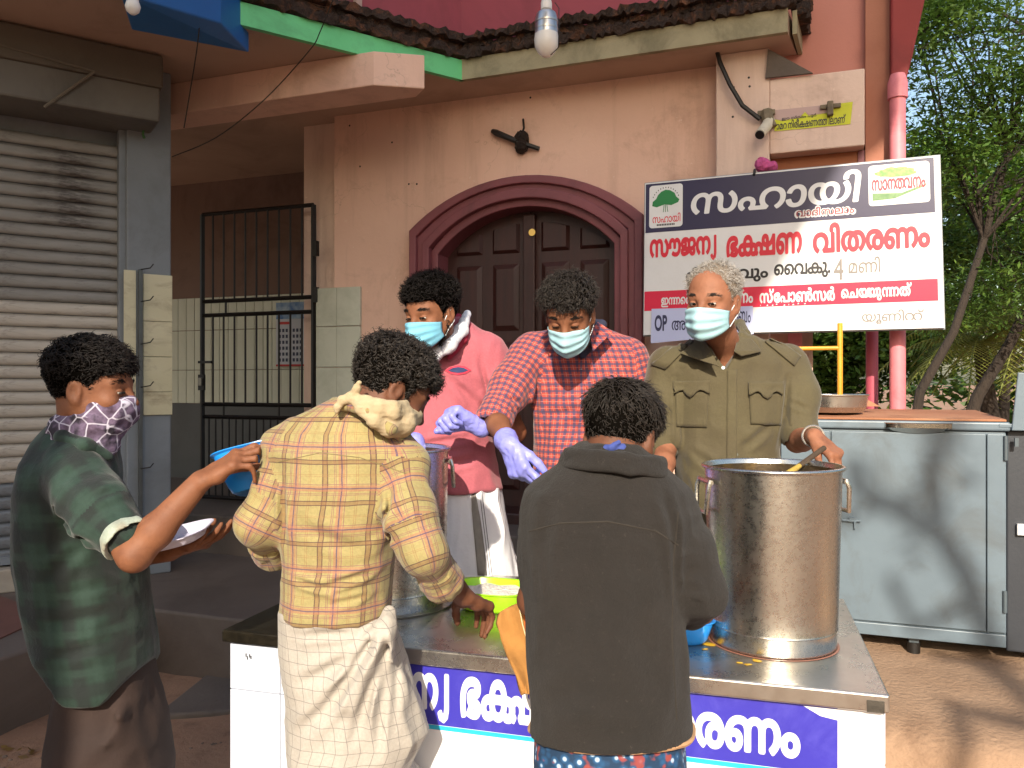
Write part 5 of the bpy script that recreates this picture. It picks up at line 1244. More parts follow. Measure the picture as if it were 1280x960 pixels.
def garment(name, mat, parent, rows, limbs=(), extra=None, h=.006, k=.03, e=2.4, fold=.010, ffreq=(9, 9, 5), creases=(), cuts=(), hem=None, seed=0, uv=True, fine=.003, yoke=None):
    pts = [(r[1]-r[3], r[2]-r[4], r[0]) for r in rows]+[(r[1]+r[3], r[2]+r[4], r[0]) for r in rows]
    for lb in limbs: pts += [tuple(Vector(p)+Vector((s_, s_, s_))*.09) for p in lb[0] for s_ in (1, -1)]
    lo, hi = bounds(pts, .05); S_ = SDF(lo, hi, h)
    if rows: S_.loft(rows, e)
    for lb in limbs: S_.chain(lb[0], lb[1], lb[2] if len(lb) > 2 else k)
    if yoke:
        a_, n_, b_ = [Vector(v) for v in yoke[:3]]; ry = yoke[3] if len(yoke) > 3 else .052; n_ = n_-Vector((0, 0, .045)); S_.cap(a_, n_, ry, ry+.012, .03); S_.cap(b_, n_, ry, ry+.012, .03); S_.cap(n_, n_-Vector((0, 0, .15)), ry+.02, ry+.02, .03)
    if extra: extra(S_)
    ff = np.array(ffreq)
    def dfn(p):
        w = fbm(p*6+seed*3.1, 2)[..., None]*1.2; r1 = ridge((p+w*.06)*ff+seed*7.7, 2)-.55; d = r1*fold*(.35+1.3*fbm(p*4+seed+40, 1))*1.2+(ridge((p+w*.03)*np.array([24, 24, 13])+seed*3, 1)-.5)*fine*1.5*fbm(p*5+seed+80, 1)*2
        for a, b, wd, amp in creases:
            a = np.array(a); b = np.array(b); ab = b-a; t = np.clip(((p-a)@ab)/(ab@ab+1e-9), 0, 1); q = p-a-t[..., None]*ab
            q[..., 1] *= .35; dist = np.sqrt((q*q).sum(-1)); fade = np.sin(np.pi*np.clip(t*.9+.05, 0, 1))
            d = d-amp*np.exp(-(dist/wd)**2)*fade+amp*.7*np.exp(-((dist-wd*1.9)/wd)**2)*fade
        return d
    S_.disp(dfn, .04)
    for c in cuts: S_.put(S_.lo+.02, S_.lo+S_.n*h-.02, c, .003, 'cut', m=0)
    o = mko(name, S_.mesh(name), mat, parent, True)
    if uv and rows: clothuv(o, rows, [(lb[0][i], lb[0][i+1], max(lb[1][i], lb[1][i+1])) for lb in limbs for i in range(len(lb[0])-1)])
    return o
def body(person, mat, Hd, neck, shoulders, arms, hips, feet, hands=(), h=.0049, core=None, glove=()):
    """one continuous skin surface. arms: [(shoulder, elbow, wrist)]; hands: list of kwargs"""
    pts = [Hd.C+Vector((.15, .15, .15)), Hd.C-Vector((.15, .15, .15)), neck]+[p for a in arms for p in a]+[Vector(h_['tip']) for h_ in hands if 'tip' in h_]+list(hips)+list(feet)
    lo, hi = bounds(pts, .12); lo[2] = min(f.z for f in feet)-.04; hi[2] = Hd.C.z+.16
    S_ = SDF(lo, hi, h); Hd.skin(S_); Hd.neck(S_, neck)
    a, b = shoulders; a, b = Vector(a), Vector(b); S_.cap(a*.9+b*.1, b*.9+a*.1, .034, .034, .03); mid = (Vector(hips[0])+Vector(hips[1]))/2; low = neck*.75+mid*.25; S_.cap(neck-Vector((0, 0, .03)), low, .04, .065, .03); S_.cap(low, mid, .065, .075, .04)
    for s_, e_, w_ in arms: S_.chain([s_, e_], [.034, .034], .02); m_ = Vector(e_)*.68+Vector(w_)*.32; S_.chain([e_, m_, w_], [.0325, .0345, .0235], .015)
    for hp, ft in zip(hips, feet):
        kn = (Vector(hp)+Vector(ft))/2+Vector((0, .0, .02)); S_.chain([hp, kn, ft], [.062, .046, .034], .03)
        fd = core or Vector((0, .2, 0)); S_.cap(Vector(ft)+Vector((0, 0, -.0)), Vector(ft)+fd.normalized()*.14+Vector((0, 0, -.035)), .034, .022, .02)
        S_.ell(Vector(ft)-fd.normalized()*.03+Vector((0, 0, -.025)), (.03, .03, .028), None, .02)
    for h_ in hands: hand(S_, **{k: v for k, v in h_.items() if k != 'tip'})
    return mko('body', S_.mesh('body'), mat, person, True)
def planar_uv(o):
    me = o.data; uv = me.uv_layers.new(name='UVMap')
    for l in me.loops: v = me.vertices[l.vertex_index].co; uv.data[l.index].uv = (v.x+v.y*.5, v.z)
def patchpoly(name, tree, poly, mat, parent, lift=.003):
    V = []; cx = sum(p[0] for p in poly)/len(poly); cy = sum(p[1] for p in poly)/len(poly); src = Vector((0, 0, H))
    for px, py in poly+[(cx, cy)]:
        l, n, _, _ = tree.ray_cast(src, (P(px, py, 1)-src).normalized())
        if l is None: return
        V.append(l+n*lift)
    n_ = len(poly); o = mk(name, V, [(i, (i+1) % n_, n_) for i in range(n_)], mat, parent); s_ = o.modifiers.new('sol', 'SOLIDIFY'); s_.thickness = .002; s_.offset = 0; return o
def patch(name, target, quad, mat, parent, nu=10, nv=10, lift=.003, src=None, thick=.002):
    """a sewn-on piece laid on the garment: quad given by four directions from an eye point"""
    bv = target; src = src or Vector((0, 0, H)); V = []; F = []
    def hit(px, py):
        d = P(px, py, 1)-src; h_ = bv.ray_cast(src, d.normalized()); return h_
    for j in range(nv+1):
        for i in range(nu+1):
            u, v = i/nu, j/nv
            px = quad[0][0]*(1-u)*(1-v)+quad[1][0]*u*(1-v)+quad[2][0]*u*v+quad[3][0]*(1-u)*v; py = quad[0][1]*(1-u)*(1-v)+quad[1][1]*u*(1-v)+quad[2][1]*u*v+quad[3][1]*(1-u)*v
            l, n, _, _ = hit(px, py)
            if l is None: l = V[-1] if V else P(px, py, 2); n = Vector((0, -1, 0))
            V.append(l+n*lift)
    for j in range(nv):
        for i in range(nu): a = j*(nu+1)+i; F.append((a, a+1, a+nu+2, a+nu+1))
    o = mk(name, V, F, mat, parent, True); s_ = o.modifiers.new('sol', 'SOLIDIFY'); s_.thickness = thick; s_.offset = 0; planar_uv(o); return o
def bvh(o):
    me = o.data; n = len(me.vertices); V = np.empty(n*3, dtype=np.float32); me.vertices.foreach_get('co', V)
    Q = np.empty(len(me.loops), dtype=np.int32); me.loops.foreach_get('vertex_index', Q); return BVHTree.FromPolygons([Vector(v) for v in V.reshape(-1, 3)], Q.reshape(-1, 4).tolist())
def seam(name, tree, pxs, r, mat, parent, lift=.001):
    pts = []
    for i in range(len(pxs)-1):
        for t in np.linspace(0, 1, 8, endpoint=(i == len(pxs)-2)):
            px = pxs[i][0]*(1-t)+pxs[i+1][0]*t; py = pxs[i][1]*(1-t)+pxs[i+1][1]*t
            l, n, _, _ = tree.ray_cast(Vector((0, 0, H)), (P(px, py, 1)-Vector((0, 0, H))).normalized())
            if l is not None: pts.append(l+n*lift)
    if len(pts) < 2: return
    k = MB(); k.tube(pts, r, 6); return k.build(name, mat, parent, smooth=True)
def button(tree, px, py, r, mat, parent):
    l, n, _, _ = tree.ray_cast(Vector((0, 0, H)), (P(px, py, 1)-Vector((0, 0, H))).normalized())
    if l is None: return
    k = MB(); k.tube([l, l+n*.004], r, 12); k.build('button', mat, parent)
# fabrics ----------------------------------------------------------
def fabric(name, base, us, vs, per, base2=None, rough=.85, weave=900, noise_=.12, soft=None):
    """woven check: us, vs = [(centre, half-width, colour, strength)] in parts of the period"""
    t = NT(name); uv = t.n('ShaderNodeTexCoord').outputs['UV']; sp = t.n('ShaderNodeSeparateXYZ'); t.l(uv, sp.inputs[0])
    q = t.coord(); c = t.ramp(t.noise(q, 7, 5), [(.3, base), (.7, base2 or base)])
    wob = t.math('MULTIPLY', t.math('SUBTRACT', t.noise(q, 14, 3), .5), .0055)
    for axis, lst in ((0, us), (1, vs)):
        f = t.math('FRACT', t.math('DIVIDE', t.math('ADD', t.math('ADD', sp.outputs[axis], wob), 9.0), per))
        for ce, hw, col, st in lst:
            k = t.n('ShaderNodeMath', operation='COMPARE'); t.l(f, k.inputs[0]); k.inputs[1].default_value = ce; k.inputs[2].default_value = hw
            if soft:
                dd = t.math('ABSOLUTE', t.math('SUBTRACT', f, ce)); mr = t.n('ShaderNodeMapRange'); t.l(dd, mr.inputs[0]); mr.inputs[1].default_value = hw*(1-soft); mr.inputs[2].default_value = hw*(1+soft); mr.inputs[3].default_value = 1; mr.inputs[4].default_value = 0; fac = mr.outputs[0]
            else: fac = k.outputs[0]
            c = t.mix(t.math('MULTIPLY', fac, st), c, col)
    if noise_:
        c = t.mix(noise_, c, t.ramp(t.noise(q, 160, 3, .7), [(.35, '222222'), (.65, 'dddddd')]), 'OVERLAY')
    nb = t.bump(t.noise(q, 45, 5, .65, .8), .35, .006); t.bump(t.noise(q, weave, 2), .15, .0015, nb)
    MATS[name] = t.fin(c, rough); t.b.inputs['Sheen Weight'].default_value = .15; return MATS[name]
m_mask = M('surgical_blue', '74b4cc', '6aaac2', 12, .85, bump=.15, bscale=200, bdist=.001)
m_mask2 = M('surgical_pale_blue', '9fc6ce', '95bcc6', 12, .85, bump=.15, bscale=200, bdist=.001)
m_glove = M('lilac_nitrile', '8d8ede', '8284d4', 20, .4, bump=.4, bscale=90, bdist=.003)
m_dark = m_iron
PLAT = .25
# ---- man in pink polo ---------------------------------------------
def man_pink():
    pr = thing('person', 'man in a pink polo shirt and white wrap behind the left pot, looking down', 'person', (-.27, 2.85, PLAT))
    Hd = Head(P(539, 391, 2.64), (-.55, -.80, -.24), roll=R(0), sc=.93)
    nk = P(556, 446, 2.80); sl_, sr_ = P(505, 452, 2.86), P(612, 452, 2.84)
    el, wr_ = P(645, 540, 2.74), P(594, 531, 2.54); e2, w2 = P(492, 565, 2.8), P(520, 560, 2.55)
    hd = dict(wrist=wr_, f=(-.78, -.25, .42), n=(-.3, -.55, -.6), right=False, curls=[(1.1, 1.3, .8), (1.2, 1.4, .9), (1.2, 1.4, .9), (1.2, 1.4, .9)], sc=.98, thumb=(.8, .3, .55))
    hd2 = dict(wrist=w2, f=(.2, -.5, -.8), n=(.5, -.6, .1), right=True, sc=.95)
    body(pr, skin_m, Hd, nk, (sl_, sr_), [(sr_, el, wr_), (sl_, e2, w2)], [P(555, 640, 2.88), P(595, 640, 2.88)], [V3(-.33, 2.86, PLAT+.06), V3(-.13, 2.86, PLAT+.06)], [dict(hd), hd2], core=V3(-.2, -1, 0))
    hair(Hd, hair_k, pr, .026, .008, hl=.056, n=2700, length=.024, curl=1.0, crad=.0035, comb=(.1, .2, .6), lump=.012, lfreq=70, seed=2, flat=.45, burns=-.055)
    brows(Hd, hair_k, pr, 1.4); eyes(Hd, pr, skin_m, .35)
    mk_ = surgical_mask(Hd, pr, m_mask, seed=1); mk_.name = 'mask'
    for q in (1, -1): tufts('beard', Hd, [(q*.067, .008, -.03), (q*.062, .012, -.065), (q*.045, .035, -.1)], (0, .1, -1), 700, .012, .0009, hair_k, pr, .008, seed=6)
    rows = prow([(398, 540, 582, 2.82, .05), (412, 522, 600, 2.84, .085), (424, 507, 617, 2.85, .11), (440, 494, 630, 2.86, .125), (470, 492, 622, 2.86, .135), (510, 497, 612, 2.86, .135), (550, 500, 614, 2.86, .145), (590, 503, 622, 2.85, .15), (611, 503, 627, 2.85, .15)])
    m_pk = fabric('pink_pique', 'ae5c66', [], [], 1, 'a3535e', noise_=.1)
    m_pr = M('dark_red_collar', '9a1f3a', '8a1a34', 20, .85, bump=.3)
    sl1 = P(636, 497, 2.80)
    o = garment('polo_shirt', m_pk, pr, rows, [([P(606, 440, 2.84), P(630, 495, 2.80)], [.068, .062]), ([P(515, 448, 2.86), P(500, 505, 2.84)], [.066, .06])], yoke=(sl_, nk, sr_), fold=.011, ffreq=(8, 8, 4), seed=2,
        creases=[(P(560, 470, 2.72), P(610, 520, 2.74), .012, .008), (P(505, 560, 2.7), P(600, 545, 2.7), .011, .008), (P(520, 590, 2.7), P(610, 570, 2.7), .012, .007), (P(600, 450, 2.75), P(612, 500, 2.78), .010, .010)])
    tr = bvh(o)
    # shoulder seam, cuffs, collar, embroidered emblem
    S_ = SDF(np.array(sl1)-.12, np.array(sl1)+.12, .004)
    d_ = (P(630, 495, 2.80)-P(606, 440, 2.84)).normalized(); c0 = P(631, 493, 2.80); S_.cap(c0, c0+d_*.018, .066, .067, 0); S_.cap(c0-d_*.05, c0+d_*.12, .060, .060, 0, op='cut')
    sobj('sleeve_cuff', S_, m_pr, pr)
    S_ = SDF(np.array(nk)-.16, np.array(nk)+.16, .004)
    cs = [P(596, 424, 2.80), P(580, 404, 2.86), P(560, 398, 2.88), P(572, 402, 2.76), P(570, 425, 2.71), P(556, 446, 2.70)]
    S_.chain([P(552, 400, 2.88), P(572, 398, 2.86), P(583, 408, 2.79), P(578, 424, 2.73), P(562, 446, 2.69)], [.014, .015, .015, .015, .010], .01)
    S_.chain([P(552, 400, 2.88), P(532, 404, 2.84), P(522, 420, 2.76), P(536, 440, 2.70)], [.014, .014, .014, .010], .01); S_.disp(lambda p: (ridge(p*25)-.5)*.006); sobj('collar', S_, m_pr, pr)
    patchpoly('emblem', tr, [(556, 463), (563, 459), (572, 457), (581, 458), (589, 463), (582, 467), (572, 469), (563, 467)], M('emblem_red', 'c02a44', None), pr, .0025)
    patchpoly('emblem', tr, [(560, 463), (566, 460), (572, 459), (579, 460), (585, 463), (579, 465.5), (572, 466.5), (565, 465)], M('emblem_navy', '22305a', None), pr, .004)
    # white towel wrapped round the neck
    S_ = SDF(np.array(nk)-.2, np.array(nk)+.2, .004)
    S_.chain([P(584, 392, 2.80), P(577, 412, 2.72), P(562, 431, 2.66), P(543, 444, 2.65)], [.013, .020, .022, .018], .02); S_.chain([P(543, 444, 2.65), P(524, 432, 2.68), P(519, 412, 2.74)], [.018, .018, .013], .02)
    S_.chain([P(583, 402, 2.79), P(570, 424, 2.70), P(548, 436, 2.64)], [.010, .013, .012], .005)
    S_.disp(lambda p: (ridge(p*np.array([18, 18, 50])+3)-.5)*.006); sobj('neck_towel', S_, M('white_towel', 'd5d6dc', 'c8cad2', 15, .95, bump=.5, bscale=150), pr)
    # gloves
    for a in (hd, hd2):
        W_ = Vector(a['wrist']); f_ = Vector(a['f']).normalized(); S_ = SDF(np.array(W_)-.19, np.array(W_)+.19, .0034); b_ = dict(a); b_['infl'] = .0022; hand(S_, **b_)
        S_.cap(W_-f_*.022, W_+f_*.01, .031, .028, .01); S_.disp(lambda p: (ridge(p*70)-.5)*.0035, .01); sobj('glove', S_, m_glove, pr)
    # white wrap with a grey border
    m_mun = M('white_cotton', 'dedde2', 'd4d3da', 6, .9, bump=.5, bscale=60, bdist=.004)
    rw = [(PLAT+.12, -.24, 2.86, .24, .17), (.70, -.215, 2.86, .215, .16)]+prow([(722, 520, 650, 2.86, .155), (660, 528, 636, 2.86, .15), (608, 530, 624, 2.86, .14)])
    o = garment('white_wrap', m_mun, pr, rw, fold=.02, ffreq=(16, 16, 2.0), seed=5, fine=.001, uv=False); t2 = bvh(o)
    patch('grey_border', t2, [(597, 719), (609, 719), (595, 614), (588, 614)], M('grey_border', '8a857f', '7c7772', 30, .9), pr, 4, 14, .003)
    for x0, x1 in ((612, 599), (615, 602)): seam('border_line', t2, [(x0, 719), (x1, 614)], .0012, M('border_dark', '4a4a4c', None), pr, .001)
man_pink()
# ---- man in red check shirt --------------------------------------
def man_check():
    pr = thing('person', 'man in a red and blue checked shirt and lilac gloves reaching down over the table', 'person', (.25, 2.8, PLAT))
    Hd = Head(P(712, 392, 2.48), (-.24, -.84, -.52), up=(0, -.3, 1), roll=R(4), sc=.90)
    nk = P(722, 436, 2.70); sl_, sr_ = P(655, 448, 2.74), P(785, 452, 2.76)
    el, wr_ = P(618, 522, 2.55), P(636, 556, 2.33); e2, w2 = P(800, 560, 2.72), P(765, 590, 2.46)
    hd = dict(wrist=wr_, f=(.32, -.35, -.75), n=(.55, .1, -.4), right=True, curls=[(.5, .7, .3), (.7, .8, .4), (.9, 1.0, .5), (1.0, 1.1, .6)], sc=1.0, thumb=(.8, .3, .5), tcurl=.2)
    hd2 = dict(wrist=w2, f=(-.5, -.6, -.4), n=(-.2, .2, -.9), right=False, sc=.95)
    body(pr, skin_m, Hd, nk, (sl_, sr_), [(sl_, el, wr_), (sr_, e2, w2)], [P(690, 640, 2.8), P(740, 640, 2.8)], [V3(.15, 2.86, PLAT+.06), V3(.34, 2.84, PLAT+.06)], [dict(hd), hd2], core=V3(-.1, -1, 0))
    hair(Hd, hair_b, pr, .022, .005, hl=.058, n=2800, length=.034, curl=1.3, crad=.005, comb=(.5, .5, .2), lump=.014, lfreq=48, seed=4, flat=.3, rr=.0014, burns=-.05)
    brows(Hd, hair_k, pr, 1.3); eyes(Hd, pr, skin_m, .2); surgical_mask(Hd, pr, m_mask2, seed=3).name = 'mask'
    for q in (1, -1): tufts('beard', Hd, [(q*.067, .008, -.03), (q*.062, .012, -.065), (q*.045, .035, -.1)], (0, .1, -1), 600, .010, .0009, hair_k, pr, .008, seed=6)
    rows = prow([(408, 692, 752, 2.74, .05), (418, 672, 775, 2.75, .08), (430, 654, 792, 2.76, .10), (448, 648, 800, 2.76, .115), (480, 660, 800, 2.76, .125), (520, 666, 800, 2.76, .125), (560, 668, 785, 2.76, .125), (600, 668, 775, 2.76, .125), (640, 668, 778, 2.77, .13)])
    m_ck = fabric('red_blue_check', 'ac4438', [(.25, .17, '333a58', .78), (.75, .05, 'd98a7a', .45)], [(.25, .17, '333a58', .72), (.75, .05, 'd98a7a', .45)], .0225, 'a23e34', noise_=.1)
    limbs = [([P(668, 440, 2.74), P(640, 482, 2.66), P(622, 516, 2.57)], [.070, .066, .054]), ([P(785, 446, 2.76), P(802, 500, 2.75), P(805, 555, 2.72)], [.066, .062, .052])]
    o = garment('check_shirt', m_ck, pr, rows, limbs, yoke=(sl_, nk, sr_), fold=.012, ffreq=(8, 8, 5), seed=3, h=.0055,
        creases=[(P(672, 470, 2.66), P(668, 560, 2.66), .008, .014), (P(640, 470, 2.6), P(668, 455, 2.66), .008, .009), (P(628, 495, 2.52), P(655, 505, 2.58), .007, .009), (P(622, 510, 2.5), P(650, 522, 2.55), .006, .008), (P(685, 520, 2.65), P(770, 500, 2.65), .012, .007), (P(690, 570, 2.65), P(770, 590, 2.65), .012, .007), (P(770, 460, 2.66), P(795, 520, 2.66), .010, .010)])
    tr = bvh(o); d_ = (limbs[0][0][2]-limbs[0][0][1]).normalized(); c0 = limbs[0][0][2]
    S_ = SDF(np.array(c0)-.12, np.array(c0)+.12, .004); S_.cap(c0-d_*.012, c0+d_*.022, .0575, .060, 0); S_.cap(c0-d_*.05, c0+d_*.1, .044, .044, .004, op='cut'); S_.disp(lambda p: (ridge(p*30)-.5)*.008)
    cf = sobj('rolled_cuff', S_, m_ck, pr); clothuv(cf, rows, [(c0-d_*.1, c0+d_*.1, .06)], -1)
    m_ci = M('navy_collar_lining', '2c2f45', '24273a', 20, .85)
    for q, pts in ((1, [(747, 403), (766, 415), (741, 440), (736, 418)]), (-1, [(692, 408), (684, 424), (712, 447), (716, 428)])):
        V = [P(x, y, dd) for (x, y), dd in zip(pts, (2.66, 2.60, 2.56, 2.58))]; ctr = sum(V, Vector())/4
        k = MB(); off_ = Vector((0, -.006, .002)); k.box8([*V, *[v+off_ for v in V]]) ; ob = k.build('collar', m_ck, pr, bev=.003); planar_uv(ob)
    S_ = SDF(np.array(nk)-.13, np.array(nk)+.13, .004); S_.chain([P(700, 440, 2.61), P(692, 412, 2.70), P(722, 400, 2.78), P(752, 406, 2.70), P(748, 422, 2.62), P(728, 444, 2.61)], [.012, .016, .016, .016, .016, .012], .01); sobj('collar_band', S_, m_ci, pr)
    patch('placket', tr, [(721, 600), (729, 600), (731, 446), (723, 446)], m_ck, pr, 4, 20, .003)
    for y in (462, 498, 535, 570): button(tr, 726, y, .004, m_w, pr)
    patch('chest_pocket', tr, [(748, 520), (782, 517), (782, 478), (748, 480)], m_ck, pr, 8, 8, .003)
    for a in (hd, hd2):
        W_ = Vector(a['wrist']); f_ = Vector(a['f']).normalized(); S_ = SDF(np.array(W_)-.2, np.array(W_)+.2, .0034); b_ = dict(a); b_['infl'] = .0022; hand(S_, **b_)
        ax = (Vector(el if a is hd else e2)-W_).normalized(); S_.cap(W_+ax*.04, W_, .036, .029, .012); S_.disp(lambda p: (ridge(p*75)-.5)*.004, .01); sobj('glove', S_, m_glove, pr)
    garment('trousers', M('dark_trousers', '2a2528', '231f22', 9, .9), pr, [(PLAT+.08, .24, 2.8, .13, .1)]+prow([(645, 670, 775, 2.78, .12), (720, 672, 775, 2.8, .12)]), fold=.01, h=.008, uv=False)
man_check()
# ---- older man in khaki shirt --------------------------------------
def man_khaki():
    pr = thing('person', 'grey haired man in a khaki shirt stirring the right pot', 'person', (.65, 2.66, PLAT))
    Hd = Head(P(891, 377, 2.46), (-.58, -.80, -.12), roll=R(-3), sc=.94)
    nk = P(908, 438, 2.60); sl_, sr_ = P(838, 465, 2.64), P(982, 462, 2.62)
    el, wr_ = P(996, 552, 2.55), P(1018, 545, 2.33); e2, w2 = P(832, 560, 2.60), P(825, 620, 2.40)
    hd = dict(wrist=wr_, f=(.42, -.62, -.55), n=(-.35, .45, -.75), right=False, curls=[(.55, .9, .5), (.7, 1.0, .6), (.8, 1.1, .6), (.9, 1.1, .6)], sc=.98, thumb=(.9, .1, .6), tcurl=.6)
    hd2 = dict(wrist=w2, f=(-.1, -.5, -.8), n=(.6, -.2, .1), right=True, sc=.95)
    body(pr, skin_o, Hd, nk, (sl_, sr_), [(sr_, el, wr_), (sl_, e2, w2)], [P(870, 640, 2.7), P(930, 640, 2.7)], [V3(.55, 2.72, PLAT+.06), V3(.78, 2.70, PLAT+.06)], [hd, hd2], core=V3(-.1, -1, 0))
    bald = lambda q: np.clip(1.15-np.clip((q[..., 1]+.03)/.09, 0, 1)*np.clip((.062-np.abs(q[..., 0]))/.02+.3, 0, 1), .12, 1)
    hair(Hd, hair_g, pr, .011, .004, hl=.080, n=2800, length=.026, curl=.8, crad=.003, comb=(.2, -.6, .5), bald=bald, lump=.004, lfreq=60, seed=6, flat=.45, rr=.0009, burns=-.04)
    brows(Hd, hair_b, pr, .9); eyes(Hd, pr, skin_o, .5); surgical_mask(Hd, pr, m_mask2, seed=5, puff=.004).name = 'mask'
    rows = prow([(418, 880, 938, 2.62, .05), (428, 858, 962, 2.64, .08), (438, 838, 982, 2.65, .10), (455, 826, 992, 2.65, .12), (480, 834, 990, 2.65, .135), (520, 842, 982, 2.65, .14), (560, 843, 974, 2.65, .145), (600, 845, 975, 2.65, .15), (660, 845, 978, 2.66, .15)])
    m_kh = fabric('khaki_drill', '50482f', [], [], 1, '483f2a', noise_=.1)
    m_kd = M('khaki_seam', '5a5036', '524931', 20, .9, bump=.3)
    limbs = [([P(836, 458, 2.65), P(828, 500, 2.64), P(827, 548, 2.62)], [.064, .062, .052]), ([P(982, 456, 2.64), P(996, 495, 2.60), P(998, 532, 2.56)], [.066, .064, .056])]
    vneck = lambda G: np.where(np.abs(G[..., 0]-P(905, 430, 2.5).x) < .3, smax(smax(np.abs(G[..., 0]-P(906, 430, 2.52).x-.004)-.055*np.clip((G[..., 2]-P(905, 462, 2.52).z)/.09, 0, 1), G[..., 1]-2.6, .004), P(905, 462, 2.52).z-G[..., 2], .004), 1)
    o = garment('khaki_shirt', m_kh, pr, rows, limbs, yoke=(sl_, nk, sr_), fold=.012, ffreq=(8, 8, 5), seed=8, h=.0055, cuts=[vneck],
        creases=[(P(846, 470, 2.55), P(850, 600, 2.52), .007, .016), (P(985, 470, 2.55), P(978, 560, 2.52), .008, .012), (P(860, 560, 2.5), P(900, 590, 2.5), .012, .008), (P(930, 560, 2.5), P(968, 530, 2.5), .012, .008), (P(985, 500, 2.5), P(1012, 512, 2.5), .008, .008), (P(880, 610, 2.5), P(960, 600, 2.5), .014, .008)])
    tr = bvh(o)
    patch('placket', tr, [(908, 640), (921, 640), (921, 462), (909, 462)], m_kh, pr, 5, 24, .004)
    for x, y in ((901, 460), (909, 492), (916, 526), (917, 568), (917, 610)): button(tr, x+3, y, .0055, M('grey_button', '6d7472', None, rough=.3, bump=0), pr)
    for q, (x0, x1, y0, y1) in ((0, (843, 884, 484, 533)), (1, (936, 975, 486, 530))):
        patch('chest_pocket', tr, [(x0+2, y1), (x1, y1+1), (x1+2, y0+6), (x0, y0+6)], m_kh, pr, 10, 10, .005, thick=.004)
        xm = (x0+x1)/2
        fl = patch('pocket_flap', tr, [(x0-2, y0+8), (x1+3, y0+8), (x1+3, y0-8), (x0-2, y0-8)], m_kh, pr, 12, 5, .010, thick=.005)
        me = fl.data
        for i in range(13):
            u = i/12; dz = .012*math.sin(math.pi*u*2)**2*(1 if .0 < u < 1 else 0)-.012*math.exp(-((u-.5)/.12)**2)
            for j in (0, 1, 2): me.vertices[j*13+i].co.z += dz*(1-j/3); me.vertices[j*13+i].co.y -= .006*(1-j/3)
    for q, qd in ((0, [(815, 456), (832, 462), (868, 428), (856, 423)]), (1, [(955, 428), (968, 423), (1000, 446), (992, 458)])): patch('epaulette', tr, qd, m_kh, pr, 8, 5, .006, thick=.004)
    def flap(pts, ds):
        V = [P(x, y, d) for (x, y), d in zip(pts, ds)]; k = MB(); n = len(V); o_ = Vector((0, -.007, .002))
        k.add(V+[v+o_ for v in V], [tuple(range(n)), tuple(range(2*n-1, n-1, -1))]+[(i, i+n, (i+1) % n+n, (i+1) % n) for i in range(n)]); return k.build('collar', m_kh, pr, bev=.003)
    flap([(925, 408), (936, 420), (952, 440), (926, 446), (917, 440), (922, 424)], (2.62, 2.60, 2.53, 2.50, 2.49, 2.54))
    flap([(878, 420), (873, 424), (849, 442), (878, 452), (899, 459), (888, 440)], (2.60, 2.58, 2.53, 2.49, 2.47, 2.50))
    S_ = SDF(np.array(nk)-.14, np.array(nk)+.14, .004); S_.chain([P(876, 424, 2.60), P(890, 412, 2.72), P(925, 405, 2.72), P(932, 418, 2.62)], [.016]*4, .01); S_.chain([P(932, 418, 2.62), P(924, 440, 2.53)], [.014, .008], .01); S_.chain([P(876, 424, 2.60), P(892, 446, 2.50)], [.014, .008], .01); sobj('collar_stand', S_, m_kh, pr)
    for c0, d_, r in ((limbs[1][0][2], (limbs[1][0][2]-limbs[1][0][1]).normalized(), .058), (limbs[0][0][2], Vector((0, 0, -1)), .054)):
        S_ = SDF(np.array(c0)-.12, np.array(c0)+.12, .004); S_.cap(c0-d_*.01, c0+d_*.022, r, r+.003, 0); S_.cap(c0-d_*.05, c0+d_*.1, r-.012, r-.012, .004, op='cut'); S_.disp(lambda p: (ridge(p*26)-.5)*.006); sobj('sleeve_hem', S_, m_kh, pr)
    # bracelet
    ax = (wr_-el).normalized(); s1 = ax.orthogonal().normalized(); s2 = ax.cross(s1); c_ = wr_-ax*.012; k = MB()
    k.tube([c_+(s1*math.cos(a)+s2*math.sin(a))*.031 for a in np.linspace(0, 2*math.pi, 24)], .0032, 6); k.build('bracelet', M('silver_bracelet', 'c9c6c0', None, rough=.25, metal=.8, bump=0), pr, smooth=True)
    garment('trousers', M('khaki_trousers', '5a5038', '4f4631', 9, .9), pr, [(PLAT+.08, .66, 2.7, .14, .1)]+prow([(655, 846, 976, 2.68, .13), (720, 848, 972, 2.7, .13)]), fold=.01, h=.008, uv=False)
man_khaki()
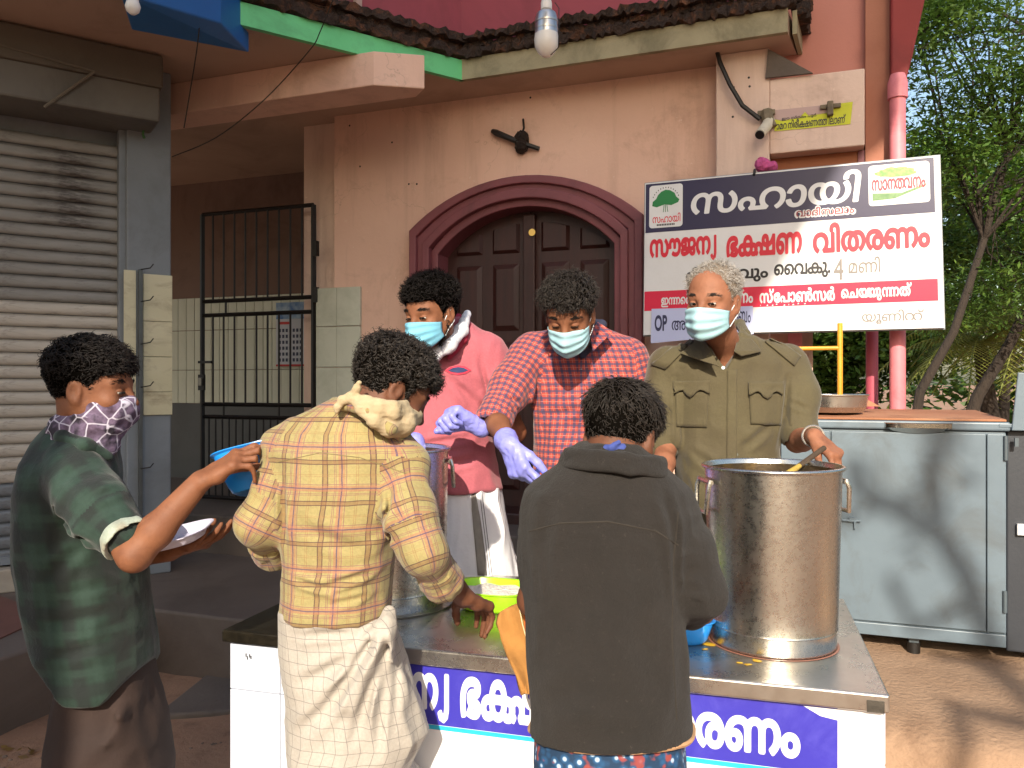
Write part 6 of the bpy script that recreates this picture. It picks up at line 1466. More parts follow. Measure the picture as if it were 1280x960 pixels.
# ---- man in yellow plaid shirt and white wrap, from behind ----------
def man_plaid():
    pr = thing('person', 'man in a yellow plaid shirt and white wrap leaning over the green bowl, back turned', 'person', (-.4, 1.82, 0))
    Hd = Head(P(490, 487, 1.80), (.76, .36, -.52), sc=.86)
    nk = P(452, 526, 1.80); sl_, sr_ = P(358, 562, 1.82), P(506, 580, 1.76)
    el, wr_ = P(528, 688, 1.70), P(578, 745, 1.84); e2, w2 = P(322, 662, 1.77), P(368, 690, 1.96)
    hd = dict(wrist=wr_, f=(.36, .58, -.32), n=(-.1, .1, -.95), right=True, curls=[(.35, .5, .3), (.45, .6, .3), (.5, .7, .4), (.6, .8, .4)], sc=1.0, thumb=(.5, -.9, .3) if 0 else (.75, .55, .5))
    hd2 = dict(wrist=w2, f=(.5, .6, .1), n=(.5, -.5, .1), right=False, sc=.95)
    body(pr, skin_d, Hd, nk, (sl_, sr_), [(sr_, el, wr_), (sl_, e2, w2)], [P(395, 780, 1.82), P(445, 780, 1.82)], [V3(-.47, 1.85, .06), V3(-.3, 1.82, .06)], [hd, hd2], core=V3(.4, 1, 0))
    hair(Hd, hair_b, pr, .022, .008, hl=.054, n=3400, length=.026, curl=1.6, crad=.006, comb=(0, .5, .3), lump=.018, lfreq=55, seed=7, flat=.35, rr=.0013, nape=-.06, burns=-.045)
    brows(Hd, hair_k, pr, 1)
    tufts('beard', Hd, [(.066, .008, -.03), (.062, .02, -.06)], (0, .1, -1), 400, .010, .0008, hair_k, pr, .007, seed=6)
    rows = prow([(500, 412, 472, 1.80, .05), (510, 392, 490, 1.81, .075), (522, 366, 500, 1.82, .09), (540, 348, 510, 1.82, .105), (565, 340, 520, 1.81, .115), (600, 346, 514, 1.81, .12), (650, 350, 500, 1.82, .12), (700, 352, 494, 1.83, .12), (735, 350, 490, 1.83, .12), (766, 349, 489, 1.83, .125)])
    Y1 = [(.10, .05, '7a5638', .55), (.05, .012, '4a2f30', .8), (.15, .012, '4a2f30', .8), (.30, .006, '7a4a52', .8), (.335, .006, '7a4a52', .8), (.46, .07, '9a6250', .55), (.46, .014, '3f3a5a', .8), (.56, .008, '7a4a52', .8), (.76, .006, '8a6440', .6), (.80, .006, '8a6440', .6)]
    m_pl = fabric('yellow_plaid', '988b5c', Y1, Y1, .088, '8e8254', noise_=.12)
    limbs = [([P(366, 560, 1.81), P(346, 610, 1.78), P(322, 654, 1.765), P(340, 681, 1.86)], [.050, .045, .042, .041]), ([P(498, 582, 1.78), P(514, 640, 1.71), P(530, 690, 1.69), P(549, 720, 1.76)], [.048, .045, .044, .040])]
    o = garment('plaid_shirt', m_pl, pr, rows, limbs, yoke=(sl_, nk, sr_), fold=.011, ffreq=(9, 9, 5), seed=11, h=.0048,
        creases=[(P(355, 725, 1.7), P(420, 740, 1.7), .006, .010), (P(400, 735, 1.7), P(488, 712, 1.7), .007, .012), (P(410, 758, 1.7), P(486, 742, 1.7), .006, .008), (P(486, 610, 1.68), P(494, 700, 1.72), .007, .016), (P(350, 600, 1.7), P(354, 680, 1.72), .007, .014), (P(470, 660, 1.68), P(490, 632, 1.68), .007, .010), (P(455, 700, 1.68), P(492, 665, 1.68), .008, .010),
                 (P(318, 640, 1.66), P(350, 625, 1.7), .006, .010), (P(312, 655, 1.66), P(345, 648, 1.7), .006, .010), (P(508, 620, 1.6), P(530, 640, 1.6), .007, .008), (P(512, 670, 1.58), P(545, 690, 1.58), .007, .008), (P(380, 660, 1.7), P(450, 690, 1.7), .014, .006)])
    tr = bvh(o)
    seam('yoke_seam', tr, [(346, 578), (400, 566), (450, 572), (508, 592)], .0010, M('plaid_thread', '6f6340', None), pr, 0)
    for pts_, r in (((limbs[0][0][2], limbs[0][0][3]), .047), ((limbs[1][0][2], limbs[1][0][3]), .044)):
        d_ = (pts_[1]-pts_[0]).normalized(); c0 = pts_[1]; S_ = SDF(np.array(c0)-.12, np.array(c0)+.12, .004)
        S_.cap(c0-d_*.022, c0+d_*.018, r, r+.001, 0); S_.cap(c0+d_*.012, c0+d_*.02, r+.002, r+.002, .005); S_.cap(c0-d_*.05, c0+d_*.1, r-.011, r-.011, .004, op='cut'); S_.disp(lambda p: (ridge(p*34)-.5)*.010); cf = sobj('rolled_cuff', S_, m_pl, pr); clothuv(cf, rows, [(c0-d_*.1, c0+d_*.1, r)], -1)
    # collar, cloth over the face knotted behind the head
    S_ = SDF(np.array(nk)-.16, np.array(nk)+.16, .004); S_.chain([P(418, 510, 1.80), P(432, 506, 1.72), P(462, 514, 1.68), P(488, 536, 1.68), P(500, 548, 1.74)], [.011, .012, .012, .010, .007], .012); S_.disp(lambda p: (ridge(p*25)-.5)*.006); cf = sobj('collar', S_, m_pl, pr); clothuv(cf, rows, [(P(420, 510, 1.78), P(500, 545, 1.7), .03)], -1)
    m_ct = M('cream_cloth', 'b3a183', 'a29071', 14, .95, bump=.6, bscale=90)
    S_ = SDF(np.array(Hd.C)-.22, np.array(Hd.C)+.22, .0034)
    kn = P(440, 497, 1.70)
    S_.chain([P(470, 520, 1.69), P(487, 527, 1.70), P(504, 527, 1.73), P(517, 521, 1.79)], [.012, .022, .026, .020], .014)
    S_.chain([kn, P(456, 505, 1.68), P(474, 514, 1.67), P(492, 516, 1.68), P(510, 512, 1.73)], [.006, .009, .011, .011, .009], .010)
    S_.chain([kn, P(452, 512, 1.68), P(468, 526, 1.67), P(486, 538, 1.69), P(503, 540, 1.74)], [.007, .010, .013, .014, .012], .010)
    S_.chain([kn, P(457, 499, 1.685), P(474, 505, 1.67), P(492, 507, 1.68), P(508, 504, 1.73)], [.005, .007, .009, .009, .007], .010)
    S_.chain([kn, P(446, 486, 1.69), P(449, 479, 1.685)], [.009, .008, .005], .004); S_.chain([kn, P(428, 500, 1.70), P(422, 508, 1.70), P(421, 514, 1.70)], [.010, .009, .007, .005], .004)
    S_.ell(kn, (.015, .013, .013), None, .003)
    S_.disp(lambda p: (ridge((p-np.array(kn))*np.array([30, 30, 120])+9)-.5)*.0045); sobj('face_cloth', S_, m_ct, pr)
    # wrap
    m_wr = fabric('white_check_cotton', 'a9a299', [(.5, .028, '6f6a68', .75)], [(.5, .028, '6f6a68', .75)], .027, 'a09990', noise_=.08)
    rw = [(.10, -.36, 1.85, .18, .14), (.55, -.36, 1.84, .155, .13)]+prow([(960, 360, 508, 1.84, .13), (930, 358, 522, 1.84, .13), (908, 357, 536, 1.84, .128), (880, 356, 528, 1.84, .127), (850, 354, 518, 1.84, .126), (800, 351, 502, 1.84, .124), (755, 350, 489, 1.84, .12)])
    def flp(S_):
        S_.chain([P(486, 764, 1.76), P(478, 790, 1.72), P(440, 880, 1.71)], [.010, .009, .006], .03)
    o = garment('white_wrap', m_wr, pr, rw, extra=flp, fold=.013, ffreq=(10, 10, 3), seed=14, h=.0052,
        creases=[(P(365, 770, 1.70), P(480, 790, 1.70), .008, .008), (P(478, 785, 1.70), P(400, 900, 1.70), .010, .014), (P(484, 800, 1.70), P(440, 930, 1.70), .010, .014), (P(360, 800, 1.7), P(460, 790, 1.7), .008, .008), (P(492, 775, 1.7), P(512, 905, 1.72), .008, .018), (P(484, 780, 1.7), P(470, 950, 1.7), .009, .014), (P(500, 850, 1.7), P(528, 915, 1.72), .007, .010), (P(370, 860, 1.7), P(450, 820, 1.7), .012, .009), (P(365, 930, 1.7), P(440, 850, 1.7), .014, .010)])
man_plaid()
# ---- man in dark fleece jacket, from behind --------------------------
def man_jacket():
    pr = thing('person', 'man in a dark grey fleece jacket seen from behind at the middle of the table', 'person', (.2, 1.62, 0))
    Hd = Head(P(776, 547, 1.63), (.40, .80, -.42), roll=R(3), sc=.85)
    nk = P(770, 602, 1.61); sl_, sr_ = P(694, 634, 1.62), P(832, 636, 1.62)
    el, wr_ = P(884, 750, 1.60), P(852, 775, 1.84); e2, w2 = P(668, 750, 1.66), P(690, 760, 1.86)
    hd = dict(wrist=wr_, f=(-.4, .7, -.1), n=(-.5, -.1, -.6), right=True, sc=.95); hd2 = dict(wrist=w2, f=(.1, .6, .0), n=(.5, .1, -.6), right=False, sc=.95, curls=[(.9, 1.2, .7)]*4)
    body(pr, skin_d, Hd, nk, (sl_, sr_), [(sr_, el, wr_), (sl_, e2, w2)], [P(740, 850, 1.63), P(800, 850, 1.63)], [V3(.13, 1.62, .06), V3(.28, 1.62, .06)], [hd, hd2], core=V3(.2, 1, 0))
    hair(Hd, hair_b, pr, .020, .006, hl=.054, n=5200, length=.030, curl=.4, crad=.003, comb=(.25, .55, -.1), lump=.012, lfreq=55, seed=9, flat=.28, rr=.0008, nape=-.07, burns=-.05)
    tufts('beard', Hd, [(.068, .006, -.03), (.064, .018, -.06), (.058, .03, -.085)], (0, .1, -1), 500, .010, .0008, hair_k, pr, .006, seed=6)
    rows = prow([(556, 722, 800, 1.60, .055), (566, 706, 812, 1.61, .075), (578, 700, 826, 1.62, .09), (592, 684, 842, 1.62, .105), (612, 664, 860, 1.62, .115), (640, 655, 872, 1.62, .125), (700, 655, 858, 1.62, .13), (760, 658, 855, 1.62, .13), (820, 662, 858, 1.62, .13), (880, 664, 864, 1.62, .13), (948, 664, 869, 1.62, .13)])
    m_fl = NT('dark_fleece'); q = m_fl.coord(); cc = m_fl.ramp(m_fl.noise(q, 9, 7, .7), [(.3, '181411'), (.7, '211c19')]); sp_ = m_fl.ramp(m_fl.noise(q, 120, 4, .8), [(.62, 0.0), (.7, .3)]); cc = m_fl.mix(sp_, cc, '57504a')
    nb = m_fl.bump(m_fl.noise(q, 38, 7, .75), .6, .012); m_fl.bump(m_fl.noise(q, 500, 3), .4, .002, nb); m_fl.b.inputs['Sheen Weight'].default_value = .04; m_fl.b.inputs['Sheen Roughness'].default_value = .6; m_fl = m_fl.fin(cc, .95)
    limbs = [([P(832, 634, 1.63), P(860, 692, 1.60), P(876, 742, 1.58), P(862, 762, 1.70)], [.046, .046, .044, .042]), ([P(690, 634, 1.63), P(682, 700, 1.66), P(682, 745, 1.68), P(696, 752, 1.80)], [.046, .040, .040, .036])]
    def hemcut(G):
        z0 = P(766, 952, 1.5).z; return G[..., 2]-(z0+.008+.012*np.sin((G[..., 0]-.05)*9))
    o = garment('fleece_jacket', m_fl, pr, rows, limbs, yoke=(sl_, nk, sr_, .036), fold=.013, ffreq=(7, 7, 4), seed=17, h=.005, fine=.003, uv=False, cuts=[hemcut],
        creases=[(P(842, 650, 1.5), P(850, 760, 1.5), .007, .014), (P(858, 735, 1.48), P(892, 728, 1.5), .007, .012), (P(860, 752, 1.48), P(896, 752, 1.5), .006, .012), (P(668, 690, 1.5), P(672, 760, 1.5), .006, .010), (P(700, 800, 1.48), P(760, 700, 1.48), .03, .006), (P(840, 880, 1.48), P(800, 780, 1.48), .03, .006), (P(862, 770, 1.5), P(856, 900, 1.5), .014, .009), (P(690, 620, 1.5), P(676, 700, 1.5), .012, .010), (P(830, 610, 1.5), P(850, 690, 1.5), .010, .010), (P(672, 900, 1.48), P(740, 860, 1.48), .02, .006), (P(720, 930, 1.48), P(800, 915, 1.48), .02, .005), (P(856, 705, 1.5), P(886, 700, 1.5), .007, .009)])
    tr = bvh(o); m_th = M('fleece_seam', '2f2a25', '29241f', 30, .95)
    seam('yoke_seam', tr, [(662, 664), (700, 654), (760, 652), (820, 664), (848, 682)], .0018, m_th, pr, -.0002)
    seam('side_seam', tr, [(848, 640), (842, 700), (840, 800), (846, 900)], .0016, m_th, pr, -.0002)
    m_bd = M('tan_binding', 'b08a66', 'a37e5c', 30, .8)
    pts = []
    for t in np.linspace(-.05, math.pi*2+.05, 60):
        x = P(766, 940, 1.62).x+.163*math.cos(t); y = 1.62+.128*math.sin(t); z = P(766, 952, 1.5).z+.010+.012*math.sin((x-.05)*9); c_ = Vector((P(766, 940, 1.62).x, 1.62, z+.004)); l, n, _, _ = tr.find_nearest(Vector((x, y, z+.004)))
        if l: pts.append(Vector((l.x, l.y, z)))
    k = MB(); k.tube(pts, .0055, 6); k.build('hem_binding', m_bd, pr, smooth=True)
    cc_ = P(768, 579, 1.600); S_ = SDF(np.array(cc_)-.16, np.array(cc_)+.16, .0036)
    def colf(G):
        x, y, z = G[..., 0]-cc_.x, G[..., 1]-cc_.y, G[..., 2]-cc_.z; zz = z+.10*x+.10*y; sh = 1-.9*(zz-.0); a_, b_ = .095*sh, .092*sh
        r_ = np.sqrt((x/a_)**2+(y/b_)**2); d = np.abs((r_-1)*.085)-.0075-.004*np.clip(-zz/.02, 0, 1); return smax(d, np.abs(zz)-.021, .012)
    S_.put(np.array(cc_)-.15, np.array(cc_)+.15, colf, 0, m=0); S_.disp(lambda p: (ridge(p*np.array([16, 16, 30]))-.5)*.006); sobj('collar', S_, m_fl, pr)
    S_ = SDF(np.array(P(765, 556, 1.5))-.09, np.array(P(765, 556, 1.5))+.09, .003); S_.chain([P(745, 566, 1.56), P(758, 562, 1.548), P(778, 561, 1.548), P(792, 565, 1.56)], [.004, .007, .007, .004], .006); S_.chain([P(764, 560, 1.54), P(773, 553, 1.54)], [.006, .003], .004); S_.disp(lambda p: (ridge(p*50)-.5)*.006); sobj('mask_knot', S_, M('indigo_cloth', '3c4a8c', '34417e', 20, .9), pr)
    t = NT('blue_floral'); q = t.coord(); vo = t.n('ShaderNodeTexVoronoi'); vo.inputs['Scale'].default_value = 55; t.l(q, vo.inputs['Vector']); c = t.ramp(vo.outputs['Distance'], [(.2, '9ab0c8'), (.3, '1d4d78'), (.6, '12304e')]); c = t.mix(t.ramp(t.noise(q, 26, 2), [(.58, 0.0), (.62, .9)]), c, '8a3a34'); t.bump(t.noise(q, 30, 4), .3, .006); m_fw = t.fin(c, .85)
    garment('blue_floral_wrap', m_fw, pr, [(.10, .2, 1.63, .17, .13), (.5, .2, 1.63, .16, .13)]+prow([(960, 667, 858, 1.63, .12), (900, 670, 850, 1.63, .11)]), fold=.014, ffreq=(10, 10, 2.5), h=.007, seed=21, uv=False)
man_jacket()
# ---- man in dark green shirt at the left -----------------------------
def man_green():
    pr = thing('person', 'man in dark green shirt with scarf over his face, holding a blue bowl', 'person', (-1.05, 1.95, 0))
    Hd = Head(P(116, 486, 1.84), (1, .06, -.06), sc=.87)
    nk = P(98, 560, 1.86); sl_, sr_ = P(100, 592, 2.02), P(98, 596, 1.76)
    el, wr_ = P(168, 694, 1.66), P(250, 602, 1.72); e2, w2 = P(160, 690, 2.0), P(212, 690, 1.96)
    hd = dict(wrist=wr_, f=(.80, .15, .50), n=(.55, .45, -.75), right=True, curls=[(.15, .9, .6), (.3, 1.0, .6), (.45, 1.0, .6), (.55, 1.0, .6)], sc=1.0, thumb=(.95, .15, .45), tcurl=.3)
    hd2 = dict(wrist=w2, f=(.9, -.2, .25), n=(0, .1, 1), right=False, curls=[(.2, .3, .2)]*4, sc=.95)
    body(pr, skin_m, Hd, nk, (sl_, sr_), [(sr_, el, wr_), (sl_, e2, w2)], [P(120, 830, 1.98), P(130, 830, 1.88)], [V3(-1.12, 2.0, .06), V3(-.90, 1.90, .06)], [hd, hd2], core=V3(1, .1, 0))
    hair(Hd, hair_k, pr, .022, .004, hl=.046, n=3400, length=.027, curl=.8, crad=.005, comb=(0, .7, .1), lump=.014, lfreq=42, seed=12, flat=.28, rr=.0013, nape=-.07, burns=-.035)
    brows(Hd, hair_k, pr, 1.2); eyes(Hd, pr, skin_m, .3)
    rows = prow([(524, 66, 122, 1.86, .05), (536, 52, 138, 1.87, .08), (552, 38, 148, 1.88, .11), (575, 22, 152, 1.89, .145), (610, 14, 152, 1.89, .16), (660, 14, 168, 1.89, .16), (700, 17, 184, 1.89, .155), (750, 24, 190, 1.89, .15), (800, 36, 196, 1.89, .15), (850, 52, 200, 1.89, .15), (885, 56, 200, 1.89, .15)])
    t = fabric('dark_green_check', '13281f', [(.3, .17, '0a1211', .8), (.75, .10, '243a31', .5)], [(.3, .17, '0a1211', .7), (.75, .10, '243a31', .5)], .085, '1b3429', noise_=.1, soft=.35); m_gr = t
    nt_ = t.node_tree
    def hem(G):
        x = G[..., 0]; px = x/1.76*1000+640; py = np.interp(px, [20, 62, 85, 125, 150, 175, 205], [800, 845, 872, 874, 845, 812, 802]); return G[..., 2]-(H-(py-480)/1000*1.80)
    limbs = [([P(92, 592, 1.78), P(124, 632, 1.71), P(152, 666, 1.675)], [.060, .053, .045]), ([P(100, 595, 2.0), P(150, 680, 2.0)], [.06, .052])]
    o = garment('green_shirt', m_gr, pr, rows, limbs, yoke=(sl_, nk, sr_), fold=.013, ffreq=(7, 7, 4), seed=19, h=.0055, cuts=[hem],
        creases=[(P(70, 640, 1.7), P(130, 680, 1.68), .009, .012), (P(100, 700, 1.72), P(160, 670, 1.7), .009, .012), (P(60, 720, 1.72), P(130, 650, 1.7), .012, .010), (P(60, 780, 1.74), P(190, 760, 1.74), .012, .007), (P(90, 740, 1.74), P(186, 724, 1.74), .010, .008), (P(95, 590, 1.72), P(75, 660, 1.72), .010, .014), (P(120, 620, 1.66), P(150, 612, 1.66), .008, .007), (P(70, 820, 1.74), P(160, 800, 1.74), .012, .007)])
    # shirt lining shown on the rolled cuff
    d_ = (limbs[0][0][2]-limbs[0][0][1]).normalized(); c0 = limbs[0][0][2]+d_*.052; S_ = SDF(np.array(c0)-.12, np.array(c0)+.12, .004)
    S_.cap(c0-d_*.03, c0+d_*.012, .050, .051, 0); S_.cap(c0-d_*.08, c0+d_*.1, .036, .036, .004, op='cut'); S_.cap(c0+d_*.022, c0+d_*.08, .07, .07, .003, op='cut'); S_.disp(lambda p: (ridge(p*26)-.5)*.006)
    m_lin = fabric('pale_check_lining', 'a8b0a0', [(.3, .16, '7a6a58', .6)], [(.3, .16, '8a9488', .6)], .07, '9aa394', soft=.5); cf = sobj('rolled_cuff', S_, m_lin, pr); clothuv(cf, rows, [(c0-d_*.1, c0+d_*.1, .06)], -1)
    S_ = SDF(np.array(nk)-.17, np.array(nk)+.17, .004); S_.chain([P(64, 552, 1.92), P(66, 545, 1.84), P(80, 546, 1.78), P(108, 556, 1.76), P(136, 570, 1.80)], [.013, .015, .015, .014, .010], .012); S_.disp(lambda p: (ridge(p*22)-.5)*.006); cf = sobj('collar', S_, m_gr, pr); clothuv(cf, rows, [(P(62, 536, 1.85), P(140, 550, 1.8), .03)], -1)
    # patterned scarf over nose, mouth and neck
    t = NT('patterned_scarf'); q = t.coord(); vo = t.n('ShaderNodeTexVoronoi', feature='DISTANCE_TO_EDGE'); vo.inputs['Scale'].default_value = 30; t.l(q, vo.inputs['Vector'])
    c = t.ramp(t.noise(q, 22, 4), [(.35, '3b2a3a'), (.5, '6a5a72'), (.62, '2a2430')]); c = t.mix(t.ramp(vo.outputs['Distance'], [(.02, .9), (.06, 0.0)]), c, 'b9b4c4'); t.bump(t.noise(q, 60, 4), .3, .004); m_sc = t.fin(c, .9)
    S_ = SDF(np.array(Hd.C)-.2, np.array(Hd.C)+.2, .0038)
    Hd.ell(S_, (0, .026, -.062), (.072, .080, .064), .02); Hd.ell(S_, (0, .070, -.045), (.038, .046, .040), .03); Hd.ell(S_, (0, -.012, -.105), (.074, .090, .050), .02); Hd.ell(S_, (0, -.02, -.15), (.078, .095, .04), .02)
    S_.put(np.array(Hd.C)-.16, np.array(Hd.C)+.16, lambda G: (lambda q_: (q_[..., 2]+.030+np.clip(-(q_[..., 1]-.0)*.30, -.04, .04)*-1.0*0+np.clip((.03-q_[..., 1])*.6, 0, .024)-np.clip((q_[..., 1]-.04)*.30, 0, .02))*1.0)(Hd.local(G))*-1, .008, 'cut', m=0)
    S_.disp(lambda p: (ridge((p)*np.array([22, 22, 34])+5)-.5)*.011+(ridge(p*60)-.5)*.003); sobj('face_scarf', S_, m_sc, pr)
    rw = [(.10, -1.0, 1.9, .14, .14), (.45, -.97, 1.9, .14, .16)]+prow([(960, 52, 216, 1.90, .14), (900, 58, 212, 1.90, .14), (870, 64, 204, 1.90, .132), (850, 70, 198, 1.90, .125), (800, 76, 186, 1.90, .115)])
    def legcut(G): return np.sqrt(((G[..., 0]-P(128, 940, 1.8).x)/.025)**2+((G[..., 1]-1.9)/.5)**2+(np.clip(G[..., 2]-P(0, 925, 1.9).z, 0, 1)/.05)**2)*.025-.025
    garment('brown_trousers', M('brown_trousers', '33241f', '2b1e1a', 7, .9, bump=.3), pr, rw, fold=.012, ffreq=(6, 6, 4), h=.007, seed=23, uv=False, creases=[(P(135, 880, 1.7), P(122, 960, 1.7), .012, .03), (P(120, 880, 1.75), P(200, 890, 1.75), .015, .010), (P(150, 880, 1.75), P(190, 950, 1.75), .015, .010)])
    # bowl and plate held in the hands
    bl_ = thing('blue_bowl', 'bright blue plastic bowl held out by the man in the green shirt', 'bowl', P(308, 582, 1.76))
    rot = Matrix.Rotation(R(-14), 3, 'Y') @ Matrix.Rotation(R(-14), 3, 'X'); bowl_rr('bowl_body', m_bp, P(324, 613, 1.83), .084, .070, .094, bl_, rot, base=.66)
    sp = thing('steel_plate', 'dull steel plate lying over the blue bowl held by the man in green', 'plate', P(340, 548, 1.86)); k = MB(); k.lathe([(0, 0), (.07, 0), (.085, .012), (.086, .014), (.07, .003), (0, .003)], P(348, 552, 1.88), 40, Matrix.Rotation(R(-22), 3, 'Y') @ Matrix.Rotation(R(10), 3, 'X')); k.build('plate_body', m_steel, sp, smooth=True)
    pl_ = thing('white_plate', 'white plastic plate held flat in the other hand of the man in green', 'plate', P(232, 670, 1.9))
    rot = Matrix.Rotation(R(-14), 3, 'Y') @ Matrix.Rotation(R(8), 3, 'X'); bowl_rr('plate_body', M('white_lilac_plastic', 'c9c6da', None, rough=.35, bump=0), P(222, 678, 1.90), .082, .07, .022, pl_, rot, base=.75)
man_green()
# ---- cloth bag over the table edge ----------------------------------
def cloth_bag():
    th = thing('cloth_bag', 'tan and orange cloth bag hanging over the front edge of the table', 'bag', P(655, 800, 1.72))
    Lc = [(626, 764), (622, 778), (626, 800), (634, 822), (645, 845), (656, 866)]; Rc = [(668, 752), (674, 770), (676, 795), (676, 820), (674, 845), (664, 869)]
    V = []; F = []; nu, nv = 16, 26
    def cur(c, t): t *= len(c)-1; i = min(int(t), len(c)-2); f = t-i; return c[i][0]*(1-f)+c[i+1][0]*f, c[i][1]*(1-f)+c[i+1][1]*f
    for j in range(nv+1):
        t = j/nv; a, b = cur(Lc, t), cur(Rc, t)
        for i in range(nu+1):
            u = i/nu; px, py = a[0]*(1-u)+b[0]*u, a[1]*(1-u)+b[1]*u-4*math.sin(u*3.1)*(1-t)
            d = 1.735-.035*t+.016*math.sin(u*4+t*2.5)*(1-.5*t)+.005*math.sin(u*9-t*7)+.03*(1-t)**3*(1-u); V.append(P(px, py, d))
    for j in range(nv):
        for i in range(nu): q = j*(nu+1)+i; F.append((q, q+1, q+nu+2, q+nu+1))
    m1, m2 = M('tan_canvas', 'a9773c', '966832', 14, .9, bump=.5, bscale=90, dirt='6d4a22', damt=.4, dscale=10), M('orange_canvas', 'c85c18', 'b85214', 14, .9, bump=.5, bscale=90)
    mi = [1 if (k % nu) > nu*.62 and (k//nu) < nv*.6 else 0 for k in range(nu*nv)]
    o = mk('bag_body', V, F, None, th, True, [m1, m2], mi); s_ = o.modifiers.new('sol', 'SOLIDIFY'); s_.thickness = .012; s_.offset = 1
    k = MB(); k.tube([P(px, py, 1.715) for px, py in ((649, 758), (653, 780), (660, 805), (668, 812))], .0012, 5); k.build('stitching', M('pale_thread', 'd8c8a0', None), th)
    k = MB(); k.tube([P(672, 752, 1.74), P(680, 746, 1.76), P(692, 748, 1.80)], [.012, .014, .012], 10); k.build('green_lining', M('green_lining', '1f6a45', None), th, smooth=True)
cloth_bag()
# ------------------------------------------------------------------ trees
def leaf_mat(name, c1, c2, c3):
    t = NT(name); q = t.coord(); c = t.ramp(t.noise(q, 3.5, 5, .7), [(.3, c1), (.5, c2), (.7, c3)]); b = t.b
    c = t.mix(.35, c, t.ramp(t.noise(q, 40, 2), [(.3, '101808'), (.7, 'a8b860')]), 'OVERLAY')
    t.l(c, b.inputs['Base Color']); b.inputs['Roughness'].default_value = .55
    tr = t.n('ShaderNodeBsdfTranslucent'); t.l(c, tr.inputs[0]); mx = t.n('ShaderNodeMixShader'); mx.inputs[0].default_value = .35
    t.l(b.outputs[0], mx.inputs[1]); t.l(tr.outputs[0], mx.inputs[2]); out = t.t.nodes['Material Output']; t.l(mx.outputs[0], out.inputs[0]); return t.m
m_bark = M('grey_brown_bark', '33281f', '241c16', 6, .9, bump=1, bscale=30, bdist=.03, stretch=(1, 1, .3))
lf1 = leaf_mat('dark_leaves', '34501f', '4f6c2c', '78903a'); lf2 = leaf_mat('bright_leaves', '3f6420', '5f8430', '86a042'); lf3 = leaf_mat('palm_leaves', '6a7434', '8f9448', 'b0ac60')
def leaves(name, C, nrm_sp, size, n_per, spread, mat, parent, seed, asp=.4, flat=.5):
    g = np.random.default_rng(seed); C = np.array(C, dtype=float); n = len(C)*n_per
    p = np.repeat(C, n_per, 0)+g.normal(0, 1, (n, 3))*np.array(spread); d = g.normal(0, 1, (n, 3)); d[:, 2] *= flat; d = vnorm(d); s_ = vnorm(np.cross(d, g.normal(0, .4, (n, 3))+np.array([0, 0, 1])))
    L = size*(.6+.8*g.random((n, 1))); V = np.stack([p, p+d*L*.5+s_*L*asp*.5, p+d*L, p+d*L*.5-s_*L*asp*.5], 1).reshape(-1, 3)
    return mko(name, fastmesh(name, V, np.arange(n*4).reshape(-1, 4)), mat, parent)
def tree(label, base, trunk, crown, seed, mat, group=None, r=.12, nl=60, limb=26, size=.1, n_per=120, spread=(.3, .3, .12), name='leafy_tree', asp=.35):
    th = thing(name, label, 'tree', base, group); g = random.Random(seed); k = MB(); k.tube(trunk, [r*(1-.55*i/(len(trunk)-1)) for i in range(len(trunk))], 12); k.build('trunk', m_bark, th, smooth=True)
    C = []; kb = MB()
    for i in range(nl):
        c, rad = g.choice(crown); v = Vector((g.gauss(0, 1), g.gauss(0, 1), g.gauss(0, 1))).normalized()*(g.random()**.45); C.append(Vector(c)+Vector((v.x*rad[0], v.y*rad[1], v.z*rad[2])))
    for c in C[:limb]:
        a = trunk[g.randint(len(trunk)//2, len(trunk)-1)]; m1 = a.lerp(c, .4)+Vector((g.uniform(-.15, .15), 0, .15)); m2 = a.lerp(c, .75)+Vector((0, 0, .12)); kb.tube([a, m1, m2, c], [r*.35, r*.22, r*.14, r*.05], 6)
        for q in range(3): kb.tube([m2, m2.lerp(c, .6)+Vector((g.uniform(-.4, .4), g.uniform(-.3, .3), g.uniform(-.2, .3)))], [r*.1, r*.03], 4)
    kb.build('limbs', m_bark, th, smooth=True); leaves('crown', C, 0, size, n_per, spread, mat, th, seed, asp); return th
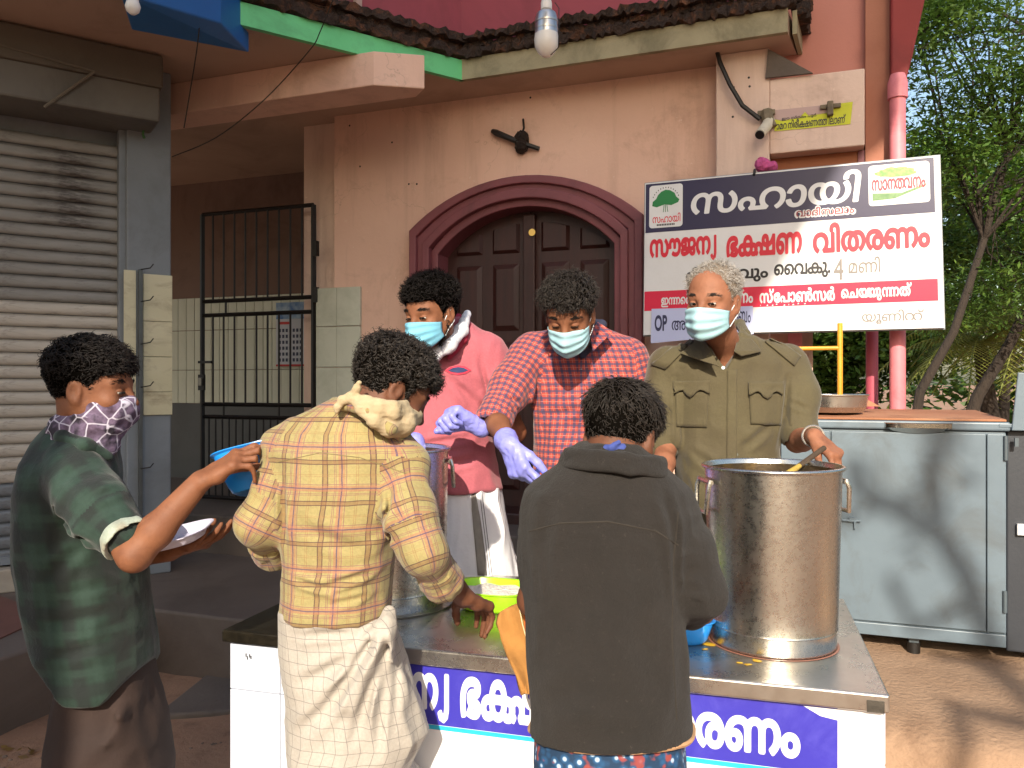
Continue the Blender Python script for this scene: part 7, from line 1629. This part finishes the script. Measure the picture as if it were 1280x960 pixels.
def t1():
    d = 8.5; tr = [P(1140, 560, d), P(1150, 490, d), P(1192, 415, d), P(1230, 300, d+.3), P(1262, 180, d+.5), P(1290, 40, d+.6)]
    cr = [(P(1215, 60, d), (.9, 1, .8)), (P(1190, 200, d+.4), (.55, .8, .6)), (P(1330, 120, d), (.9, 1, 1.3)), (P(1215, 380, d+1), (.65, .7, .5)), (P(1160, 20, d+.5), (.5, .6, .5)), (P(1450, 250, d), (1, 1, 1.3))]
    tree('large feathery tree with a leaning trunk just right of the signboard', (tr[0].x, d, .2), tr, cr, 3, lf1, r=.055, nl=200, limb=44, size=.085, n_per=150, spread=(.24, .3, .075), asp=.3)
    d = 10; tr = [P(1205, 545, d), P(1222, 495, d), P(1262, 430, d), P(1310, 330, d), P(1370, 200, d), P(1420, 60, d)]
    cr = [(P(1400, 150, d), (1.5, 1.2, 1.8)), (P(1260, 330, d+1), (1.0, 1, .6)), (P(1170, 300, d+1.6), (.6, .8, .8))]
    tree('second dark trunked tree leaning right behind the grey cabinet', (tr[0].x, d, .2), tr, cr, 5, lf1, r=.08, nl=90, limb=26, size=.10, n_per=130, spread=(.30, .4, .12))
    d = 15
    for i, (px, py, w_, h_, mt, sd) in enumerate(((1250, 260, 2.6, 1.6, lf2, 11), (1120, 400, 1.6, 1.3, lf1, 12), (1020, 440, 1.5, 1.2, lf1, 13), (1400, 380, 3, 2.2, lf1, 14))):
        b = P(px, 480, d+i); b.z = 0; tr = [b, b+Vector((.1, 0, 1.5)), Vector((b.x+.1, b.y, P(px, py, d+i).z))]
        tree(['sunlit bright green tree further back at the right', 'dark bushy tree seen under the signboard beside the pink pipe', 'dark bushy tree seen through the yellow frame', 'dark dense tree beyond the right edge'][i], b, tr, [(P(px, py, d+i), (w_, 1.2, h_))], sd, mt, nl=90, limb=14, size=.17, n_per=130, spread=(.4, .4, .25), asp=.5)
t1()
def palm(px, py, d, label, seed):
    c = P(px, py, d); b = Vector((c.x+.3, c.y, 0)); th = thing('palm_tree', label, 'palm', b, 'young palms behind the cabinet'); g = random.Random(seed)
    k = MB(); k.tube([b, c], [.16, .1], 10); k.build('trunk', m_bark, th, smooth=True)
    for i in range(15):
        a = 2*math.pi*i/15+g.uniform(-.2, .2); L = g.uniform(1.3, 1.9); up = g.uniform(.2, 1.0); V = []; F = []; mid = []
        for j in range(15): t = j/14; mid.append(c+Vector((math.cos(a)*L*t, math.sin(a)*L*t, up*L*t-1.0*L*t*t)))
        for j in range(1, 15):
            t = j/14; tn = (mid[j]-mid[j-1]).normalized(); sd = tn.cross(Vector((0, 0, 1))).normalized()
            for q in (1, -1):
                for e_ in (0, .5):
                    p = mid[j-1].lerp(mid[j], e_); ll = .42*math.sin(math.pi*min(1, t*.9+.12))+.05; tip = p+sd*q*ll+tn*ll*.55+Vector((0, 0, -ll*.35)); n = len(V); V += [p, p+tn*.03, tip]; F.append((n, n+1, n+2))
        k = MB(); k.tube(mid, .012, 4); n = len(k.V); k.add(V, F); k.build('frond', lf3, th, recalc=False)
palm(1225, 430, 12.5, 'young yellow green palm low behind the cabinet, left of its pair', 1); palm(1300, 400, 12, 'young yellow green palm at the right edge behind the steel unit', 2)
# far belt of vegetation closing the view, as one mass
g_ = np.random.default_rng(5); n_ = 560; an = g_.uniform(-1.2, 1.45, n_); rr_ = g_.uniform(26, 34, n_); zz = g_.random(n_)**1.1*7.5
C_ = np.stack([np.sin(an)*rr_, np.cos(an)*rr_, zz], 1); o = leaves('distant_trees', C_, 0, .45, 60, (.8, .8, .5), lf1, None, 9, .6); stuff(o)
an = g_.uniform(1.7, 4.6, 500); rr_ = g_.uniform(22, 30, 500); C_ = np.stack([np.sin(an)*rr_, np.cos(an)*rr_, g_.random(500)*6], 1); o = leaves('distant_trees', C_, 0, .5, 40, (.9, .9, .6), lf1, None, 19, .6); stuff(o)
# bare limbed tree behind the photographer: its limbs shade the cabinet and the apron
YT = -5.5; tA, eA = math.tan(AZ), math.tan(EL)/math.cos(AZ)
def bk(px, py, g=False):
    if g: d = (H-.3)*1000/(py-480); p = P(px, py, d)
    else: a = AP(px, py, tF); p = A(a[0], tF, a[1])
    k = p.y-YT; return Vector((p.x-tA*k, YT, p.z+eA*k))
LT = thing('bare_tree', 'bare limbed roadside tree behind the photographer', 'tree', (3.2, YT, 0))
root = [Vector((3.4, YT, 0)), Vector((3.0, YT, 1.6)), Vector((2.3, YT, 3.0)), bk(1262, 905, True), bk(1238, 800)]
k = MB(); k.tube(root, [.2, .17, .12, .06, .05], 10); k.build('trunk', m_bark, LT, smooth=True)
def lim(pts, r0, r1, nm='limb'):
    k = MB(); n = len(pts); k.tube([p+Vector((0, random.uniform(-.2, .2), 0)) for p in pts], [r0+(r1-r0)*i/(n-1) for i in range(n)], 8); k.build(nm, m_bark, LT, smooth=True)
lim([bk(1238, 800), bk(1208, 730), bk(1180, 685), bk(1130, 645), bk(1080, 618), bk(1066, 590)], .05, .03)
lim([bk(1180, 685), bk(1170, 625), bk(1178, 560), bk(1186, 525)], .04, .028)
lim([bk(1215, 740), bk(1140, 780), bk(1120, 760)], .03, .02)
lim([bk(1262, 905, True), bk(1185, 840, True), bk(1130, 830, True)], .05, .03)
lim([bk(1262, 905, True), bk(1200, 930, True), bk(1150, 960, True)], .05, .03)
lim([Vector((3.0, YT, 1.6)), Vector((4.2, YT-.5, 3.5)), Vector((5, YT-1, 6))], .1, .03)
leaves('leaf_clumps', [bk(1072, 612), bk(1150, 652), bk(1175, 560), bk(1190, 860, True), bk(1260, 870, True)], 0, .09, 26, (.07, .1, .07), lf1, LT, 4)
leaves('leaf_clumps', [Vector((5+random.uniform(-1, 1), YT-1+random.uniform(-1, 1), 6+random.uniform(-1, 1))) for _ in range(40)], 0, .14, 60, (.3, .3, .2), lf1, LT, 6)

# dry leaves and pebbles on the bare earth
g_ = np.random.default_rng(3); C_ = []
for i in range(420):
    if i % 3: x, y = g_.uniform(-2.4, -1.2), g_.uniform(1.6, 2.75)
    else: x, y = g_.uniform(1.0, 3.2), g_.uniform(1.4, 2.7)
    C_.append((x, y, float(hf(np.array([[x]]), np.array([[y]]))[0, 0])+.008))
o = leaves('dry_leaves', C_, 0, .035, 2, (.02, .02, .003), leaf_mat('dry_leaves', '6b4a28', '8a6a3c', 'a8894f'), None, 7, .45, .12); stuff(o)
pm_ = bmesh.new(); bmesh.ops.create_icosphere(pm_, subdivisions=1, radius=1); IV = np.array([v.co[:] for v in pm_.verts]); IF = np.array([[v.index for v in f.verts] for f in pm_.faces]); pm_.free()
VV = []; FF = []
for i in range(900):
    x, y = (g_.uniform(1.0, 3.6), g_.uniform(1.2, 2.8)) if i % 2 else (g_.uniform(-2.6, -1.0), g_.uniform(1.3, 2.8)); r_ = g_.uniform(.002, .009); z = float(hf(np.array([[x]]), np.array([[y]]))[0, 0])
    FF.append(IF+len(VV)*12); VV.append(IV*np.array([r_*g_.uniform(.7, 1.4), r_, r_*.7])*(1+g_.normal(0, .12, (12, 1)))+np.array([x, y, z]))
stuff(mko('pebbles', fastmesh('pebbles', np.concatenate(VV), np.concatenate(FF)), M('pebble_stone', '8a7565', '6a594c', 40, .9), None, True))
